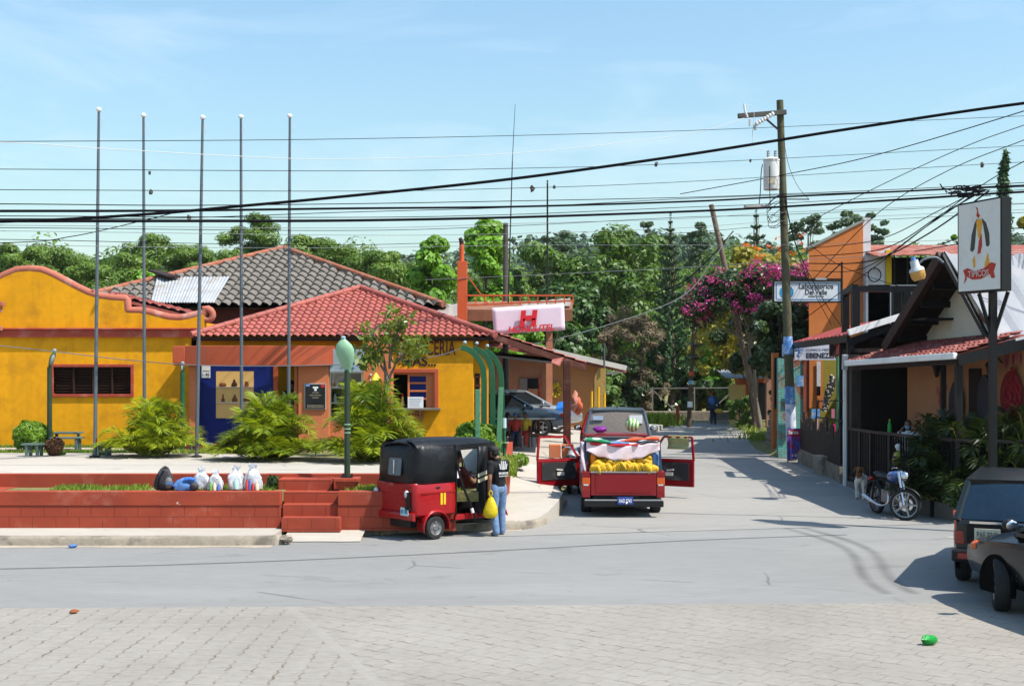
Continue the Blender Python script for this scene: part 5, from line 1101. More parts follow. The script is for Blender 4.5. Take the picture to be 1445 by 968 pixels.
# things on the peach wall
def wallpt(u,v,off=.02):
    "point on the peach wall plane seen at (u,v)"
    a=(u-722.5)/FPX; p0=wl(0,.35)-rd*off; dd=(F0-N0); dd.z=0; dd.normalize()
    # p0.x+dd.x*t = a*(p0.y+dd.y*t)
    t=(a*p0.y-p0.x)/(dd.x-a*dd.y); y=p0.y+dd.y*t; return Vector((a*y,y,Zv(v,y)))
def board(u,v0,v1,w,mat,name,lab,cat,off=.05):
    a,b_=wallpt(u,v0,off),wallpt(u,v1,off); c=(a+b_)/2; h=(a.z-b_.z)/2; dd=(F0-N0); dd.z=0; dd.normalize(); bb=MB()
    rim=[c+dd*(w*math.sin(t)*(1 if abs(math.cos(t))<.6 else .92))+Vector((0,0,h*math.cos(t))) for t in np.linspace(0,2*PI,25)[:-1]]
    bb.prism(rim,-rd*.05); return tag(bb.build(name,mat,None,bevel=.012),lab,cat)
board(1350.5,537,606,.27,M('dark_blue_board',(.012,.02,.04),.4,.3,3),'surfboard','dark surfboard leaning on the peach wall beside the terrace post','surfboard')
board(1391.5,528,606,.26,M('slate_board',(.02,.03,.045),.4,.3,3),'surfboard','slate coloured surfboard on the peach wall beside the dark doorway','surfboard')
o=board(1428.5,523,596,.36,M('dark_red_rosette',(.22,.012,.015),.7,.4,6),'wall_rosette','big dark red flower shaped rosette on the peach wall','ornament')
c=(wallpt(1428.5,523,.11)+wallpt(1428.5,596,.11))/2; b=MB(); dd=(F0-N0); dd.z=0; dd.normalize()
for k in range(22):
    a=k*2.4; r=.06+.012*k; q=c+dd*(r*.9*math.cos(a))+Vector((0,0,r*1.9*math.sin(a))); b.ell(q,(.03,.06,.10),8,5,rot=(a,0,0))
b.build('petals',M('red_petals',(.26,.015,.02),.7,.4,8),o)
b=MB(); q0,q1=wallpt(1368,520,.01),wallpt(1385,604,.01); q2=wallpt(1385,520,.01); q3=wallpt(1368,604,.01); b.prism([q0,q2,q1,q3],-rd*.02); b.build('doorway',black,RS)
mm=M('faded_mural_red',(.40,.09,.10),.8,.4,5)
b=MB(); rg=random.Random(2)
for u,v,s in((1327,528,1),(1333,545,.8),(1326,560,.9),(1330,590,1.2),(1420,505,1.3),(1430,500,1.2),(1438,508,1)):
    for k in range(5):
        c=wallpt(u+rg.uniform(-4,4),v+rg.uniform(-9,9),.004); dd_=dd*(.03*s); b.prism([c-dd_,c+Vector((0,0,.12*s)),c+dd_,c-Vector((0,0,.12*s))],-rd*.004)
b.build('mural_strokes',mm,RS)
def lantern(u,v,lab):
    c=wallpt(u,v,.28); t=thing('wall_lantern',lab,'lantern',tuple(c),0); b=MB()
    b.lathe([(.03,-.16),(.05,-.13),(.09,.06),(.11,.07),(.05,.14),(.015,.2)],c,6); b.build('cage',black,t); MB().tube(spl([c+Vector((0,0,.19)),c+rd*.12+Vector((0,0,.26)),c+rd*.27+Vector((0,0,.12))],4),.015,6).build('bracket',black,t); MB().lathe([(.03,-.12),(.07,.04)],c,6).build('pane',M('dim_lantern_glass',(.2,.15,.09),.2,.1),t)
lantern(1322,522,'black wall lantern on the peach wall under the awning end'); lantern(1397,520,'black wall lantern beside the sign post on the peach wall')
# floodlight on a gooseneck arm
fl=thing('gooseneck_lamp','grey and amber floodlight on a curved pipe arm beside the gable','lamp',tuple(AP)); d=26.3
MB().tube(spl([P(1331,371,d),P(1322,364,d),P(1312,364,d),P(1303,367,d),P(1298,371,d)],4),.028,8).build('arm',steel,fl,smooth=50)
ax=(P(1298,396,d)-P(1288,363,d)); L_=ax.length; ax.normalize(); b0=P(1288,363,d); q=ax.orthogonal()
def along(s,r): return (b0+ax*s*L_,r)
for nm,seg,m in(('photocell',((0,.05),(.14,.05)),M('cell_blue',(.1,.25,.55),.4,.1)),('housing',((.14,.085),(.42,.095),(.5,.15),(.6,.165)),M('lamp_grey',(.45,.48,.5),.4,.1)),('refractor',((.6,.16),(.85,.15),(.98,.11)),M('amber_refractor',(.55,.30,.08),.3,.15,8))):
    MB().tube([along(s,r)[0] for s,r in seg],[r for s,r in seg],14).build(nm,m,fl,smooth=50)
# pole sign
PS=thing('pole_sign','two sided pole sign with a bird emblem over a red ribbon on a black post','sign',(8.72,22.4,.3)); d=22.4
b=MB(); b.bar((X(1404,d),d+.1,-.05),(X(1404,d),d+.1,Zv(412,d)),.12); b.bar(P(1404,478,d)+Vector((0,.1,0)),P(1389,413,d)+Vector((0,.25,0)),.06); b.bar(P(1404,478,d)+Vector((0,.1,0)),P(1421,412,d)+Vector((0,-.05,0)),.06); b.build('post',black,PS)
# sign box: near vertical edge at u=1413, far edge at u=1376
n0=Vector((X(1413.5,21.95),21.95,0)); ang=R(61); fd=Vector((-math.cos(ang),math.sin(ang),0)); Wd=.98; fn=Vector((-math.sin(ang),-math.cos(ang),0)); th=.26
zb,zt=Zv(410,21.95),Zv(277,21.95)
def sp_(s,z,o=0): q=n0+fd*(s*Wd)+fn*o; return Vector((q.x,q.y,zb+(zt-zb)*z))
b=MB(); b.prism([sp_(0,0),sp_(1,0),sp_(1,.985),sp_(0,1)],-fn*th); b.build('sign_box',black,PS,bevel=.01)
b=MB(); b.prism([sp_(.03,.02,.003),sp_(.97,.02,.003),sp_(.97,.965,.003),sp_(.03,.98,.003)],-fn*.004); b.build('sign_face',M('sign_white',(.66,.64,.60),.4,.05,1.5,dirt=((.5,.47,.42),.4,3)),PS)
# the face reads from the street side: s=1 is its left
def face(pts,m,nm,o=.006): MB().prism([sp_(1-x,z,o) for x,z in pts],-fn*.004).build(nm,m,PS)
sred=M('ribbon_red',(.45,.04,.025),.5,.15,4); dg=M('wing_grey',(.06,.06,.05),.5,.2,6); amb=M('amber_print',(.7,.33,.03),.5,.2,6)
face([(.30,.46),(.33,.62),(.40,.75),(.46,.80),(.44,.70),(.42,.58),(.40,.47),(.35,.44)],dg,'wing'); face([(.74,.50),(.73,.62),(.66,.74),(.56,.80),(.60,.70),(.64,.58),(.66,.49),(.70,.48)],dg,'wing',.0062)
face([(.44,.76),(.50,.80),(.58,.76),(.55,.66),(.53,.56),(.48,.6)],amb,'breast',.009); face([(.44,.83),(.46,.88),(.42,.93),(.47,.91),(.49,.85),(.53,.82),(.48,.80)],sred,'comb',.007); face([(.50,.55),(.56,.63),(.57,.5),(.53,.42),(.47,.41)],sred,'tail',.010)
face([(.35,.35),(.40,.4),(.42,.28),(.38,.26)],amb,'flame',.007); face([(.62,.28),(.70,.42),(.74,.3),(.72,.25)],amb,'flame',.0075)
face([(.16,.10),(.22,.15),(.22,.18),(.35,.14),(.55,.14),(.75,.19),(.78,.14),(.86,.14),(.83,.21),(.88,.29),(.78,.31),(.60,.25),(.40,.23),(.24,.27),(.14,.25),(.19,.18)],sred,'ribbon',.011)
rz_=math.atan2(-fd.y,-fd.x)
c=sp_(.5,.17,.018); lettering('TIPICOS',.11,c,M('ribbon_letter',(.62,.4,.36),.5,.1),PS,rot=(R(90),0,rz_),width=.46,bold=.02)
# far leaning pole and street furniture at the end of the lane
p0=P(1076,614,54); p0.z=.2; p1=P(1003.5,289,54); tag(MB().tube([p0,p0.lerp(p1,.3),p0.lerp(p1,.6),p1],[.15,.14,.125,.11],10).build('leaning_pole',M('weathered_grey_pole',(.17,.125,.09),.9,.4,3,.5,14,dirt=((.3,.25,.2),.6,4)),None,smooth=50),'strongly leaning weathered pole among the magenta flowers','pole')
d=60; fp=thing('lane_pole','slender utility pole with pale bands at the far end of the lane','utility pole',P(972,597,d)); q0=P(972,599,d); q0.z=.3; q1=P(979,456,d)
MB().tube([q0,q0.lerp(q1,.5),q1],[.12,.10,.08],10).build('shaft',M('brown_pole',(.10,.07,.045),.9,.4,3,.3),fp,smooth=50)
for s,e,m in((.20,.255,white),(.42,.455,M('blue_band',(.2,.4,.6),.6,.1)),(.5,.54,MATS['orange_paint'])): MB().tube([q0.lerp(q1,s),q0.lerp(q1,e)],.125,10).build('band',m,fp)
b=MB()
for s in(.68,.8): c=q0.lerp(q1,s); b.bar(c+Vector((-.3,-.15,0)),c+Vector((.3,-.15,0)),.05)
b.build('crossarm',steel,fp); MB().tube(spl([q0.lerp(q1,.95),P(985,457,d),P(996,459,d)],4),.05,6).build('lamp_arm',steel,fp)
sw=thing('low_stone_wall','low rubble stone wall at the far end of the lane','wall',(10,66,.35)); MB().box(6.5,14,66,66.5,.2,.4+.55).build('stones',stone,sw,bevel=.03); MB().box(6.3,30,64.9,65.2,.2,.5).build('pale_kerb',M('cream_kerb',(.55,.47,.3),.8,.15),sw)
pf=thing('pipe_fence','pale pipe fence in front of the dark trees at the lane end','fence',(9,68,.3)); b=MB(); b.bar((7.6,68,Zv(548,68)),(12.4,68,Zv(547,68)),.055)
for x in(7.7,10.0,12.2): b.bar((x,68,.2),(x,68,Zv(546,68)),.07)
b.bar((7.8,68,2.0),(9.4,68,.5),.06); b.bar((12.1,68,2.0),(10.4,68,.5),.06); b.build('pipes',M('pale_pipe',(.20,.19,.17),.6,.2,3),pf)
tag(MB().tube([P(956,597,62),P(956,572,62)],.09,8).build('bollard',redtrim,None),'short red post beside the slender far pole','bollard')
HT=thing('orange_hut','small orange and yellow hut with a zinc roof behind the lane shrubs','hut',(11.5,62,.3)); d=62.5
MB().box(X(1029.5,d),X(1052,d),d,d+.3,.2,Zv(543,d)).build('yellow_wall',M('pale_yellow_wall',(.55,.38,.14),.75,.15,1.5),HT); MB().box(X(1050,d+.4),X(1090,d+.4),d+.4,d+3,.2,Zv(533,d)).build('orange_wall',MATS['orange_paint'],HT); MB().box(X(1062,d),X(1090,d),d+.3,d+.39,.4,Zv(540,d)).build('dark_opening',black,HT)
rows=[[Vector((X(1022,d)+(X(1085,d)-X(1022,d))*i/40,y,z+.025*math.sin(i*1.8))) for i in range(41)] for y,z in((d-.6,Zv(533,d)),(d+2.5,Zv(521,d)))]; MB().slab(rows,.04).build('roof',zinc,HT,smooth=60)
MB().bar((X(1085,54),54,.2),(X(1085,54),54,Zv(525,54)),.25).build('gate_pillar',M('pinkish_pillar',(.35,.2,.14),.8,.3,2),HT)
lw=thing('stepped_stone_wall','stacked grey stone wall and steps beside the tree trunk','wall',(8.5,42,.2)); b=MB()
for k in range(6): b.box(X(1086+k*1.5,42)-.0,X(1110,42),42+k*.1-.5,43,.15+k*.24,.15+(k+1)*.24-.015)
b.build('stones',stone,lw,bevel=.03); 
b=MB(); rows=[]
for x0,x1,y in((8.3,9.6,39),(8.45,10.3,43),(9.0,11.2,47),(10.0,12.5,53),(10.9,13.5,58),(11.8,15,63)): rows.append([(x0+(x1-x0)*i/4,y,street_z(y)+(.0 if i==0 else .22+.03*i)) for i in range(5)])
b.grid(rows); struct(b.build('verge',grassdirt))
grass('grass',lambda:(lambda y:(10.4+(y-54)*.19+rng.gauss(0,.6)+.6,y,.50))(rng.uniform(44,60)),1100,.05,.2,lab='rough grass on the verge by the leaning pole',wd=.03)
grass('grass',lambda:(lambda x:(x+rng.gauss(0,.5),63.6+rng.gauss(0,1.0)+.5*math.sin(x*3),.36))(rng.uniform(5.2,8.2)),2600,.1,.65,lab='tall grass tuft at the lane end before the trees',wd=.04)
b=MB(); q=wl(-.33,.55); b.prism([(q.x,q.y,.0),(q.x,q.y,3.5),(q.x+8.2*rd.x,q.y+8.2*rd.y,3.5),(q.x+8.2*rd.x,q.y+8.2*rd.y,0)],(-.04,.2,0)); b.build('front_wall',peach,RS)
for s in(2.2,5.4):
    b=MB(); p=q+rd*s; p2=q+rd*(s+1.4); b.prism([(p.x,p.y,1.1),(p.x,p.y,2.4),(p2.x,p2.y,2.4),(p2.x,p2.y,1.1)],(.012,-.06,0)); fr_=b.build('window',brownpost,RS); b=MB(); p+=rd*.1; p2-=rd*.1; b.prism([(p.x,p.y-.07,1.2),(p.x,p.y-.07,2.3),(p2.x,p2.y-.07,2.3),(p2.x,p2.y-.07,1.2)],(0,-.01,0)); b.build('pane',glassd,fr_)
# ---------------------------------------------------------------- vehicles (local: x forward, y to the left, z up)
def paint(name,c,rough=.28,coat=.6,dust=.25,metal=0):
    return M(name,c,rough,.08,1.5,0,40,metal,.3,coat,dirt=(tuple(.5*a+.08 for a in c),dust,1.6))
def wheel(par,x,y,r,w,side,steer=0,rimm=None,spokes=5):
    Rm=Matrix.Translation((x,y,r))@Matrix.Rotation(steer,4,'Z'); b=MB(); b.M=Rm
    b.lathe([(r*.62,-w*.48),(r*.9,-w*.5),(r*.985,-w*.36),(r,-w*.1),(r,w*.1),(r*.985,w*.36),(r*.9,w*.5),(r*.62,w*.48),(r*.6,0),(r*.62,-w*.48)],(0,0,0),28,axis='y'); o=b.build('wheel',tyre,par,smooth=40)
    b=MB(); b.M=Rm; s=side
    b.lathe([(.001,s*w*.40),(r*.2,s*w*.42),(r*.3,s*w*.30),(r*.52,s*w*.34),(r*.62,s*w*.47),(r*.64,s*w*.40),(r*.62,s*w*.2),(.01,s*w*.1)],(0,0,0),24,axis='y')
    for k in range(spokes): a=2*PI*k/spokes; b.cbox((r*.45*math.cos(a),s*w*.37,r*.45*math.sin(a)),(r*.3,w*.12,r*.16),(0,-a,0))
    b.build('rim',rimm or MATS['rim_grey'],o,smooth=35); return o
M('rim_grey',(.30,.30,.31),.4,.2,6,metal=.6)
def loft(b,st,n=7,e=2.6,m=0):
    "body shell: stations (x, z0, z1, half width at sill, half width at waist, half width at top)"
    rows=[]
    for x,z0,z1,w0,w1,w2 in st:
        zm=z0+(z1-z0)*.55
        half=[(0,z0),(w0*.8,z0),(w0,z0+.05),(w1*.99,z0+.18),(w1,zm),(w1*.985,z1-.10),(w2,z1-.025),(w2*.82,z1),(0,z1+.012)]
        rows.append([Vector((x,y,z)) for y,z in half]+[Vector((x,-y,z)) for y,z in reversed(half[1:-1])])
    b.grid(rows,closed=True,m=m); b.poly(rows[0],m); b.poly(rows[-1],m); return b
def car(name,label,cat,body,gh,H,pm,wheels,r,group=None,rimm=None,gm=None,steer=0):
    t=thing(name,label,cat,(0,0,0),0,group); gm=gm or glassd
    loft(MB(),body).build('body',pm,t,smooth=35,sub=0)
    (xb0,xt0,xt1,xb1,zb,wb,wt)=gh; zt=H-.04
    c=lambda x,y,z:Vector((x,y,z))
    B=[c(xb0,wb,zb),c(xb1,wb,zb),c(xb1,-wb,zb),c(xb0,-wb,zb)]; T=[c(xt0,wt,zt),c(xt1,wt,zt),c(xt1,-wt,zt),c(xt0,-wt,zt)]
    cen=Vector(((xb0+xb1)/2,0,(zb+zt)/2))
    for nm,i,j in (('side_window',0,1),('windshield',1,2),('side_window',2,3),('rear_window',3,0)):
        q=[B[i],B[j],T[j],T[i]]; rows=[]
        for v in range(5):
            rw=[]
            for u in range(7):
                p=(q[0].lerp(q[1],u/6)).lerp(q[3].lerp(q[2],u/6),v/4); k=.03*math.sin(PI*u/6)*1+.02*math.sin(PI*v/4); n_=(p-cen); n_.z=0; n_.normalize(); rw.append(p+n_*k*(1 if 'side' not in nm else .4))
            rows.append(rw)
        MB().grid(rows).build(nm,gm,t,smooth=180)
    b=MB()
    for i in range(4): b.tube([B[i]*1+Vector((0,0,-.02)),B[i].lerp(T[i],.5),T[i]],[.05,.045,.045],8)
    xm=xb0+(xb1-xb0)*.46
    for s in(1,-1): b.bar((xm,s*(wb+.003),zb),(xt0+(xt1-xt0)*.45,s*(wt+.003),zt),.08,.05)
    for s in(1,-1): b.bar((xb0,s*(wb+.01),zb),(xb1,s*(wb+.01),zb),.05,.05); b.bar((xt0,s*wt,zt),(xt1,s*wt,zt),.07,.06)
    b.bar((xt0,-wt,zt),(xt0,wt,zt),.08,.06); b.bar((xt1,-wt,zt),(xt1,wt,zt),.08,.06); b.build('pillars',pm,t,smooth=40)
    rows=[]
    for i in range(7):
        s=i/6; x=xt0-.04+(xt1-xt0+.08)*s; dz=.045*math.sin(PI*min(max(s,.0),1))
        rows.append([Vector((x,wt*1.03*q,zt+.02+dz*(1-abs(q)**3)+.012*(1-abs(q)))) for q in(-1,-.8,-.4,0,.4,.8,1)])
    MB().slab(rows,.05).build('roof',pm,t,smooth=50)
    for x,y,st in wheels:
        s=1 if y>0 else -1; MB().prism([(x+r*1.16*math.cos(a),y-s*.03,r*1.0+r*1.14*math.sin(a)) for a in np.linspace(R(-18),R(198),22)],(0,s*.042,0)).build('wheel_arch',M('arch_black',(.004,.004,.004),.9,.2,4,spec=.05),t)
        wheel(t,x,y-s*.06,r,.19,s,st*R(steer),rimm)
    return t
def mirror(t,x,y,z,m,s):
    b=MB(); b.ell((x,y+s*.13,z),(.06,.10,.075),12,8); b.bar((x+.02,y,z-.05),(x,y+s*.1,z-.02),.05); o=b.build('mirror',m,t,smooth=50); MB().ell((x-.05,y+s*.13,z),(.014,.08,.06),10,6).build('mirror_glass',chrome,o,smooth=60)
def plate(t,x,y,z,w,h,m,txt,inkm,face=-1,nm='number_plate'):
    b=MB(); b.box(x-.012,x,y-w/2,y+w/2,z,z+h); o=b.build(nm,m,t,bevel=.003); lettering(txt,h*.5,(x-.0125,y,z+h*.25),inkm,o,rot=(R(90),0,R(-90)),width=w*.8,bold=.02,ext=.003); return o
# ---- three wheeler
TK=thing('three_wheeler','red three-wheeled taxi with a black canvas hood parked by the kerb','three-wheeler')
tred=paint('taxi_red',(.30,.004,.006),.3,.35,.03); canvas=M('black_canvas',(.009,.0095,.011),.42,.35,3,.5,9,dirt=((.04,.04,.045),.4,2.2))
b=MB(); rows=[]
for x,z0,z1,w in((-.44,.44,.96,.50),(-.42,.42,.985,.55),(-.36,.40,.99,.585),(-.1,.40,.99,.60),(.30,.40,.99,.60),(.44,.40,.985,.595),(.47,.40,.97,.585)):
    half=[(0,z0),(w*.9,z0),(w,z0+.04),(w+.012,z0+.18),(w,.80),(w-.004,z1-.03),(w-.03,z1),(0,z1)]; rows.append([Vector((x,y,z)) for y,z in half]+[Vector((x,-y,z)) for y,z in reversed(half[1:-1])])
b.grid(rows,closed=True); b.poly(rows[0]); b.poly(rows[-1]); body=b.build('body',tred,TK,smooth=40)
b=MB(); b.box(-.452,-.436,-.36,.36,.50,.93); b.build('engine_lid',tred,body,bevel=.01)
b=MB()
for z in(.58,.66,.74,.82): b.box(-.458,-.45,-.28,.28,z,z+.012)
b.build('lid_ribs',tred,body,bevel=.004)
for s in(1,-1): MB().bar((-.30,s*.605,.815),(.45,s*.605,.815),.012,.02).build('side_crease',tred,body)
b=MB(); rows=[]
for a in np.linspace(-PI/2,PI/2,9): rows.append([Vector((-.44-.055*math.cos(0)*q[0]+0,.60*math.sin(a)/1*1,q[1])) for q in((0,.34),(1,.36),(1,.46),(0,.50))])
b.grid(rows); b.poly(rows[0]); b.poly(rows[-1]); b.build('rear_bumper',tred,TK,bevel=.02)
for s in(1,-1):
    b=MB(); rows=[]
    for a in np.linspace(R(-15),R(195),15):
        c=Vector((.0+.285*math.cos(a),0,.23+.285*math.sin(a))); rows.append([Vector((c.x,s*.44,c.z)),Vector((c.x*1.0,s*.62,c.z)),Vector((c.x*1.02,s*.655,c.z-.03))])
    b.grid(rows); b.build('mudguard',tred,TK,smooth=60,thick=.015)
b=MB(); b.box(-.34,.40,-.32,.32,.20,.40); b.box(.4,1.6,-.5,.5,.26,.30); b.build('chassis',blackplastic,TK)
for y in(.56,-.56): 
    wheel(TK,0,y,.205,.12,1 if y>0 else -1,0,M('dark_rim',(.16,.16,.16),.5,.3,6,metal=.3),4)
b=MB(); b.box(.45,1.52,-.60,-.55,.30,.40); b.box(.45,1.52,.55,.60,.30,.40); b.box(.45,1.55,-.55,.55,.29,.32); b.build('floor_sill',tred,TK,bevel=.01)
# canvas hood
b=MB(); rows=[]; zz=[(.985,0),(1.2,.012),(1.42,.0),(1.56,.02),(1.64,.07),(1.70,.18),(1.72,.34)]
n=36
def plan(t,ins,dx):
    # rounded rear plan from the left door edge round the back to the right door edge
    pts=[(.46,.60-ins),(.1,.60-ins),(-.2,.60-ins),(-.34,.57-ins),(-.42+dx,.47-ins),(-.445+dx,.25),(-.45+dx,0),(-.445+dx,-.25),(-.42+dx,-.47+ins),(-.34,-.57+ins),(-.2,-.60+ins),(.1,-.60+ins),(.46,-.60+ins)]
    return pts
for z,ins in zz:
    row=[]
    for i,(x,y) in enumerate(plan(0,ins,ins*.9+(z-.98)*.10)): row.append(Vector((x+(.0 if x>.3 else .012*math.sin(i*2.3+z*9)),y+.010*math.sin(i*1.7+z*14),z+.008*math.sin(i*2.1))))
    rows.append(row)
b.grid(rows); hood=b.build('canvas_hood',canvas,TK,smooth=70,thick=.012)
b=MB(); rows=[]
for x,z,w in((-.36,1.665,.44),(-.28,1.70,.5),(0,1.715,.535),(.45,1.72,.55),(1.0,1.715,.55),(1.38,1.69,.53),(1.46,1.645,.51)):
    rows.append([Vector((x,w*q,z+.02-.05*abs(q)**2.5-.055*(abs(q)>.9)+.007*math.sin(x*11+q*5))) for q in(-1.02,-.95,-.8,-.5,0,.5,.8,.95,1.02)])
b.slab(rows,.02).build('canvas_roof',canvas,hood,smooth=60)
b=MB()
for s in(1,-1): b.bar((.44,s*.60,1.58),(1.42,s*.54,1.60),.03,.10)
b.build('roof_valance',canvas,hood)
b=MB(); rows=[[Vector((-.452+.10*(z-.98)-.006,y,z)) for y in np.linspace(-.19,.19,5)] for z in(1.12,1.44)]; b.slab([[p for p in r] for r in rows],.0); 
b=MB(); w_=.185; q=[(-w_,1.13),(-w_+.03,1.11),(w_-.03,1.11),(w_,1.13),(w_,1.38),(w_-.03,1.41),(-w_+.03,1.41),(-w_,1.38)]
b.prism([(-.476+.10*(z-.98),y-.02,z) for y,z in q],(.006,0,0)); rw=b.build('rear_window',M('cloudy_plastic_window',(.10,.13,.16),.18,.2,4),hood,bevel=.003)
b=MB(); b.box(-.472,-.468,-.03,-.005,1.14,1.38); b.build('window_strip',offwhite,rw)
b=MB()
for s in(1,-1):
    b.tube([(.46,s*.60,.38),(.48,s*.60,1.58)],.016,8); b.tube([(1.0,s*.58,.34),(1.02,s*.57,1.6)],.014,8); b.tube([(1.60,s*.5,.9),(1.40,s*.5,1.64)],.018,8)
b.tube([(1.40,-.5,1.64),(1.40,.5,1.64)],.018,8); b.tube([(1.6,-.5,.95),(1.6,.5,.95)],.018,8); b.build('door_frame',black,TK)
b=MB(); b.tube(spl([(.47,-.62,1.30),(.55,-.66,.95),(.72,-.70,.55),(.82,-.72,.28)],5),.022,8); ds=b.build('door_strap',black,TK); MB().tube([(.735,-.705,.50),(.76,-.712,.42)],.028,8).build('strap_band',white,ds)
b=MB(); b.slab([[Vector((1.0+.05*math.sin(k),-.60-.02*math.sin(k*2),z)) for k in range(4)] for z in(.34,.7,1.1,1.58)],.01); 
b=MB(); b.grid([[Vector((.95+.055*k+.02*math.sin(z*6),-.605-.02*math.sin(k*2+z*4),z)) for k in range(5)] for z in(.36,.6,.9,1.2,1.4,1.58)]); fl_=b.build('canvas_flap',canvas,TK,thick=.012,smooth=60)
b=MB()
for z in(.93,1.03): b.prism([(.94,-.645,z),(1.16,-.645,z+.06),(1.16,-.645,z+.12),(.94,-.645,z+.06)],(0,.012,0))
b.build('pale_stripe',M('reflective_stripe',(.6,.55,.38),.5,.1),fl_)
b=MB(); b.box(-.05,.42,-.5,.5,.42,.58); b.box(-.16,-.02,-.5,.5,.5,1.0); b.build('rear_seat',M('dark_vinyl',(.03,.02,.02),.5,.2),TK,bevel=.04)
b=MB(); b.box(.86,1.12,-.3,.3,.45,.62); b.box(.84,.9,-.3,.3,.6,.95); b.build('driver_seat',MATS['dark_vinyl'],TK,bevel=.03)
b=MB(); b.prism([(.42,-.5,.40),(.42,-.5,.95),(.44,-.5,.95),(.44,-.5,.40)],(0,1.0,0)); b.build('bulkhead',tred,TK)
loft(MB(),[(1.5,.34,.98,.46,.50,.46),(1.62,.34,.96,.44,.48,.44),(1.78,.36,.9,.32,.36,.3),(1.86,.40,.82,.2,.24,.18)]).build('front_cowl',tred,TK,smooth=40)
b=MB(); b.box(1.44,1.5,-.46,.46,.5,.98); b.build('dashboard',blackplastic,TK,bevel=.02)
b=MB(); b.grid([[Vector((1.60-.2*s,y,.98+.64*s)) for y in(-.48,0,.48)] for s in(0,1)]); b.build('windshield',clearpane,TK)
b=MB(); b.tube(spl([(1.25,-.36,1.0),(1.34,-.2,1.04),(1.38,0,1.0),(1.34,.2,1.04),(1.25,.36,1.0)],4),.016,8); b.tube([(1.38,0,1.0),(1.6,0,.6)],.03,8); b.build('handlebar',metal,TK)
wheel(TK,1.88,0,.205,.11,-1,0,MATS['dark_rim'],4)
b=MB(); rows=[]
for a in np.linspace(R(10),R(165),11): rows.append([Vector((1.88+.25*math.cos(a),s,.205+.25*math.sin(a)-abs(s)*.25)) for s in(-.11,-.07,0,.07,.11)])
b.grid(rows).build('front_mudguard',tred,TK,smooth=60,thick=.015); b=MB(); 
for s in(1,-1): b.tube([(1.88,s*.09,.2),(1.74,s*.09,.55)],.02,8)
b.build('fork',black,TK)
for y in(-.40,.50):
    b=MB(); b.ell((-.475,y,.80),(.04,.055,.07),12,8); o=b.build('tail_light',M('clear_lens',(.55,.55,.55),.15,.1,6,spec=.8),TK,smooth=60); MB().ell((-.47,y,.70),(.035,.05,.045),10,7).build('lower_lens',redlens if y>0 else blackplastic,o,smooth=60)
b=MB(); b.bar((-.475,-.44,.84),(-.475,-.44,.56),.05); b.bar((-.475,-.5,.56),(-.475,-.38,.56),.05); b.build('lamp_bracket',black,TK)
plate(TK,-.485,-.36,.43,.22,.14,M('taxi_plate',(.45,.62,.66),.5,.15,9),'MT 1905',M('plate_blue',(.05,.2,.35),.5,.1))
lettering('193',.05,(-.460,0.06,.925),M('dull_red_number',(.55,.16,.14),.5,.1),TK,rot=(R(90),0,R(-90)),width=.11,ext=.004)
b=MB()
for x in(.10,.17): b.box(x,x+.045,-.622,-.606,.60,.80)
b.build('yellow_stripes',M('number_yellow',(.75,.42,.02),.5,.08),TK); b=MB(); b.ell((.06,-.60,.90),(.05,.015,.02),10,6); b.build('fuel_cap',black,TK)
b=MB(); b.grid([[Vector((.47+.11*k,.585+.015*math.sin(k*2+z*5),z)) for k in range(6)] for z in(.36,.7,1.0,1.22)]); b.build('added_dark_flap',canvas,TK,thick=.012,smooth=60); b=MB(); b.box(.36,.40,-.5,.5,.98,1.55); b.build('added_dark_curtain',blackcloth,TK); b=MB(); b.box(.60,.72,-.40,-.25,1.02,1.18); b.build('seat_bag',paper,TK)  # flap and curtain added to keep the inside looking dark
fx,fy_=-1.36,21.62; hd=R(42); ax_=Vector((-math.sin(hd),math.cos(hd)))*.56
place(TK,(fx+ax_.x,fy_+ax_.y,.0),hd)
# ---- pickup with bananas
PK=thing('pickup_truck','red pickup truck with both doors open and a load of bananas','pickup')
pred=paint('pickup_red',(.21,.003,.007),.35,.3,.05)
b=MB(); b.box(.06,2.12,-.83,-.74,.42,.93); b.box(.06,2.12,.74,.83,.42,.93); b.box(.06,2.12,-.74,.74,.50,.56); b.box(2.06,2.12,-.74,.74,.5,.95); bed=b.build('cargo_bed',pred,PK,bevel=.02)
b=MB(); b.box(.0,.06,-.66,.66,.44,.90); tg=b.build('tailgate',pred,PK,bevel=.015)
b=MB(); b.box(-.008,-.0005,-.56,.56,.50,.83); b.build('pressed_panel',pred,tg,bevel=.006); MB().box(-.01,.065,-.66,.66,.9,.925).build('steel_edge',metal,tg)
b=MB(); b.box(-.004,.05,-.30,.22,.40,.435); b.build('handle_recess',black,tg)
for s in(1,-1):
    b=MB(); b.box(.0,.07,s*.67 if s>0 else -.83,.83 if s>0 else -.67,.66,.80); o=b.build('tail_light',orangelens,PK,bevel=.01); MB().box(.0,.07,s*.67 if s>0 else -.83,.83 if s>0 else -.67,.52,.659).build('lower_lens',redlens,o,bevel=.01); MB().box(-.003,.01,s*.70 if s>0 else -.80,.80 if s>0 else -.70,.64,.668).build('reverse_lens',MATS['clear_lens'],o)
    MB().box(.0,.07,s*.67 if s>0 else -.83,.83 if s>0 else -.67,.8,.92).build('corner_panel',pred,PK,bevel=.008); MB().box(.0,.07,s*.67 if s>0 else -.83,.83 if s>0 else -.67,.40,.52).build('lower_panel',pred,PK,bevel=.008)
b=MB(); b.box(-.10,.03,-.80,.80,.22,.345); bp_=b.build('bumper',blackplastic,PK,bevel=.02); MB().box(-.104,-.02,-.78,.78,.345,.37).build('chrome_strip',metal,bp_,bevel=.005); MB().ell((-.12,-.05,.3),.03).build('tow_ball',metal,bp_); 
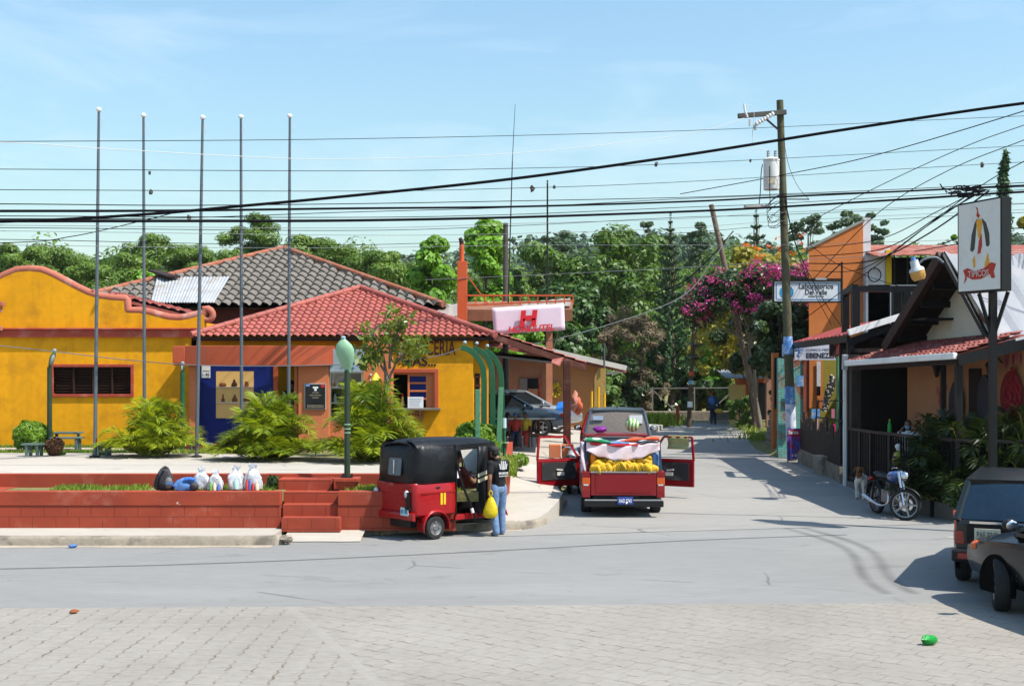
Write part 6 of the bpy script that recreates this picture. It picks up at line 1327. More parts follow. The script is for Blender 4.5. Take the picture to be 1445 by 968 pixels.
plate(PK,-.11,-.03,.275,.31,.15,M('blue_plate',(.03,.06,.28),.4,.15,9),'HAD 5743',paper)
b=MB(); b.box(.1,2.0,-.6,.6,.28,.48); b.box(2.0,4.4,-.7,.7,.25,.4); b.build('chassis',black,PK)
for y in(.72,-.72):
    for x in(.95,3.75): wheel(PK,x,y,.31,.2,1 if y>0 else -1)
b=MB(); b.tube([(.5,.1,.36),(.95,.7,.31)],.06); b.tube([(.95,-.7,.31),(.95,.7,.31)],.05); b.build('rear_axle',black,PK)
loft(MB(),[(3.35,.32,.98,.76,.80,.74),(3.9,.32,.97,.76,.80,.72),(4.4,.34,.9,.74,.78,.68),(4.6,.4,.8,.68,.72,.6)]).build('front_body',pred,PK,smooth=40)
b=MB(); b.box(2.16,3.4,-.78,.78,.32,.44); b.box(2.14,2.2,-.78,.78,.4,1.0)
for y in(-.75,.75): b.bar((2.17,y,.9),(2.28,y*.88,1.52),.09); b.bar((3.35,y,.95),(2.95,y*.88,1.54),.06)
rows=[[Vector((x,.68*q,1.55+.04*(1-abs(q)**3)*math.sin(PI*(.15+.7*i/4)))) for q in(-1,-.7,0,.7,1)] for i,x in enumerate((2.2,2.4,2.6,2.85,3.0))]
b.slab(rows,.04); b.build('cab',pred,PK,smooth=40)
MB().grid([[(2.165,-.68,1.0),(2.165,.68,1.0)],[(2.27,-.62,1.5),(2.27,.62,1.5)]]).build('rear_window',glassd,PK); MB().grid([[(3.35,-.7,.98),(3.35,.7,.98)],[(2.98,-.62,1.52),(2.98,.62,1.52)]]).build('windshield',clearpane,PK)
b=MB(); b.box(2.3,2.75,-.68,.68,.45,.62); b.box(2.22,2.36,-.68,.68,.6,1.1); b.build('bench_seat',MATS['dark_vinyl'],PK,bevel=.03); b=MB(); b.box(3.1,3.34,-.7,.7,.7,.95); b.build('dashboard',blackplastic,PK)
b=MB(); b.tube([(2.95+.05*math.cos(a)*1,.36+.18*math.cos(a),.98+.17*math.sin(a)) for a in np.linspace(0,2*PI,21)],.014,6); b.build('steering_wheel',black,PK)
def pdoor(s,ang):
    t=MB(); hinge=Matrix.Translation((3.32,s*.80,0))@Matrix.Rotation(R(180)-s*R(ang),4,'Z')
    # closed door runs from the hinge towards -x; opening swings it outwards
    L=1.08; t.M=hinge
    t.box(0,L,-.035,.035,.36,.95); d=t.build('door',pred,PK,bevel=.015)
    f=MB(); f.M=hinge; f.bar((.0,0,.95),(.36,0,1.47),.045); f.bar((.36,0,1.47),(L-.05,0,1.47),.045); f.bar((L-.05,0,1.47),(L-.01,0,.95),.045); f.bar((0,0,.955),(L,0,.955),.06,.05); f.build('window_frame',M('door_edge_red',(.33,.01,.015),.3,.1,3,coat=.5),d)
    f=MB(); f.M=hinge; yy=.037*s
    f.box(.10,L-.10,min(yy,yy*1.4),max(yy,yy*1.4),.50,.90); dp=f.build('trim_panel',M('dark_door_trim',(.03,.03,.032),.7,.3,4,dirt=((.16,.16,.15),.5,3)),d,bevel=.006)
    f=MB(); f.M=hinge; f.bar((.45,yy*1.8,.72),(.62,yy*1.8,.74),.03); f.box(.42,.60,min(yy*1.3,yy*2),max(yy*1.3,yy*2),.6,.68); f.build('pull_handle',offwhite,dp)
    return hinge
hl=pdoor(1,62); hr=pdoor(-1,62)
place(PK,(2.24,24.93,.0),R(88.5))
PKM=Matrix.Translation((2.24,24.93,0))@Matrix.Rotation(R(88.5),4,'Z')
def pk(x,y,z): return PKM@Vector((x,y,z))
# stakes and cloths over the load
fr=thing('stake_rack','dark blue stake rack standing in the pickup bed','rack',tuple(pk(.3,0,.9))); b=MB()
for s in(1,-1): b.bar(pk(.12,s*.76,.9),pk(.22,s*.74,1.52),.045); b.bar(pk(1.9,s*.76,.9),pk(1.9,s*.70,1.5),.045); b.bar(pk(.22,s*.74,1.52),pk(1.9,s*.70,1.5),.03)
b.bar(pk(.22,-.74,1.50),pk(.22,.74,1.52),.03); b.build('stakes',M('stake_blue',(.02,.05,.09),.6,.3,4),fr)
def cloth(name,fn,nu,nv,mat,lab,cat='cloth',grp=None):
    rows=[[PKM@Vector(fn(i/nu,j/nv)) for i in range(nu+1)] for j in range(nv+1)]; return tag(MB().grid(rows).build(name,mat,None,smooth=180,thick=.008),lab,cat,grp)
pinkc=M('pink_white_sheet',(.70,.56,.58),.8,.12,3,.3,10,dirt=((.62,.22,.26),.55,3.5))
def sag(i): return .05+.30*math.sin(PI*min(1,max(0,(i)*.92+.06)))**.8
cloth('hanging_sheet',lambda u,v:(.13+.03*math.sin(u*19+v*3)-.02*v,.74-1.48*u,1.50-.06*math.sin(PI*u)-(.05+.25*math.sin(PI*(.12+.80*u))**.7)*v+.012*math.sin(u*31)),40,8,pinkc,'pink and white printed sheet sagging across the back of the banana load')
cloth('top_cloth',lambda u,v:(.18+1.5*v,.75-1.5*u,1.53-.07*math.sin(PI*u)-.03*v+.03*math.sin(u*17+v*5)+.03*math.sin(v*9)),30,14,M('faded_white_cloth',(.66,.63,.64),.8,.1,3,.3,12,dirt=((.6,.3,.33),.5,3)),'faded white cloth stretched over the pickup load frame')
for lab,y0,y1,x0,z0,col in(('green folded cloth strip on the corner of the load',.74,.25,.1,1.56,(.03,.24,.10)),('orange red folded cloth strip along the top of the load',-.74,.05,.16,1.575,(.60,.10,.04)),('dark red rolled cloth edge under the orange strip',.66,-.3,.11,1.50,(.42,.02,.03)),('blue striped cloth fold in the middle of the load top',.42,-.12,.13,1.545,(.14,.25,.5))):
    n=M('cloth_'+lab.split()[0]+lab.split()[1],col,.8,.25,5,.3,14); b=MB(); rows=[]
    for i in range(17):
        s=i/16; y=y0+(y1-y0)*s; z=z0-.06*math.sin(PI*(.5-y/1.5))+.035*math.sin(s*3)*(1 if col[0]>.5 else 0); rows.append([pk(x0-.05*math.cos(a)*1.2+.05,y,z+.035*math.sin(a)*(1+.4*math.sin(s*12))) for a in np.linspace(0,2*PI,9)[:-1]])
    b.grid(rows,closed=True); b.poly(rows[0]); b.poly(rows[-1]); tag(b.build('cloth_strip',n,None,smooth=60),lab,'cloth')
cloth('side_sheet',lambda u,v:(.06+.5*u,.80+.05*math.sin(u*9+v*4),1.50-.62*v),10,8,M('lilac_print_sheet',(.58,.48,.56),.8,.3,6,.3,12),'lilac printed cloth hanging down the near side of the pickup bed')
o=MB(); o.ell(pk(2.55,-.36,1.61+.15),(.155,.155,.15),24,16); t=NT('striped_green_ball'); w=t.n('ShaderNodeTexWave'); w.inputs['Scale'].default_value=4; w.inputs['Distortion'].default_value=6; t.l(t.co(),w.inputs['Vector']); tag(o.build('striped_ball',t.bsdf(t.ramp(w.outputs['Fac'],[(.3,(.10,.25,.06)),(.55,(.42,.55,.22)),(.8,(.6,.65,.45))]),.4),None,smooth=180),'big pale green mottled ball resting on the pickup cab','ball')
tag(MB().ell(pk(2.5,.35,1.66),(.16,.1,.07),14,9,jit=.18).build('purple_bag',plast('purple_plastic',(.30,.03,.35)),None,smooth=60),'crumpled purple bag on the pickup cab roof','bag')
sb=thing('soda_bottle','large orange soft drink bottle beside the bananas in the pickup bed','bottle',tuple(pk(.2,.62,.95))); MB().lathe([(.05,0),(.062,.03),(.058,.14),(.065,.24),(.03,.36),(.018,.42)],pk(.20,.60,.97),14).build('body',M('orange_soda',(.75,.20,.01),.2,.1,6),sb,smooth=50); MB().lathe([(.022,.42),(.022,.46),(.001,.46)],pk(.20,.60,.97),10).build('cap',orangelens,sb)
tag(MB().ell(pk(.28,-.66,1.12),(.09,.1,.17),12,8,jit=.15).build('blue_bundle',MATS['blue_plastic'],None,smooth=60),'dark blue plastic bundle wedged beside the bananas','bundle')
# bananas: three hands copied about the bed
ban=M('banana_skin',(.70,.40,.02),.5,.35,3,dirt=((.16,.13,.02),.6,5))
def hand_mesh(seed,nf=6):
    rg=random.Random(seed); b=MB()
    for row in range(2):
        for k in range(nf):
            a=(k/(nf-1)-.5)*1.5+rg.uniform(-.05,.05); tilt=.1+.25*row; pts=[];rs=[]
            for i in range(7):
                s=i/6; th=s*1.35; r=.085*(1+.1*row); px=math.sin(a)*(.03+.10*s+.02*math.sin(th)); pz=.11-.0-.17*s*s+.05*math.sin(th*1.6); py=-(.02+.10*math.sin(th*1.1)+.03*row)
                pts.append((px,py+.04,pz+.02*row)); rs.append((.010,.018,.024,.026,.024,.018,.007)[i])
            b.tube(pts,rs,7)
    b.cbox((0,.035,.115),(.07,.04,.05)); me=b.build('banana_hand',ban,None,smooth=60); return me
protos=[hand_mesh(s) for s in(1,2,3)]; spots=[]
for row,(x,z,n,off) in enumerate(((.15,.975,11,0),(.24,1.05,11,.04),(.36,1.12,11,0),(.5,1.20,9,.03))):
    for k in range(n): spots.append((x+rng.uniform(-.03,.03),-.60+1.2*(k+.5)/n+off*.4+rng.uniform(-.03,.03),z+rng.uniform(-.03,.03)))
for i,(x,y,z) in enumerate(spots):
    o=protos[i] if i<3 else protos[i%3].copy()
    if i>=3: COL.objects.link(o)
    p=pk(x,y,z-.05); row=0 if i<11 else 1 if i<33 else 2
    o.location=p; o.rotation_euler=(rng.uniform(0,.7),rng.uniform(-1.0,1.0),rng.uniform(-.6,.6)); o.scale=(1.02*rng.uniform(.8,1.15),)*3
    tag(o,('ripe banana hand in the front row just above the tailgate','ripe banana hand in the middle row of the pickup load','ripe banana hand in the back row under the hanging sheet')[row],'bananas',('front','middle','back')[row]+' row of banana hands')
tag(MB().prism([pk(.12,-.68,.92),pk(.12,.68,.92),pk(.9,.68,1.16),pk(.9,-.68,1.16)],(0,0,-.3)).build('load_sacking',M('sacking',(.12,.08,.03),.9,.3),None),'dark sacking heaped under the banana hands','sacking')
o=MB(); hrM=PKM@hr
rows=[[hrM@Vector((.45+.5*i/8,.03*math.cos(j*1.57)+.012*math.sin(i*2)*(j>0),1.50-.30*max(0,j-1)/5 if j>0 else 1.40)) for i in range(9)] for j in range(7)]
tag(o.grid(rows).build('draped_rag',M('khaki_rag',(.36,.35,.16),.85,.2,6,.3,20),None,smooth=180,thick=.01),'khaki rag draped over the window frame of the open door','rag')
# ---- vehicle ahead of the pickup and parked cars
rf=paint('sky_reflection_grey_paint',(.06,.075,.10),.3,.5,.3);  # blue grey is the sky's reflection put into the paint colour
SU=car('estate_car','estate car with its sky-grey and brown window reflections coloured in, parked ahead of the pickup','car',[(0,.45,.95,.78,.82,.78),(.1,.38,1.05,.8,.86,.82),(1.2,.35,1.08,.82,.88,.84),(3.1,.35,1.08,.82,.88,.84),(4.2,.38,1.02,.8,.85,.78),(4.5,.45,.85,.7,.76,.66)],(.1,.32,2.6,3.25,1.05,.82,.66),1.76,rf,[(.85,.86,0),(.85,-.86,0),(3.55,.86,0),(3.55,-.86,0)],.34,gm=M('brown_reflection_glass',(.17,.14,.115),.25,.15,2,spec=.6))  # rear glass colour holds a painted brownish reflection
MB().bar((.13,-.35,1.12),(.17,.1,1.17),.03).build('wiper',black,SU); MB().box(.16,.2,.35,.6,1.50,1.6).build('window_sticker',M('pale_sticker',(.4,.5,.65),.5,.1),SU); MB().box(.16,.2,-.62,-.3,1.42,1.62).build('window_paper',paper,SU); MB().tube([(.9,0,1.76),(.95,0,1.84)],.012,6).build('aerial',black,SU)
mirror(SU,2.9,.9,1.2,blackplastic,1); mirror(SU,2.9,-.9,1.2,blackplastic,-1); place(SU,(2.6,30.6,street_z(31)+.0),R(86))
RC=car('red_car','red car with dark side windows half hidden ahead of the estate car','car',[(0,.4,.95,.72,.8,.74),(.15,.35,1.0,.78,.84,.8),(2.6,.34,1.0,.78,.84,.8),(3.9,.36,.92,.75,.8,.72),(4.1,.42,.8,.68,.74,.64)],(.15,.5,2.0,2.9,.98,.78,.62),1.55,pred,[(.75,.82,0),(.75,-.82,0),(3.2,.82,0),(3.2,-.82,0)],.31); place(RC,(2.75,35.4,street_z(36)),R(80))
bl=paint('dark_blue_paint',(.025,.05,.085),.22,.8,.15,.3); sv=paint('silver_paint',(.36,.39,.42),.3,.7,.12,.5)
sed=[(0,.45,.85,.70,.78,.70),(.15,.32,.97,.76,.84,.76),(.9,.26,1.0,.78,.87,.78),(2.6,.25,1.0,.78,.87,.78),(3.6,.27,.93,.77,.85,.72),(4.25,.33,.8,.72,.78,.62),(4.42,.4,.68,.6,.66,.52)]
BC=car('sedan','dark blue sedan parked sideways in front of the board house','car',sed,(.45,1.15,2.35,3.15,.97,.78,.58),1.46,bl,[(.85,.85,0),(.85,-.85,0),(3.45,.85,0),(3.45,-.85,0)],.31)
mirror(BC,2.85,-.82,1.02,bl,-1); MB().box(4.1,4.2,-.80,-.72,.66,.78).build('marker_lens',redlens,BC); MB().tube([(4.2,-.5,.62),(4.4,-.3,.6)],.06,8).build('headlight',MATS['clear_lens'],BC); MB().box(.6,3.9,-.875,-.86,.58,.62).build('chrome_moulding',metal,BC); b=MB(); b.tube([(2.35,-.59,1.43),(3.12,-.79,.99)],.02,6); b.build('pillar_trim',metal,BC); place(BC,(X(803,42.5)-4.42,42.5,.80),R(2))
SV=car('sedan','silver sedan parked beyond the dark blue one near the brown post','car',sed,(.45,1.15,2.35,3.25,.97,.78,.58),1.50,sv,[(.85,.85,0),(.85,-.85,0),(3.45,.85,0),(3.45,-.85,0)],.31); mirror(SV,2.95,-.82,1.04,sv,-1); place(SV,(X(820,45.3)-4.42,45.3,.82),R(4))
# ---- dark estate wagon and near car at the edge
wg=paint('dusty_dark_green',(.007,.010,.011),.33,.4,.10)
WG=car('station_wagon','old dark green station wagon seen from behind with an orange tail light','car',[(0,.42,.90,.76,.80,.78),(.06,.40,.98,.78,.83,.80),(.5,.36,1.0,.8,.84,.81),(3.2,.35,1.0,.8,.84,.81),(4.2,.38,.94,.78,.82,.76),(4.5,.45,.8,.7,.74,.66)],(.04,.34,2.7,3.3,.95,.79,.66),1.47,wg,[(.95,.84,0),(.95,-.84,0),(3.6,.84,0),(3.6,-.84,0)],.32,gm=M('blue_tinted_glass',(.012,.028,.05),.12,.3,2,spec=.35))
b=MB(); b.box(-.14,.05,-.84,.84,.40,.56); o=b.build('bumper',blackplastic,WG,bevel=.03); MB().box(-.146,-.13,.58,.76,.44,.51).build('fog_lens',redlens,o,bevel=.005); MB().box(-.145,-.13,.36,.54,.44,.50).build('pale_lens',white,o,bevel=.005)
b=MB(); b.tube([(-.02,.28,.40),(-.05,.27,.33),(-.09,.25,.33)],.025,8); b.build('tow_hook',black,o)
for s in(1,-1):
    b=MB(); b.prism([(.0,s*.70,.80),(.0,s*.81,.80),(.08,s*.84,1.05),(.06,s*.76,1.05)],(.07,0,0)); o=b.build('tail_light',orangelens,WG,bevel=.008); MB().prism([(-.01,s*.68,.62),(-.01,s*.81,.62),(-.0,s*.81,.795),(-.0,s*.70,.795)],(.07,0,0)).build('lower_lens',redlens,o,bevel=.008)
MB().box(-.035,.0,-.60,.62,.90,.93).build('chrome_strip',chrome,WG); plate(WG,-.04,.40,.68,.32,.16,M('cream_plate',(.55,.52,.40),.5,.25,12),'PAE 9343',M('plate_grey_ink',(.10,.12,.12),.5,.2))
b=MB(); b.box(-.02,.01,-.4,.66,.64,.89); b.build('plate_recess',black,WG,bevel=.01)
place(WG,(6.62,16.15,0),R(65))
nc=paint('graphite_paint',(.006,.007,.009),.22,.25,.05,0)
NC=car('graphite_car','graphite grey car with a turned front wheel cut off by the view edge','car',sed,(.45,1.15,2.35,3.15,.97,.78,.58),1.46,nc,[(.85,.85,0),(.85,-.85,0),(3.45,.85,1),(3.45,-.85,1)],.32,steer=-27)
mirror(NC,2.95,.86,1.10,blackplastic,1); MB().ell((4.12,.70,.70),(.16,.10,.07),12,8,rot=(0,0,-.5)).build('indicator_lens',orangelens,NC,smooth=60); MB().ell((4.25,.55,.66),(.14,.18,.08),12,8).build('headlight',MATS['clear_lens'],NC,smooth=60)
ha=R(100); c_,s_=math.cos(ha),math.sin(ha); wx,wy=3.45,.80; place(NC,(5.93-(c_*wx-s_*wy),15.05-(s_*wx+c_*wy),0),ha)
# ---- motorcycles
def motorcycle(label,tank):
    t=thing('motorcycle',label,'motorcycle'); 
    def wh(x,r,steer,par):
        Rm=Matrix.Translation((x,0,r))@Matrix.Rotation(steer,4,'Z'); b=MB(); b.M=Rm; b.lathe([(r*.80,-.04),(r*.93,-.05),(r,-.025),(r,.025),(r*.93,.05),(r*.80,.04),(r*.80,-.04)],(0,0,0),30,axis='y'); o=b.build('wheel',tyre,par,smooth=40)
        b=MB(); b.M=Rm; b.lathe([(r*.74,-.03),(r*.81,-.035),(r*.81,.035),(r*.74,.03),(r*.74,-.03)],(0,0,0),30,axis='y'); b.lathe([(.001,-.05),(.06,-.05),(.06,.05),(.001,.05)],(0,0,0),16,axis='y')
        for k in range(5):
            a=2*PI*k/5; b.cbox((r*.42*math.cos(a),0,r*.42*math.sin(a)),(r*.68,.022,.035),(0,-a,0))
        b.build('alloy_rim',M('alloy',(.28,.29,.31),.3,.1,6,metal=.8),o,smooth=40); b=MB(); b.M=Rm; b.lathe([(.08,.052),(.135,.052),(.135,.058),(.08,.058),(.08,.052)],(0,0,0),24,axis='y'); b.build('brake_disc',chrome,o); return o
    wh(0,.31,0,t); f=wh(1.30,.31,R(48),t); ca,sa=math.cos(R(48)),math.sin(R(48))
    b=MB(); 
    for s in(1,-1): b.tube([(1.30-sa*s*.09,ca*s*.09,.31),(1.18-sa*s*.09,ca*s*.09,.62),(1.05-sa*s*.09,ca*s*.09,.95)],[.024,.024,.028],10)
    b.build('fork',chrome,t,smooth=40); b=MB()
    for s in(1,-1): b.tube(spl([(1.05,0,.97),(1.03-sa*s*.2,ca*s*.2,1.03),(.95-sa*s*.36,ca*s*.36,1.02)],4),.014,8)
    b.build('handlebar',chrome,t,smooth=40); b=MB()
    for s in(1,-1): b.tube([(.98-sa*s*.30,ca*s*.30,1.03),(.95-sa*s*.36,ca*s*.36,1.02)],.022,8); b.tube([(1.0-sa*s*.22,ca*s*.22,1.03),(1.0-sa*s*.26,ca*s*.26,1.2)],.008,6); b.ell((1.0-sa*s*.27,ca*s*.27,1.25),(.02,.05,.035),10,6)
    b.build('mirrors_and_grips',black,t,smooth=50); b=MB(); b.ell((1.16,.06,.86),(.09,.095,.1),14,10); b.build('headlight',chrome,t,smooth=60)
    b=MB(); rows=[]
    for a in np.linspace(R(20),R(150),9): rows.append([Vector((1.30+.35*math.cos(a)*ca-s*sa,.35*math.cos(a)*sa+s*ca,.31+.35*math.sin(a)-abs(s)*.2)) for s in(-.06,0,.06)])
    b.grid(rows).build('front_mudguard',black,t,smooth=60,thick=.008); b=MB(); rows=[]
    for a in np.linspace(R(30),R(170),9): rows.append([Vector((.36*math.cos(a),s,.33+.36*math.sin(a)-abs(s)*.2)) for s in(-.08,0,.08)])
    b.grid(rows).build('rear_mudguard',black,t,smooth=60,thick=.008)
    vobj('fuel_tank',[('e',(.80,0,.82),(.24,.13,.12)),('e',(.92,0,.85),(.13,.14,.1))],tank,t,.015,4); vobj('seat',[('e',(.35,0,.80),(.35,.13,.055)),('e',(.1,0,.84),(.18,.11,.05))],blackplastic,t,.02,4)
    b=MB(); b.tube([(1.05,0,.9),(.6,0,.75),(.1,0,.7)],.025,8); b.tube([(1.05,0,.85),(.85,0,.45),(.4,0,.35),(.35,0,.75)],.022,8)
    for s in(1,-1): b.tube([(.45,s*.09,.4),(0,s*.09,.31)],.022,8); b.tube([(0,s*.11,.31),(.1,s*.1,.68)],.025,8)
    b.build('frame',black,t,smooth=40); b=MB(); b.cbox((.62,0,.42),(.34,.24,.26)); 
    for k in range(5): b.cbox((.70,0,.55+k*.035),(.2,.2,.018),(0,.2,0))
    b.build('engine',M('engine_alloy',(.2,.2,.21),.45,.2,8,metal=.7),t,bevel=.015); b=MB(); b.tube(spl([(.75,-.1,.5),(.8,-.14,.3),(.5,-.16,.22),(.1,-.17,.28),(-.25,-.18,.36)],4),[.022]*8+[.03]*4+[.045]*5,10); b.build('exhaust',chrome,t,smooth=50); b=MB(); b.tube(spl([(.75,.1,.5),(.8,.14,.3),(.5,.16,.22),(.1,.19,.30),(-.3,.20,.42)],4),[.022]*8+[.05]*9,10); b.build('silencer',chrome,t,smooth=50); MB().ell((-.28,0,.70),(.05,.08,.05),10,7).build('tail_light',redlens,t,smooth=60); b=MB(); b.tube([(.55,.1,.3),(.5,.32,.01)],.014,6); b.build('side_stand',black,t); return t
mc=motorcycle('dark blue motorcycle parked facing out by the restaurant plinth',paint('tank_blue',(.03,.07,.22),.2,.8,.05)); hd=R(-82); place(mc,(7.74-1.30*math.cos(hd),24.4-1.30*math.sin(hd),.0),hd)
m2=motorcycle('motorcycle with a pale grey tank half hidden behind the open pickup door',paint('tank_grey',(.36,.37,.38),.3,.6,.2)); place(m2,(1.33,28.6,.13),R(82))
# ---------------------------------------------------------------- people
def human(label,loc,rz,h=1.66,j=None,top=blackcloth,legs=jeans,shoes=shoe,hat=None,hair=hairm,sleeve=.55,mask=None,vox=.014,sit=False,sk=skin,female=False,group=None,dress=False):
    "faces +y; x to its right"
    t=thing('person',label,'person',(0,0,0),0,group); J=dict(pelvis=(0,0,.53),waist=(0,0,.62),chest=(0,.005,.745),neck=(0,0,.835),head=(0,.012,.925),
      ls=(-.105,0,.80),le=(-.135,-.01,.64),lw=(-.13,.03,.50),rs=(.105,0,.80),re=(.135,-.01,.64),rw=(.13,.03,.50),
      lh=(-.052,0,.52),lk=(-.056,.01,.285),la=(-.058,-.01,.05),rh=(.052,0,.52),rk=(.056,.01,.285),ra=(.058,-.01,.05))
    if sit: J.update(lk=(-.065,.24,.50),la=(-.07,.24,.27),rk=(.065,.24,.50),ra=(.07,.24,.27))
    if j: J.update(j)
    V={k:Vector(v)*h for k,v in J.items()}; k=h/1.7
    c=lambda a,ra,b,rb:('c',V[a],ra*k,V[b],rb*k)
    hc=V['head']; up_=(hc-V['neck']).normalized()
    parts=[('e',hc+Vector((0,.005,.015))*k,(.074*k,.092*k,.105*k)),('e',hc+Vector((0,.035,-.045))*k,(.055*k,.06*k,.06*k)),('c',V['neck']-up_*.05*k,.055*k,hc-up_*.04*k,.05*k),('e',hc+Vector((0,.098,-.012))*k,(.014*k,.02*k,.022*k)),('e',hc+Vector((.074,.0,-.005))*k,(.012*k,.022*k,.03*k)),('e',hc+Vector((-.074,.0,-.005))*k,(.012*k,.022*k,.03*k)),
      c('pelvis',.12,'waist',.112),c('waist',.11,'chest',.125),c('chest',.11,'neck',.06),c('chest',.08,'ls',.06),c('chest',.08,'rs',.06)]
    for s in 'lr': parts+=[c(s+'s',.05,s+'e',.042),c(s+'e',.042,s+'w',.03),c(s+'h',.085,s+'k',.058),c(s+'k',.055,s+'a',.038)]
    for s in 'lr':   # hands: palm, four fingers and a thumb
        w=V[s+'w']; d=(w-V[s+'e']).normalized(); sd=Vector((1,0,0)) if s=='l' else Vector((-1,0,0)); q=d.cross(sd).normalized(); pc_=w+d*.055*k
        parts.append(('c',w,.026*k,pc_,.032*k))
        for n_,(o,L) in enumerate(((-.03,.06),(-.01,.075),(.01,.07),(.03,.055))):
            b0=pc_+q*o*k+d*.02*k; b1=b0+d*L*.55*k+sd*.008*k; parts+=[('c',b0,.010*k,b1,.009*k),('c',b1,.009*k,b1+d*L*.4*k+sd*.022*k,.007*k)]
        parts.append(('c',w+d*.03*k-q*.02*k,.012*k,w+d*.07*k-q*.05*k+sd*.01*k,.009*k))
    vobj('body',parts,sk,t,vox,3)
    b=MB()
    for s in(1,-1): b.ell(hc+Vector((s*.03,.083,.01))*k,(.013*k,.010*k,.008*k),8,6)
    b.build('eyes',M('dark_eye',(.02,.015,.012),.2,.1),t); MB().ell(hc+Vector((0,.088,-.055))*k,(.024*k,.010*k,.007*k),8,6).build('mouth',M('lip',(.2,.06,.05),.5,.1),t)
    g=.016*k
    sp=[c('pelvis',.13,'waist',.128),c('waist',.128,'chest',.142),c('chest',.13,'neck',.066),c('chest',.10,'ls',.078),c('chest',.10,'rs',.078)]
    for s in 'lr': e=V[s+'s'].lerp(V[s+'e'],sleeve if sleeve<=1 else 1); sp.append(('c',V[s+'s'],.072*k,e,.066*k))
    if sleeve>1:
        for s in 'lr': sp.append(('c',V[s+'e'],.062*k,V[s+'w'],.044*k))
    vobj('shirt',sp,top,t,vox,4)
    lp=[c('pelvis',.133,'waist',.118)] 
    for s in 'lr': lp+=[c(s+'h',.105,s+'k',.082),c(s+'k',.082,s+'a',.070),('c',V[s+'a'],.07*k,V[s+'a']+Vector((0,0,-.02))*k,.066*k)]
    vobj('skirt' if dress else 'trousers',lp,legs,t,vox,3)
    for s in 'lr':
        a=V[s+'a']; f=MB(); 
        vobj('shoe',[('c',a+Vector((0,-.02,-.035))*k,.042*k,a+Vector((0,.13,-.05))*k,.034*k),('c',a+Vector((0,-.03,-.05))*k,.03*k,a+Vector((0,.10,-.052))*k,.033*k)],shoes,t,.012,2)
    hp=[('e',hc+Vector((0,-.012,.035))*k,(.082*k,.096*k,.095*k)),('e',hc+Vector((0,-.05,-.01))*k,(.07*k,.055*k,.07*k))]
    if female: hp.append(('e',hc+Vector((0,-.07,-.08))*k,(.065*k,.04*k,.12*k)))
    if not hat: vobj('hair',hp,hair,t,.012,2)
    else:
        vobj('hair',[('e',hc+Vector((0,-.04,-.02))*k,(.077*k,.066*k,.07*k))],hair,t,.012,2); vobj('cap',[('e',hc+Vector((0,-.005,.045))*k,(.09*k,.105*k,.08*k)),('e',hc+Vector((0,.11,.045))*k,(.062*k,.07*k,.012*k))],hat,t,.012,2)
    if mask: vobj('face_mask',[('e',hc+Vector((0,.055,-.045))*k,(.062*k,.055*k,.05*k))],mask,t,.012,2)
    place(t,loc,rz); return t
# the man with the yellow bag, leaning into the three-wheeler, back turned
man=human('man in a dark cap and black T-shirt with a white print, leaning on the three-wheeler',(-.245,22.12,.0),R(38),1.60,
  j=dict(rw=(.12,.20,.62),re=(.16,.06,.67),lw=(-.135,-.01,.50),le=(-.145,-.035,.64),head=(-.02,.05,.925),lk=(-.05,.02,.285),rk=(.065,.03,.285),la=(-.05,-.03,.05),ra=(.075,.03,.05)),
  top=blackcloth,legs=jeans,hat=M('dusty_dark_cap',(.035,.03,.035),.8,.3,9),vox=.010)
MT=Matrix.Translation((-.245,22.12,0))@Matrix.Rotation(R(38),4,'Z')
pr=M('shirt_print',(.62,.62,.6),.7,.1)
b=MB(); b.M=MT
for k in range(5): b.cbox((-.07+.035*k,-.145-.004*(k in(1,2,3)),1.24+.02*(k in(1,2,3))),(.018,.01,.10+.05*(k in(1,2,3))),(0,.1*(k-2),0))
for k in range(7): b.cbox((-.09+.03*k,-.148,1.12),(.014,.01,.04))
for k in range(6): b.cbox((-.08+.032*k,-.146,1.07),(.016,.01,.02))
b.build('back_print',pr,man)
t=thing('carrier_bag','yellow plastic carrier bag hanging from the hand of the man','bag'); c=MT@Vector((-.215,-.06,.70)); rows=[]
for s,q in((0,.05),(.06,.12),(.2,.20),(.45,.30),(.7,.36),(.88,.36),(.97,.28),(1,.08)):
    rows.append([c+Vector((.34*q*1.05*math.cos(a)*(1+.10*math.sin(a*3+s*5)+.06*math.sin(a*7-s*8)),.26*q*math.sin(a),-.36*s+.012*math.sin(a*4+s*9))) for a in [2*PI*i/20 for i in range(20)]])
MB().grid(rows,closed=True).poly(rows[0]).poly(rows[-1]).build('bag_body',yp,t,smooth=70); MB().tube(spl([c,c+Vector((-.03,0,.07)),c+Vector((0,0,.12)),c+Vector((.03,0,.07)),c],4),.01,6).build('handles',yp,t)
TM=Matrix.Translation((fx+ax_.x,fy_+ax_.y,0))@Matrix.Rotation(R(42),4,'Z')
p=TM@Vector((.98,.02,-.16)); human('driver in dark clothes sitting inside the three-wheeler',tuple(p),R(42-90),1.62,j=dict(lw=(-.14,.26,.72),rw=(.14,.26,.72),le=(-.16,.12,.66),re=(.16,.12,.66)),top=M('dark_red_shirt',(.10,.02,.02),.8,.2,8),legs=darkjeans,sit=True,vox=.018)
pass_=TM@Vector((.12,.0,-.17)); human('passenger in a dark shirt on the back seat of the three-wheeler',tuple(pass_),R(42-90),1.6,top=M('charcoal_shirt',(.03,.03,.035),.8,.2,8),legs=darkjeans,sit=True,vox=.02)
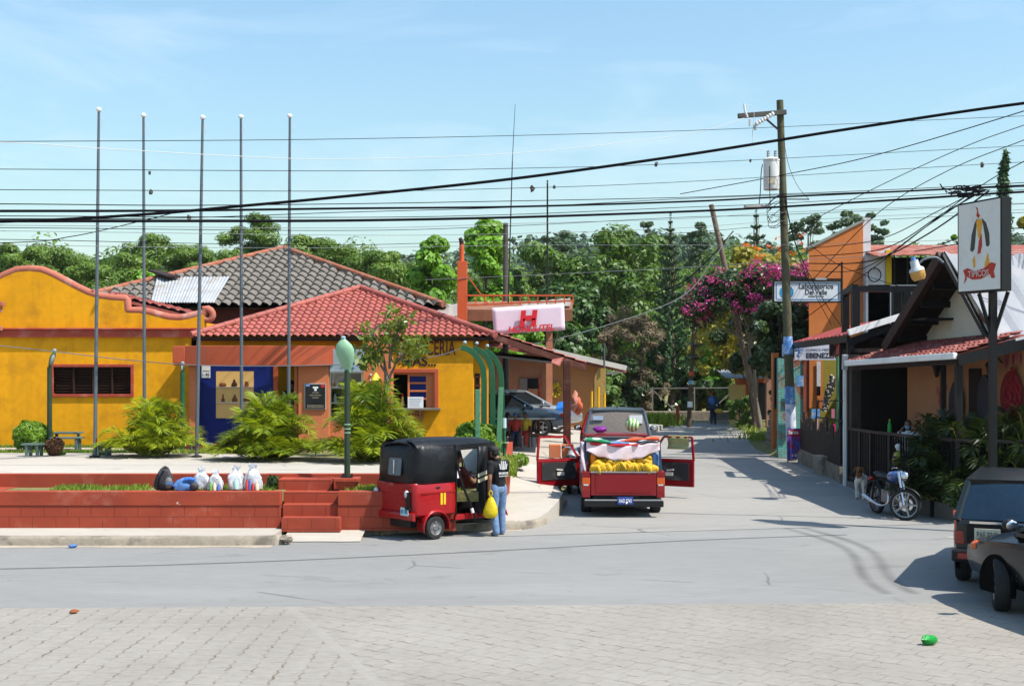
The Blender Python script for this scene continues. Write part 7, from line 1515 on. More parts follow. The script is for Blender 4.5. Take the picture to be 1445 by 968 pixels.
# walker at the end of the lane
wk=human('man walking away down the lane in dark blue with a red cap',(X(1006.5,63),63,.37),R(-6),1.70,j=dict(rk=(.05,.06,.29),ra=(.055,.02,.05),lk=(-.05,.03,.285),la=(-.055,-.08,.06),rw=(.17,.06,.50)),top=bluecloth,legs=darkjeans,hat=M('red_cap',(.35,.03,.03),.8,.2),sleeve=1.2,vox=.02)
tag(MB().ell(P(1014.5,580,62.8),(.22,.15,.12),12,8,jit=.12).build('carried_bag',M('straw_yellow_bag',(.65,.42,.06),.7,.2),None,smooth=60),'straw yellow bag in the hand of the walker','bag')
bp2=vobj('rucksack',[('e',P(1004.5,566,62.82),(.16,.1,.22))],M('royal_blue_pack',(.05,.16,.45),.7,.2),None,.03,3); tag(bp2,'blue rucksack on the back of the walker in the lane','rucksack')
# doorway figure, terrace people, seated group
human('person in black with a dark hat and face mask in the yellow doorway',(X(411,31.85),31.85,PZ),R(170),1.72,top=blackcloth,legs=blackcloth,shoes=black,hat=black,mask=M('grey_mask',(.12,.2,.26),.8,.1),sleeve=1.2,vox=.02)
human('woman in a white top and blue face mask sitting at the terrace railing',(8.72,27.3,.28),R(150),1.6,j=dict(lw=(-.09,.16,.72),le=(-.16,.07,.66),rw=(.06,.14,.86),re=(.16,.10,.70)),top=whitecloth,legs=darkjeans,mask=M('blue_mask',(.2,.42,.62),.8,.1),sit=True,female=True,vox=.016)
human('person in dark clothes and a face mask seated before the peach wall',(9.35,25.3,.30),R(140),1.68,top=blackcloth,legs=blackcloth,mask=M('grey_mask',(.12,.2,.26),.8,.1),sit=True,hat=black,sleeve=1.2,vox=.02)
o=thing('green_bottle','green soft drink bottle on the terrace railing','bottle',(8.22,27.2,1.61)); MB().lathe([(.04,0),(.045,.03),(.042,.16),(.02,.22),(.014,.26)],(8.28,27.2,1.61),12).build('body',gp,o,smooth=50); MB().lathe([(.016,.26),(.016,.285),(.001,.285)],(8.28,27.2,1.61),8).build('cap',yp,o)
o=thing('hanging_bag','greenish yellow plastic bag hanging on the terrace pickets','bag',(8.2,26.6,1.2)); c=P(1268,632,26.6); MB().ell(c+Vector((-.03,0,-.22)),(.11,.08,.17),14,9,jit=.12,rot=(0,R(20),0)).build('bag_body',plast('lime_plastic',(.5,.5,.06)),o,smooth=60); MB().ell(c+Vector((.0,0,.02)),(.08,.05,.07),10,7,jit=.25).build('knot',whitecloth,o,smooth=60); MB().tube([c+Vector((0,0,.03)),c+Vector((.03,.1,.12))],.008,5).build('string',wirep,o)
def chair(label,loc,rz,m):
    t=thing('plastic_chair',label,'chair',(0,0,0),0,'chairs in the shade by the parked cars'); MB().box(-.21,.21,-.2,.2,.42,.46).build('seat',m,t,bevel=.015); MB().box(-.21,.21,-.23,-.2,.46,.88).build('backrest',m,t,bevel=.015)
    for x in(-.19,.19):
        for y in(-.2,.18): MB().bar((x,y,0),(x,y,.42),.035).build('leg',m,t)
    place(t,loc,rz,scale=.85)
gz_=lambda y:rampz(y)-.0
sg='people sitting in the shade by the parked cars'
for u,d,rz,top,lab,fem in((716,35.4,-60,M('pale_blue_shirt',(.35,.45,.6),.8,.2),'person in a pale shirt seated at the edge of the shaded group',False),(727,35.2,180,redcloth,'person in red with a blue cap seated with back turned',False),(741,35.6,165,yellowcloth,'person in a yellow top seated beside the one in red',True)):
    human(lab,(X(u,d),d,gz_(d)-.27),R(rz),1.28,top=top,legs=redcloth if 'yellow' in lab else darkjeans,sit=True,hat=M('sky_blue_cap',(.04,.18,.5),.8,.2) if 'blue cap' in lab else None,female=fem,vox=.02)
    chair('plastic chair under the '+('pale shirted person' if u==716 else 'person in red' if u==727 else 'person in yellow')+' in the shade',(X(u,d),d,gz_(d)),R(rz),M('brown_chair',(.16,.06,.04),.6,.2))
chair('empty brown chair beside the person in yellow',(X(751,35.5),35.5,gz_(33)),R(100),MATS['brown_chair'])
# ---------------------------------------------------------------- dog
dg_=thing('dog','thin white and brown street dog standing in the shade of the terrace','dog')
Q=[('e',(.08,0,.47),(.20,.105,.135)),('e',(-.14,0,.50),(.17,.08,.095)),('c',(.2,0,.52),.085,(.30,0,.64),.065),('e',(.36,0,.70),(.085,.065,.065)),('c',(.38,0,.69),.045,(.475,0,.655),.028),('e',(.48,0,.66),(.018,.018,.014)),('c',(-.28,0,.53),.025,(-.40,0,.44),.016),('c',(-.40,0,.44),.016,(-.44,0,.34),.010)]
for s in(1,-1):
    Q+=[('c',(.17,s*.07,.42),.055,(.16,s*.075,.24),.032),('c',(.16,s*.075,.24),.03,(.175,s*.075,.04),.022),('c',(.17,s*.075,.03),.026,(.215,s*.075,.022),.024),
        ('c',(-.22,s*.06,.47),.075,(-.17,s*.075,.31),.05),('c',(-.17,s*.075,.31),.045,(-.29,s*.075,.17),.025),('c',(-.29,s*.075,.17),.024,(-.26,s*.075,.04),.02),('c',(-.26,s*.075,.028),.024,(-.215,s*.075,.022),.022)]
t=NT('white_brown_fur'); gp_=t.n('ShaderNodeSeparateXYZ'); t.l(t.tc.outputs['Object'],gp_.inputs[0]); f=t.math('ADD',t.math('MULTIPLY',t.noise(7,3),.5),t.math('MULTIPLY',gp_.outputs[0],1.6)); fur=t.bsdf(t.ramp(f,[(.62,(.72,.66,.57)),(.70,(.20,.09,.04))]),.9,0,.2,0,t.noise(60,4),.4,.02)
vobj('body',Q,fur,dg_,.011,3); brf=M('brown_fur',(.17,.075,.035),.9,.3,20)
for s in(1,-1): vobj('ear',[('c',(.345,s*.06,.745),.022,(.35,s*.10,.69),.024),('c',(.35,s*.10,.69),.024,(.37,s*.105,.64),.012)],brf,dg_,.01,2)
b=MB()
for s in(1,-1): b.ell((.425,s*.035,.72),.010,8,6)
b.ell((.497,0,.665),(.014,.016,.012),8,6); b.build('eyes_and_nose',black,dg_); place(dg_,(7.80,27.75,.09),R(-112),scale=.98)
# ---------------------------------------------------------------- vegetation
def rdirs(n): v=nrg.normal(size=(n,3)); return v/np.linalg.norm(v,axis=1)[:,None]
def leaf_arrays(C,RAD,per,L,W,out=.6,fill=.35,droop=0.0,jit=.35,flatz=1.0):
    "leaf faces scattered through clumps: C (k,3) centres, RAD (k,3) radii"
    C=np.asarray(C,float); RAD=np.asarray(RAD,float); k=len(C); n=k*per; d=rdirs(n); rr=(fill+(1-fill)*nrg.random(n)**.5)[:,None]
    c=np.repeat(C,per,0); rad=np.repeat(RAD,per,0); p=c+d*rad*rr
    nn=d*out+rdirs(n)*(1-out)+np.array([0,0,.25]); nn/=np.linalg.norm(nn,axis=1)[:,None]
    a=np.cross(nn,rdirs(n)); a/=np.linalg.norm(a,axis=1)[:,None]+1e-9; b=np.cross(nn,a); a[:,2]-=droop; 
    s=(1+jit*(nrg.random(n)*2-1))[:,None]; l=a*L*s*.5; w=b*W*s*.5
    V=np.stack([p-l,p+w-l*.1+nn*W*.12,p+l,p-w-l*.1+nn*W*.12],1); return V.reshape(-1,3)
def leafmesh(name,V,mat,parent): return npmesh(name,V,np.arange(len(V)).reshape(-1,4),mat,parent)
def trunk_mesh(base,top,r0,limbs,r1=.05,wob=.15,name='trunk',mat=None,parent=None,seed=0):
    rg=random.Random(seed); b=MB(); base=Vector(base);top=Vector(top); n=6
    pts=[base.lerp(top,i/n)+Vector((rg.uniform(-wob,wob),rg.uniform(-wob,wob),0))*(0<i<n) for i in range(n+1)]
    b.tube(pts,[r0*(1.35 if i==0 else 1)*(1-i/n)+r1*(i/n) for i in range(n+1)],9)
    for q in limbs:
        q=Vector(q); s=min(.92,max(.25,(q.z-base.z)/max(.1,(top.z-base.z))*.72)); a=pts[0].lerp(pts[-1],s); a=pts[min(n,int(s*n))].lerp(pts[min(n,int(s*n)+1)],s*n-int(s*n)); m=a.lerp(q,.5)+Vector((0,0,-.06*(q-a).length))
        rr=max(r1*.7,r0*(1-s)*.55); b.tube([a,m,q],[rr,rr*.7,rr*.3],6)
    return b.build(name,mat or bark,parent,smooth=60)
lf=dict(pine=leafmat('pine_needles',(.065,.135,.016),(.165,.26,.034),.5,.25),bright=leafmat('bright_leaves',(.10,.25,.02),(.22,.42,.035),.45,.4),mid=leafmat('mid_green_leaves',(.055,.125,.018),(.135,.225,.035),.5,.3),dark=leafmat('dark_leaves',(.026,.072,.013),(.07,.14,.023),.45,.2),euc=leafmat('grey_green_leaves',(.06,.11,.055),(.13,.19,.10),.5,.25),norf=leafmat('conifer_leaves',(.025,.075,.03),(.07,.14,.05),.5,.15),yel=leafmat('yellow_green_leaves',(.17,.19,.02),(.40,.33,.04),.5,.35),dry=leafmat('dry_brown_leaves',(.10,.075,.045),(.22,.17,.10),.7,.15),palm=leafmat('palm_leaflets',(.03,.11,.008),(.42,.48,.03),.35,.4),dpalm=leafmat('shaded_palm_leaflets',(.008,.022,.005),(.03,.05,.011),.4,.25),hedge=leafmat('hedge_leaves',(.09,.19,.012),(.22,.36,.03),.5,.3),mag=leafmat('magenta_bracts',(.46,.035,.25),(.64,.10,.38),.6,.35),org=leafmat('orange_flowers',(.65,.07,.01),(.80,.20,.02),.6,.3),blk=leafmat('shade_leaves',(.016,.04,.011),(.055,.095,.022),.35,.15),big=leafmat('glossy_leaves',(.06,.14,.02),(.25,.28,.05),.3,.3),rust=leafmat('rusty_bush_leaves',(.14,.06,.03),(.26,.14,.07),.7,.2))  # dpalm: palm green with the awning's shade put into its colour
def tree(name,label,u,vt,d,wpx,kind,group=None,crown=.6,lean=0,n=None,zb=None,per=None,leaf=None,cat='tree',seed=None,bk=None):
    seed=seed if seed is not None else int(u*7+vt); rg=random.Random(seed); x=X(u,d); zb=zb if zb is not None else gz(x,d)+.05; zt=Zv(vt,d); H=zt-zb; W=wpx*d/FPX/2
    t=thing(name,label,cat,(x,d,zb),0,group); C=[];Rr=[]; cz=zt-H*crown/2
    if kind in('pine','mid','bright','dark','yel','dry','blk','oak'):
        n=(70 if kind=='dry' else n or (58 if kind=='pine' else 36))
        for i in range(n):
            a=rg.uniform(0,2*PI); s=rg.random()**.5; zz=rg.uniform(-1,1); env=math.sqrt(max(.22,1-zz*zz*.9)) if kind!='bright' else (.35+.65*(1-zz)/2)*1.05
            r=W*(.27 if kind=='pine' else .19 if kind=='dry' else .26)*rg.uniform(.7,1.2); C.append((x+math.cos(a)*s*env*(W-r*.6)+lean*zz,d+math.sin(a)*s*env*(W-r*.6),cz+zz*(H*crown/2-r*.5))); Rr.append((r,r,r*(.62 if kind=='pine' else .8)))
        L,Wd=leaf or {'pine':(.32,.10),'mid':(.42,.26),'bright':(.46,.34),'dark':(.40,.25),'yel':(.45,.32),'dry':(.5,.06),'blk':(.35,.22)}[kind]
        V=leaf_arrays(C,Rr,per or (80 if kind=='dry' else 330 if kind=='pine' else 210),L*d/90,Wd*d/90,out=.65)
    elif kind=='euc':
        n=n or 36
        for i in range(n):
            zz=rg.uniform(0,1)**.8; a=rg.uniform(0,2*PI); s=rg.uniform(.2,1)*(1-.45*zz); r=W*.22*rg.uniform(.6,1.2); C.append((x+math.cos(a)*s*W*1.05+lean*zz,d+math.sin(a)*s*W*.8,zt-r-(1-zz)*H*crown)); Rr.append((r,r,r*.62))
        L,Wd=leaf or (.42,.2); V=leaf_arrays(C,Rr,per or 80,L*d/110,Wd*d/110,out=.5)
    elif kind=='norf':
        tiers=n or 16; Vs=[]
        for k in range(tiers):
            s=(k+.35)/tiers; z=zt-(H*crown)*s; rad=W*(.04+.96*s**.85)*rg.uniform(.9,1.08); nb=7
            for j in range(nb):
                a=2*PI*j/nb+k*.9+rg.uniform(-.15,.15); m=12; q=np.linspace(.08,1,m); pts=np.stack([x+np.cos(a)*rad*q,d+np.sin(a)*rad*q,z+rad*(.45*q**1.8-.03)],1); th_=.03+.07*rad
                Vs.append(leaf_arrays(pts,np.tile([[th_,th_,th_*.8]],(m,1)),7,.10+.16*rad,.035+.03*rad,out=.25)); C.append(tuple(pts[-1]))
        tip=np.stack([np.full(8,x),np.full(8,d),np.linspace(zt-.5,zt+.35,8)],1); Vs.append(leaf_arrays(tip,np.tile([[.06,.06,.06]],(8,1)),6,.16,.05,out=.3)); V=np.concatenate(Vs); C=C[::4]
    elif kind=='cyp':
        for i in range(26):
            s=i/25; r=W*(.12+.88*math.sin(PI*min(1,(1-s)*.62+.05))); C.append((x+rg.uniform(-.1,.1)*W,d+rg.uniform(-.1,.1)*W,zb+.5+s*(H-.8))); Rr.append((r,r,H/26*1.3))
        V=leaf_arrays(C,Rr,per or 120,.35*d/60,.12*d/60,out=.4); C=[]
    leafmesh('crown',V,lf[kind] if kind in lf else lf['norf'],t)
    trunk_mesh((x,d,zb-.3),(x+lean,d,zt-H*crown*.25 if kind not in('norf','cyp') else zt-.2),max(.12,H*.022),C[:14],name='trunk',mat=bk or (barkg if kind=='euc' else bark),parent=t,seed=seed,r1=.04)
    return t
pg='pines behind the yellow hall'
for u,vt,d,w,lab in((-12,343,88,115,'dark green pine at the outer end of the row over the parapet'),(30,343,84,90,'rounded pine above the highest part of the scrolled parapet'),(78,347,92,95,'rounded pine over the falling curve of the parapet'),(128,372,80,85,'low pine behind the tallest flagpole'),(180,352,86,95,'pine between the first two flagpoles'),(222,331,98,95,'tall pine just behind the second flagpole'),(268,343,92,90,'pine over the left hip of the grey tiled roof'.replace('left','first')),(312,346,85,80,'pine rising over the grey ridge beside the broad tall pine'),(437,333,92,80,'narrow crowned pine beside the last flagpole'),(480,340,84,90,'pine above the falling hip of the grey tiled roof'),(528,349,80,95,'pine with a pale patch beside the bright broadleaf trees'),(575,372,92,70,'low far pine at the edge of the bright broadleaf trees'),(395,352,80,90,'pine directly behind the apex of the grey roof')):
    tree('pine_tree',lab,u,vt,d,w*1.4,'pine',pg,crown=.6)
tree('pine_tree','broad flat topped pine, the tallest above the grey tiled roof',362,299,88,115,'pine',pg,crown=.5,n=60)
tree('broadleaf_tree','bright green broadleaf tree behind the scrolled parapet',205,377,56,115,'bright','bright broadleaf trees',crown=.8,n=26,leaf=(.7,.5))
tree('broadleaf_tree','bright green broadleaf tree beside the orange chimney',612,330,60,115,'bright','bright broadleaf trees',crown=.85,n=34)
tree('broadleaf_tree','tallest bright green broadleaf tree between chimney and wooden pole',683,314,62,125,'bright','bright broadleaf trees',crown=.88,n=38)
tree('broadleaf_tree','small bright broadleaf tree behind the thin mast',740,415,64,80,'bright','bright broadleaf trees',crown=.85,n=22)
tree('leafy_tree','mid green spreading tree behind the thin mast',775,345,84,150,'mid',crown=.85,n=40); tree('leafy_tree','tall mid green tree beside the dark dome shaped tree',908,330,92,110,'mid',crown=.85,n=34)
tree('dense_tree','large dark dome shaped tree, the biggest crown over the lane',868,320,82,170,'mid',crown=.86,n=52,per=230,leaf=(.36,.22)); tree('dense_tree','dark tree filling the gap below the dome shaped tree',800,400,74,150,'dark',crown=.9,n=36)
tree('eucalyptus','wispy eucalyptus showing above the mid green tree by the mast',788,321,120,75,'euc',crown=.5); tree('eucalyptus','wispy eucalyptus beside the leaning pole top',984,308,115,62,'euc',crown=.55); tree('eucalyptus','eucalyptus behind the utility pole over the orange tree',1141,299,120,85,'euc',crown=.5); tree('eucalyptus','tall eucalyptus above the slanted orange parapet',1200,290,120,100,'euc',crown=.55,n=34); tree('eucalyptus','rounded eucalyptus behind the white parapet edge',1228,292,125,75,'euc',crown=.6,n=28); tree('eucalyptus','small eucalyptus top over the dark dome tree',915,310,125,36,'euc',crown=.4,n=12)
tree('norfolk_pine','dark symmetrical conifer tree with layered branches by the leaning pole',946,310,73,78,'norf',crown=.85,n=20); tree('norfolk_pine','feathery conifer tip above the orange flowering tree',1067,300,72,62,'norf',crown=.45,n=8)
tree('cypress','narrow pointed cypress rising behind the pole sign',1417,221,60,36,'cyp',crown=1)
tree('leafy_tree','yellow green tree beyond the rusty roof beside the pole sign',1452,285,58,70,'yel',crown=.6,n=18); tree('leafy_tree','small bright tree tip showing over the rusty roof',1346,328,56,22,'bright',crown=.3,n=6,leaf=(.4,.3))
# dry thicket and undergrowth beyond the lane
for u,vt,d,w,k,lab in((860,432,74,110,'dry','dry brown leafless thicket in the middle of the lane trees'),(905,445,72,90,'dry','greyish dry bush tree beside the slender far pole'),(815,440,70,90,'dark','dark tangled bush at the corner of the board house'),(935,470,75,90,'bright','fresh green bush behind the pipe fence'),(1000,480,74,90,'bright','fresh green bush behind the walker'),(1030,500,70,70,'mid','green bush behind the orange hut'),(880,500,72,120,'blk','dark shaded bush under the dry thicket'),(960,515,73,90,'blk','dark shaded bush behind the far pole'),(850,520,68,80,'mid','green bush against the mossy buttress'),(780,450,66,100,'dark','dark bush over the board house roof'),(745,460,68,90,'dark','dark bush between banner and board house'),(690,440,64,80,'mid','green bush between chimney and banner'),(1015,455,78,110,'yel','yellowing tree in front of the layered conifer'),(985,410,74,80,'yel','yellow leaved tree beside the leaning pole')):
    tree('bush_tree',lab,u,vt,d,w,k,'undergrowth beyond the lane',crown=.95,n=24)
# flowering trees over the lane
tf=tree('flowering_tree','yellow green tree with orange red flowers behind the utility pole',1065,345,60,210,'yel',crown=.7,n=46)
C=[];rg=random.Random(4)
for u,v in((1099,337),(1068,352),(1052,346),(1085,349),(1100,350),(1070,363),(1075,362),(1101,359),(1118,357),(1131,331),(1128,343),(1136,352),(1060,347)): C.append(tuple(P(u,v,56.5)))
leafmesh('blossoms',leaf_arrays(C,[(.20,.2,.12)]*len(C),12,.13,.09),lf['org'],tf)
bt_=thing('bougainvillea','arching bougainvillea covered in magenta flowers around the leaning pole','flowering tree',(X(1070,52),52,.3)); C=[];Rr=[];M_=[];rg=random.Random(8)
for u,v in((978,432),(985,420),(995,405),(1008,395),(1020,398),(1035,390),(1050,395),(1062,385),(1075,388),(1088,382),(1100,392),(1112,386),(1125,390),(1137,386),(1000,425),(1015,430),(1030,420),(1045,430),(1060,415),(1075,420),(1092,410),(1110,415),(1125,415),(1000,440),(1085,435),(1105,440),(1125,445),(1015,412),(1030,402),(1042,412),(1068,402),(1085,397),(1098,402),(1120,402),(990,432),(1060,432),(1078,448),(1135,405),(1137,430),(985,448),(1095,425)):
    p=P(u,v,52+rg.uniform(-1.2,1.2)); r=rg.uniform(.45,.75); C.append(tuple(p)); Rr.append((r,r,r*.7))
    if rg.random()<.62: M_+= [tuple(p+Vector((rg.uniform(-.6,.6),-.80+rg.uniform(-.2,.3),rg.uniform(-.3,.4)))) for _ in range(5)]
leafmesh('crown',leaf_arrays(C,Rr,330,.17,.11,out=.5),lf['blk'],bt_); leafmesh('blossoms',leaf_arrays(M_,[(.34,.3,.2)]*len(M_),20,.10,.075,out=.4,fill=.05),lf['mag'],bt_); trunk_mesh(P(1073,608,52.6),P(1050,440,52),.08,C[::2],name='trunk',mat=barkg,parent=bt_,r1=.05)
dk=tree('shade_tree','dense dark shade tree between the flowering tree and utility pole',1102,418,47,105,'blk',crown=.62,n=40,per=260,leaf=(.42,.26))
tree('shade_tree','dark foliage hanging behind the magenta flowers',1062,430,56,120,'blk',crown=.55,n=26)
tree('pot_shrub','tall dark shrub growing by the stepped stone wall',1095,545,44.5,26,'blk',crown=.7,n=10,cat='shrub',leaf=(.3,.14))
for u,v,d,w,lab in((1044,555,58,44,'pale flowering shrub before the yellow hut wall'),(1060,565,57,30,'small pale green shrub beside the leaning trunk')):
    t=tree('pale_shrub',lab,u,v,d,w,'mid',crown=.95,n=16,cat='shrub',leaf=(.3,.1))
# far forest and hills
b=MB(); rg=random.Random(1); rows=[]
def hz(x): return 46+7*math.sin(x*.011+1)+4*math.sin(x*.031)+(9 if x>120 else 0)*min(1,max(0,(x-120)/80))
for yy,f in((300,.0),(380,.35),(450,.75),(520,1),(700,1.05),(1000,.9)): rows.append([(x,yy,6+(hz(x)-6)*f) for x in range(-520,700,20)])
struct(b.grid(rows).build('hills',M('forest_floor',(.05,.085,.03),.9,.3,.05)))
C=[];Rr=[]
for i in range(1500):
    x=rg.uniform(-330,360); s=rg.random()**.6; yy=330+190*s; f=np.interp(yy,[300,380,450,520],[0,.35,.75,1]); r=rg.uniform(2.2,4.2); C.append((x,yy,6+(hz(x)-6)*f+r*1.1)); Rr.append((r,r,r*rg.uniform(1.0,1.7)))
tag(leafmesh('hill_forest',leaf_arrays(C,Rr,26,3.0,1.9,out=.6),leafmat('hill_leaves',(.035,.08,.03),(.07,.13,.05),.6,.1),None),'forest covering the distant hills','forest',kind='stuff')
C=[];Rr=[]
for i in range(620):
    x=rg.uniform(-75,85); yy=rg.uniform(108,165); r=rg.uniform(1.4,2.6); hh=rg.uniform(2.0,12.0); C.append((x,yy,gz(x,yy)+hh)); Rr.append((r,r,r*1.1))
tag(leafmesh('far_forest',leaf_arrays(C,Rr,230,.50,.26,out=.6),lf['pine'],None),'mass of trees filling in behind the nearer crowns','forest',kind='stuff')
# ---------------------------------------------------------------- palms, hedges, small plants
def palm(label,u,v0,v1,wpx,d,zb,nf,mat,group,seed,name='palm_clump',dead=.12):
    rg=random.Random(seed); x=X(u,d); H=(Zv(v0,d)-zb)*1.0; W=wpx*d/FPX/2*.98; t=thing(name,label,'palm',(x,d,zb),0,group); VV=[]; st=MB()
    for i in range(nf):
        a=rg.uniform(0,2*PI); tier=rg.random()**1.25 if i>nf*.22 else rg.uniform(0,.12); reach=W*(.35+.75*(1-tier))*rg.uniform(.8,1.15); top=H*(.20+.82*tier)*rg.uniform(.85,1.05); bx,by=x+rg.gauss(0,.12),d+rg.gauss(0,.12)
        n=17; pts=[]
        for k in range(n+1):
            s=k/n; rr=reach*(s**(.8+.5*tier)); z=zb+top*(1-(1-s)**1.9)*1.0-max(0,s-.55)**1.6*top*1.15*(1.15-tier*.75); pts.append(Vector((bx+math.cos(a)*rr,by+math.sin(a)*rr*.8,max(z,zb+.03))))
        st.tube(pts[::3],[.016-.0017*j for j in range(len(pts[::3]))],5)
        for k in range(3 if tier>.3 else 2,n+1):
            tg=(pts[k]-pts[k-1]).normalized(); sd=tg.cross(Vector((0,0,1))); sd=sd.normalized() if sd.length>.05 else Vector((1,0,0)); un=sd.cross(tg); s=k/n; L=.50*math.sin(PI*(.12+.80*s))**.7*(.75+.25*W)
            for e in(-1,1):
                for h in (0,.5):
                    p=pts[k].lerp(pts[k-1],h); dirn=(sd*e*.80+tg*.65+un*.32+Vector((rg.uniform(-.15,.15),rg.uniform(-.15,.15),rg.uniform(-.2,.1)))).normalized(); m=p+dirn*L*.5; tip=p+dirn*L+Vector((0,0,-.22*L)); wv=tg*.023
                    VV+= [p-wv*.5,m-wv,tip,m+wv]
    leafmesh('fronds',np.array([tuple(q) for q in VV]),mat,t); st.build('stems',M('palm_stem',(.22,.24,.04),.5,.3,5),t); return t
pgp='areca palm clumps on the terrace'
palm('smallest areca palm clump, before the yellow wall between two flagpoles',217,556,646,132,28.0,PZ,52,lf['palm'],pgp,1)
palm('largest areca palm clump, in front of the blue panel and yellow doorway',378,552,655,168,27.0,PZ-.03,72,lf['palm'],pgp,2)
palm('tall areca palm clump behind the big lamp and the three-wheeler',522,530,660,165,26.6,PZ-.05,72,lf['palm'],pgp,3)
dp='dark palms on the restaurant terrace'
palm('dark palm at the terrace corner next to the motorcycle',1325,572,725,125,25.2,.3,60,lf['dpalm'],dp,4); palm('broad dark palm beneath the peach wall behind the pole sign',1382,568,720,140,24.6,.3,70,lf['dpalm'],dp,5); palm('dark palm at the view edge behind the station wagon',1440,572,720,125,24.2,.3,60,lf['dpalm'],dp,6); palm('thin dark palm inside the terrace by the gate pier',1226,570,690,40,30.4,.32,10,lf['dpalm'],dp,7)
def hedge(label,u,v0,v1,wpx,d,zb,mat,group=None,leaf=(.09,.05),n=4200,name='round_shrub',cat='shrub',rough=0):
    x=X(u,d); H=Zv(v0,d)-zb; W=wpx*d/FPX/2; t=thing(name,label,cat,(x,d,zb),0,group); rg=random.Random(int(u)); C=[(x,d,zb+H*.52)];Rr=[(W*.93,W*.9,H*.47)]
    for k in range(26):
        dd=Vector((rg.gauss(0,1),rg.gauss(0,1),rg.gauss(0,1))).normalized(); C.append((x+dd.x*W*.82,d+dd.y*W*.8,zb+H*.52+dd.z*H*.40)); Rr.append((W*.24,W*.24,H*.15))
    V=leaf_arrays(C,Rr,n//len(C),*leaf,out=.45,fill=.7); leafmesh('foliage',V,mat,t); V2=leaf_arrays(C[:1],Rr[:1],n//2,*leaf,out=.5,fill=.75); leafmesh('inner_foliage',V2,mat,t)
    b=MB(); rg=random.Random(3)
    for k in range(9): a=k*.7; b.tube([(x,d,zb-.02),(x+math.cos(a)*W*.3,d+math.sin(a)*W*.3,zb+H*.4),(x+math.cos(a)*W*.6,d+math.sin(a)*W*.6,zb+H*.75)],[.025,.018,.008],5)
    b.build('stems',bark,t); return t
hedge('clipped round bright green shrub beside the low benches',45,594,628,54,30.0,PZ,lf['hedge'],n=6500); hedge('clipped round bright shrub behind the short green posts',672,596,645,68,28.3,.75,lf['hedge'],n=8000)
hedge('small dry reddish bush beside the low bench',77,618,645,26,28.3,PZ,lf['rust'],leaf=(.07,.03),n=1300,name='dry_bush')
for u,v0,d,w,zb,lab in((80,638,28.6,24,PZ,'little leafy weed by the low bench legs'),(140,640,28.6,16,PZ,'little leafy weed at the narrow bench'),(385,672,22.6,16,.77,'dark weed at the corner of the garden steps'),(1350,690,24.0,40,.3,'dark low plant at the foot of the palms')):
    hedge(lab,u,v0,0,w,d,zb,lf['blk' if 'dark' in lab else 'mid'],leaf=(.10,.04),n=300,name='weed',cat='plant')
sm=thing('young_tree','young open tree with glossy leaves in front of the red roof and shop lettering','tree',(X(541,28.2),28.2,PZ)); d=28.2; b=MB(); rg=random.Random(12); tips=[]
b.tube([Vector((X(541,d),d,PZ-.05)),P(543,575,d),P(546,545,d),P(545,527,d)],[.075,.06,.055,.05],9)
for us in([(545,527),(535,512),(522,500),(512,486)],[(546,540),(556,518),(562,500),(570,478)],[(545,527),(541,505),(531,482),(520,458)],[(550,520),(551,495),(549,470),(546,445)],[(558,512),(575,498),(588,490),(597,483)],[(551,495),(561,470),(568,455),(574,448)],[(535,512),(525,505),(516,512),(509,518)],[(562,500),(574,497),(582,495),(590,492)]):
    yy=rg.uniform(-.5,.5); pts=[P(u,v,d)+Vector((0,yy*i/3,0)) for i,(u,v) in enumerate(us)]; b.tube(pts,[.035,.026,.018,.008],6); tips+= [pts[2],pts[3],pts[2].lerp(pts[3],.5),pts[1].lerp(pts[2],.6)]
b.build('trunk',barkg,sm,smooth=60); C=[tuple(p+Vector((rg.uniform(-.15,.15),rg.uniform(-.15,.15),rg.uniform(-.1,.12)))) for p in tips]; leafmesh('crown',leaf_arrays(C,[(.26,.26,.2)]*len(C),20,.19,.08,out=.35,fill=.2,droop=.35),lf['big'],sm)
for u,v,d,w,lab in((733,640,28.9,30,'low weeds on the planted strip by the shaded group'),): hedge(lab,u,v,0,w,d,.74,lf['hedge'],leaf=(.1,.04),n=260,name='weed',cat='plant')
# ---------------------------------------------------------------- overhead cables
def wire(pts,r,label,d0=24,d1=37,mat=None,grp='overhead cables across the sky',dd=None,name='overhead_cable'):
    pts=[(float(a),float(b)) for a,b in pts]; r=r*(.64 if d0==24 and d1==37 else .9); w=[]
    for u,v in [(q.x,q.y) for q in spl([(p[0],p[1],0) for p in pts],10)]:
        s=min(max(u/1105,-.4),1.6); d=d0+(d1-d0)*min(s,1)-(s-1)*3*(s>1); w.append(P(u,v,d))
    o=MB().tube(w,r,6).build(name,mat or wirem,None,smooth=80); tag(o,label,'cable',grp); return o
def ext(pts):
    (a,b),(c,e)=pts[0],pts[1]; (f,g),(h,i)=pts[-2],pts[-1]; return [(-420,b+(b-e)/(a-c)*(-420-a)*.35)]+pts+[(1800,i+(i-g)/(h-f)*(1800-h)*.8)]
th=.013
wire(ext([(0,200),(480,196.5),(960,185),(1445,164)]),th,'thin topmost cable running level below the flagpole tops')
wire([(-420,185),(0,200.5),(130,209),(340,221),(480,224.5),(720,217),(960,191),(1050,167)],.012,'pale sagging cable that ends at the pole crossarm',mat=wirep)
wire(ext([(0,239),(480,241.5),(720,238),(960,231),(1445,206)]),th,'thin cable with small tangled scraps above the antenna joint')
wire(ext([(0,268),(480,270),(720,266),(960,257),(1445,229)]),th,'thin cable passing the top of the slim mast')
wire(ext([(0,313),(200,303),(340,291),(480,278),(720,253),(960,220),(1200,182),(1445,146)]),.034,'thick black cable climbing steadily across the whole sky',d0=24,d1=24)
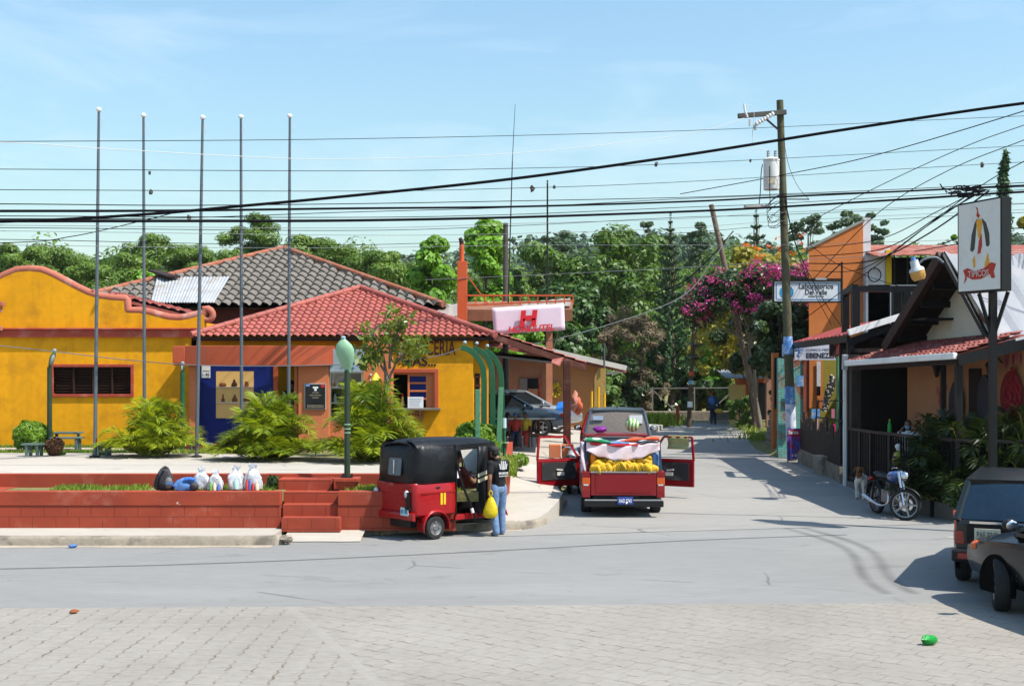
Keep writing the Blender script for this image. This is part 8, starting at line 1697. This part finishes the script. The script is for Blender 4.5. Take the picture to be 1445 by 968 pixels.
wire(ext([(0,288),(240,290),(480,288),(720,284),(960,279),(1105,274),(1300,266),(1445,258)]),.018,'cable just above the upper dark bundle')
wire(ext([(0,298),(240,297.5),(480,294.5),(720,292),(960,285),(1105,278),(1300,269),(1445,262)]),.048,'upper dark bundle of cables')
wire(ext([(0,312),(240,312),(480,311.5),(720,307),(960,299),(1105,292),(1300,280),(1445,271)]),.058,'lower and thickest dark bundle of cables')
wire(ext([(0,309),(240,308),(480,300),(720,293),(960,281),(1105,275.5),(1445,264)]),.016,'cable crossing between the two dark bundles')
wire(ext([(0,305),(480,307),(720,303),(960,293),(1105,287),(1445,268)]),.016,'cable riding just above the thickest bundle')
wire(ext([(0,318),(480,322),(720,316),(960,309),(1105,300),(1445,287)]),.011,'pale thin cable under the thickest bundle',mat=M('grey_cable',(.16,.17,.19),.5,.1))
wire(ext([(0,321.5),(480,325.5),(720,319),(960,307),(1105,303),(1445,288)]),th,'thin dark cable under the thickest bundle')
wire(ext([(0,326),(480,332),(720,330),(960,322),(1105,312),(1445,296)]),.010,'fine cable in front of the far eucalyptus tops',mat=MATS['grey_cable'])
wire(ext([(0,338),(240,343),(480,346),(720,339),(960,329),(1105,318),(1445,300)]),.012,'thin cable level with the pine tops')
wire(ext([(0,346),(240,349),(480,350),(720,346.5),(960,346),(1105,346),(1445,336)]),.010,'fine lower cable in front of the pine tops',mat=MATS['grey_cable'])
wire([(-420,350),(0,343),(100,334),(200,312),(260,298),(330,292)],.016,'dark cable rising from the parapet side to join the bundle')
wire([(-420,450),(0,488),(180,508),(300,516),(465,515),(600,505),(650,492)],.012,'grey cable slung low from the lamps to the curved green posts',d0=28.6,d1=29,mat=MATS['grey_cable'],grp='low cables')
wire([(690,493),(760,484),(860,458),(960,420),(1003,372),(1020,345)],.013,'grey cable sagging from the green posts past the dry thicket',d0=22,d1=46,mat=MATS['grey_cable'],grp='low cables')
wire([(600,395),(760,388),(960,378),(1142,366),(1230,362)],.010,'fine cable strung in front of the flowering tree',d0=37,d1=38.5,mat=MATS['grey_cable'],grp='low cables')
wire([(900,420),(960,400),(1000,366),(1035,326)],.03,'dark stay cable from the leaning pole into the trees',d0=54,d1=54,grp='low cables')
dg2='service drops by the utility pole'
def drop(pts,r,lab,d0=37,d1=26):
    n=len(pts); w=[]
    q=spl([(a,b,0) for a,b in pts],8); u0,u1=pts[0][0],pts[-1][0]
    for p in q: s=(p.x-u0)/(u1-u0); w.append(P(p.x,p.y,d0+(d1-d0)*s))
    tag(MB().tube(w,r,6).build('service_cable',wirem,None,smooth=80),lab,'cable',dg2)
drop([(960,274),(1105,247),(1240,218),(1445,157),(1600,105)],.013,'service cable sloping up past the transformer',40,26); drop([(1110,330),(1240,263),(1360,208),(1445,177),(1600,125)],.010,'service cable rising towards the cypress',37,26)
drop([(1142,400),(1240,300),(1340,240),(1445,198),(1600,140)],.011,'service cable rising from the orange wall towards the cypress tip',39,26); drop([(1142,445),(1230,380),(1320,310),(1385,262),(1445,228),(1600,150)],.012,'service cable from the orange wall through the cable knot',39,26)
drop([(1125,352),(1240,338),(1320,300),(1385,266)],.011,'service drop fanning from the cable knot to the orange parapet',38,26); drop([(1142,362),(1250,350),(1330,302),(1390,268)],.014,'second service drop fanning from the cable knot',38.8,26); drop([(1142,372),(1230,368),(1310,330),(1395,270)],.018,'thickest service drop running to the orange wall',39,26)
drop([(1142,382),(1220,378),(1310,318),(1372,276)],.012,'service drop crossing the upper orange wall',39,26); drop([(1187,460),(1160,420),(1125,350),(1108,283)],.012,'slack cable from the sign bracket to the utility pole',38.8,37); drop([(1173,458),(1140,395),(1118,330),(1108,285)],.010,'slack cable beside the bracket of the laboratory sign',38.8,37)
drop([(1105,190),(1112,230),(1125,262),(1142,282)],.007,'thin guy wire on the upper part of the utility pole',37.3,37); drop([(1142,345),(1180,372),(1230,392),(1290,410)],.010,'thin cable slanting down over the white wall',39,34); drop([(1330,345),(1380,326),(1445,322),(1600,316)],.012,'dark cable passing behind the pole sign',26,25); drop([(1290,355),(1360,343),(1445,330),(1600,310)],.010,'fine cable in front of the rusty roof',26,25)
o=MB(); rg=random.Random(6)
for k in range(26):
    c=P(1352+rg.uniform(-14,42),269+rg.uniform(-6,8),26); o.tube([c+Vector((rg.uniform(-.22,.22),0,rg.uniform(-.07,.07))) for _ in range(4)],rg.uniform(.008,.016),5)
tag(o.build('cable_knot',wirem,None),'tangled knot where the cables gather beside the pole sign','cable knot')
for u,v,d,r,lab in((211,244,31.2,.035,'small scrap tangled on the cable by the second flagpole'),(213,271,31.2,.05,'small dark nest on the cable by the second flagpole'),(267,308,31.5,.06,'dark bundle hanging just under the upper cable bundle'),(751,266,34.7,.07,'pale hanging nest on the cable beside the slim mast'),(782,264,34.8,.04,'small dark clip on the cable beside the slim mast'),(926,232,36,.05,'small scrap on the cable far beyond the banner'),(1059,227,36.9,.035,'small clip on the cable beside the transformer'),(1386,233,32,.05,'dark splice on the cable beside the cypress')):
    tag(MB().ell(P(u,v,d),(r,r,r*1.4),8,6,jit=.35).build('cable_scrap',M('scrap_grey',(.12,.11,.10),.8,.4,9),None),lab,'scrap')
# ---------------------------------------------------------------- light, sky, camera
EL=57; sd_=Vector((.90,-.43,0)).normalized()
tosun=Vector((sd_.x*math.cos(R(EL)),sd_.y*math.cos(R(EL)),math.sin(R(EL))))
ld=bpy.data.lights.new('sun','SUN'); ld.energy=5.0; ld.angle=R(.53); ld.color=(1,.95,.87); lo=bpy.data.objects.new('sun',ld); COL.objects.link(lo); lo.rotation_euler=tosun.to_track_quat('Z','Y').to_euler(); lo.location=(20,-20,40)
w=bpy.data.worlds.new('World'); SC.world=w; w.use_nodes=True; nt=w.node_tree; bg=nt.nodes['Background']; sky=nt.nodes.new('ShaderNodeTexSky'); sky.sky_type='NISHITA'; sky.sun_disc=False; sky.sun_elevation=R(EL); sky.sun_rotation=math.atan2(sd_.x,sd_.y); sky.altitude=0; sky.air_density=1.7; sky.dust_density=1.2; sky.ozone_density=6.0
tint=nt.nodes.new('ShaderNodeMix'); tint.data_type='RGBA'; tint.blend_type='MULTIPLY'; tint.inputs[0].default_value=1; tint.inputs[7].default_value=(.94,1.02,1.02,1); nt.links.new(sky.outputs[0],tint.inputs[6]); tcw=nt.nodes.new('ShaderNodeTexCoord'); mpw=nt.nodes.new('ShaderNodeMapping'); mpw.inputs['Scale'].default_value=(2.2,2.2,9); mpw.inputs['Rotation'].default_value=(0,.12,.4); nzw=nt.nodes.new('ShaderNodeTexNoise'); nzw.inputs['Scale'].default_value=1.6; nzw.inputs['Detail'].default_value=7; nzw.inputs['Roughness'].default_value=.6; nzw.inputs['Distortion'].default_value=.6; rpw=nt.nodes.new('ShaderNodeMapRange'); rpw.inputs[1].default_value=.5; rpw.inputs[2].default_value=.8; rpw.inputs[4].default_value=.30; clw=nt.nodes.new('ShaderNodeMix'); clw.data_type='RGBA'; clw.inputs[7].default_value=(6.2,6.6,7.0,1)
for a_,b_ in ((tcw.outputs['Generated'],mpw.inputs[0]),(mpw.outputs[0],nzw.inputs[0]),(nzw.outputs['Fac'],rpw.inputs[0]),(rpw.outputs[0],clw.inputs[0]),(tint.outputs[2],clw.inputs[6]),(clw.outputs[2],bg.inputs['Color'])): nt.links.new(a_,b_); bg.inputs['Strength'].default_value=.13
cd=bpy.data.cameras.new('camera'); cd.sensor_width=36; cd.lens=36*FPX/1445; cd.shift_y=46/1445; cd.clip_end=3000; cd.clip_start=.1; co=bpy.data.objects.new('camera',cd); COL.objects.link(co); co.location=(0,0,CAMH); co.rotation_euler=(R(90),0,0); SC.camera=co
SC.view_settings.view_transform='Standard'; SC.view_settings.look='None'; SC.view_settings.gamma=1; SC.view_settings.exposure=.55
SC.render.film_transparent=False
SC.cycles.max_bounces=8; SC.cycles.diffuse_bounces=1; SC.cycles.transparent_max_bounces=12; SC.cycles.use_denoising=True
# ---------------------------------------------------------------- air
hm=bpy.data.materials.new('haze_air'); hm.use_nodes=True; hm.node_tree.nodes.clear(); ho=hm.node_tree.nodes.new('ShaderNodeOutputMaterial'); hv=hm.node_tree.nodes.new('ShaderNodeVolumePrincipled')
hv.inputs['Color'].default_value=(.86,.93,1,1); hv.inputs['Density'].default_value=.0001; hm.node_tree.links.new(hv.outputs[0],ho.inputs['Volume'])
tag(MB().box(-915,915,-75,1115,-1.2,100).build('haze',hm),kind='stuff')
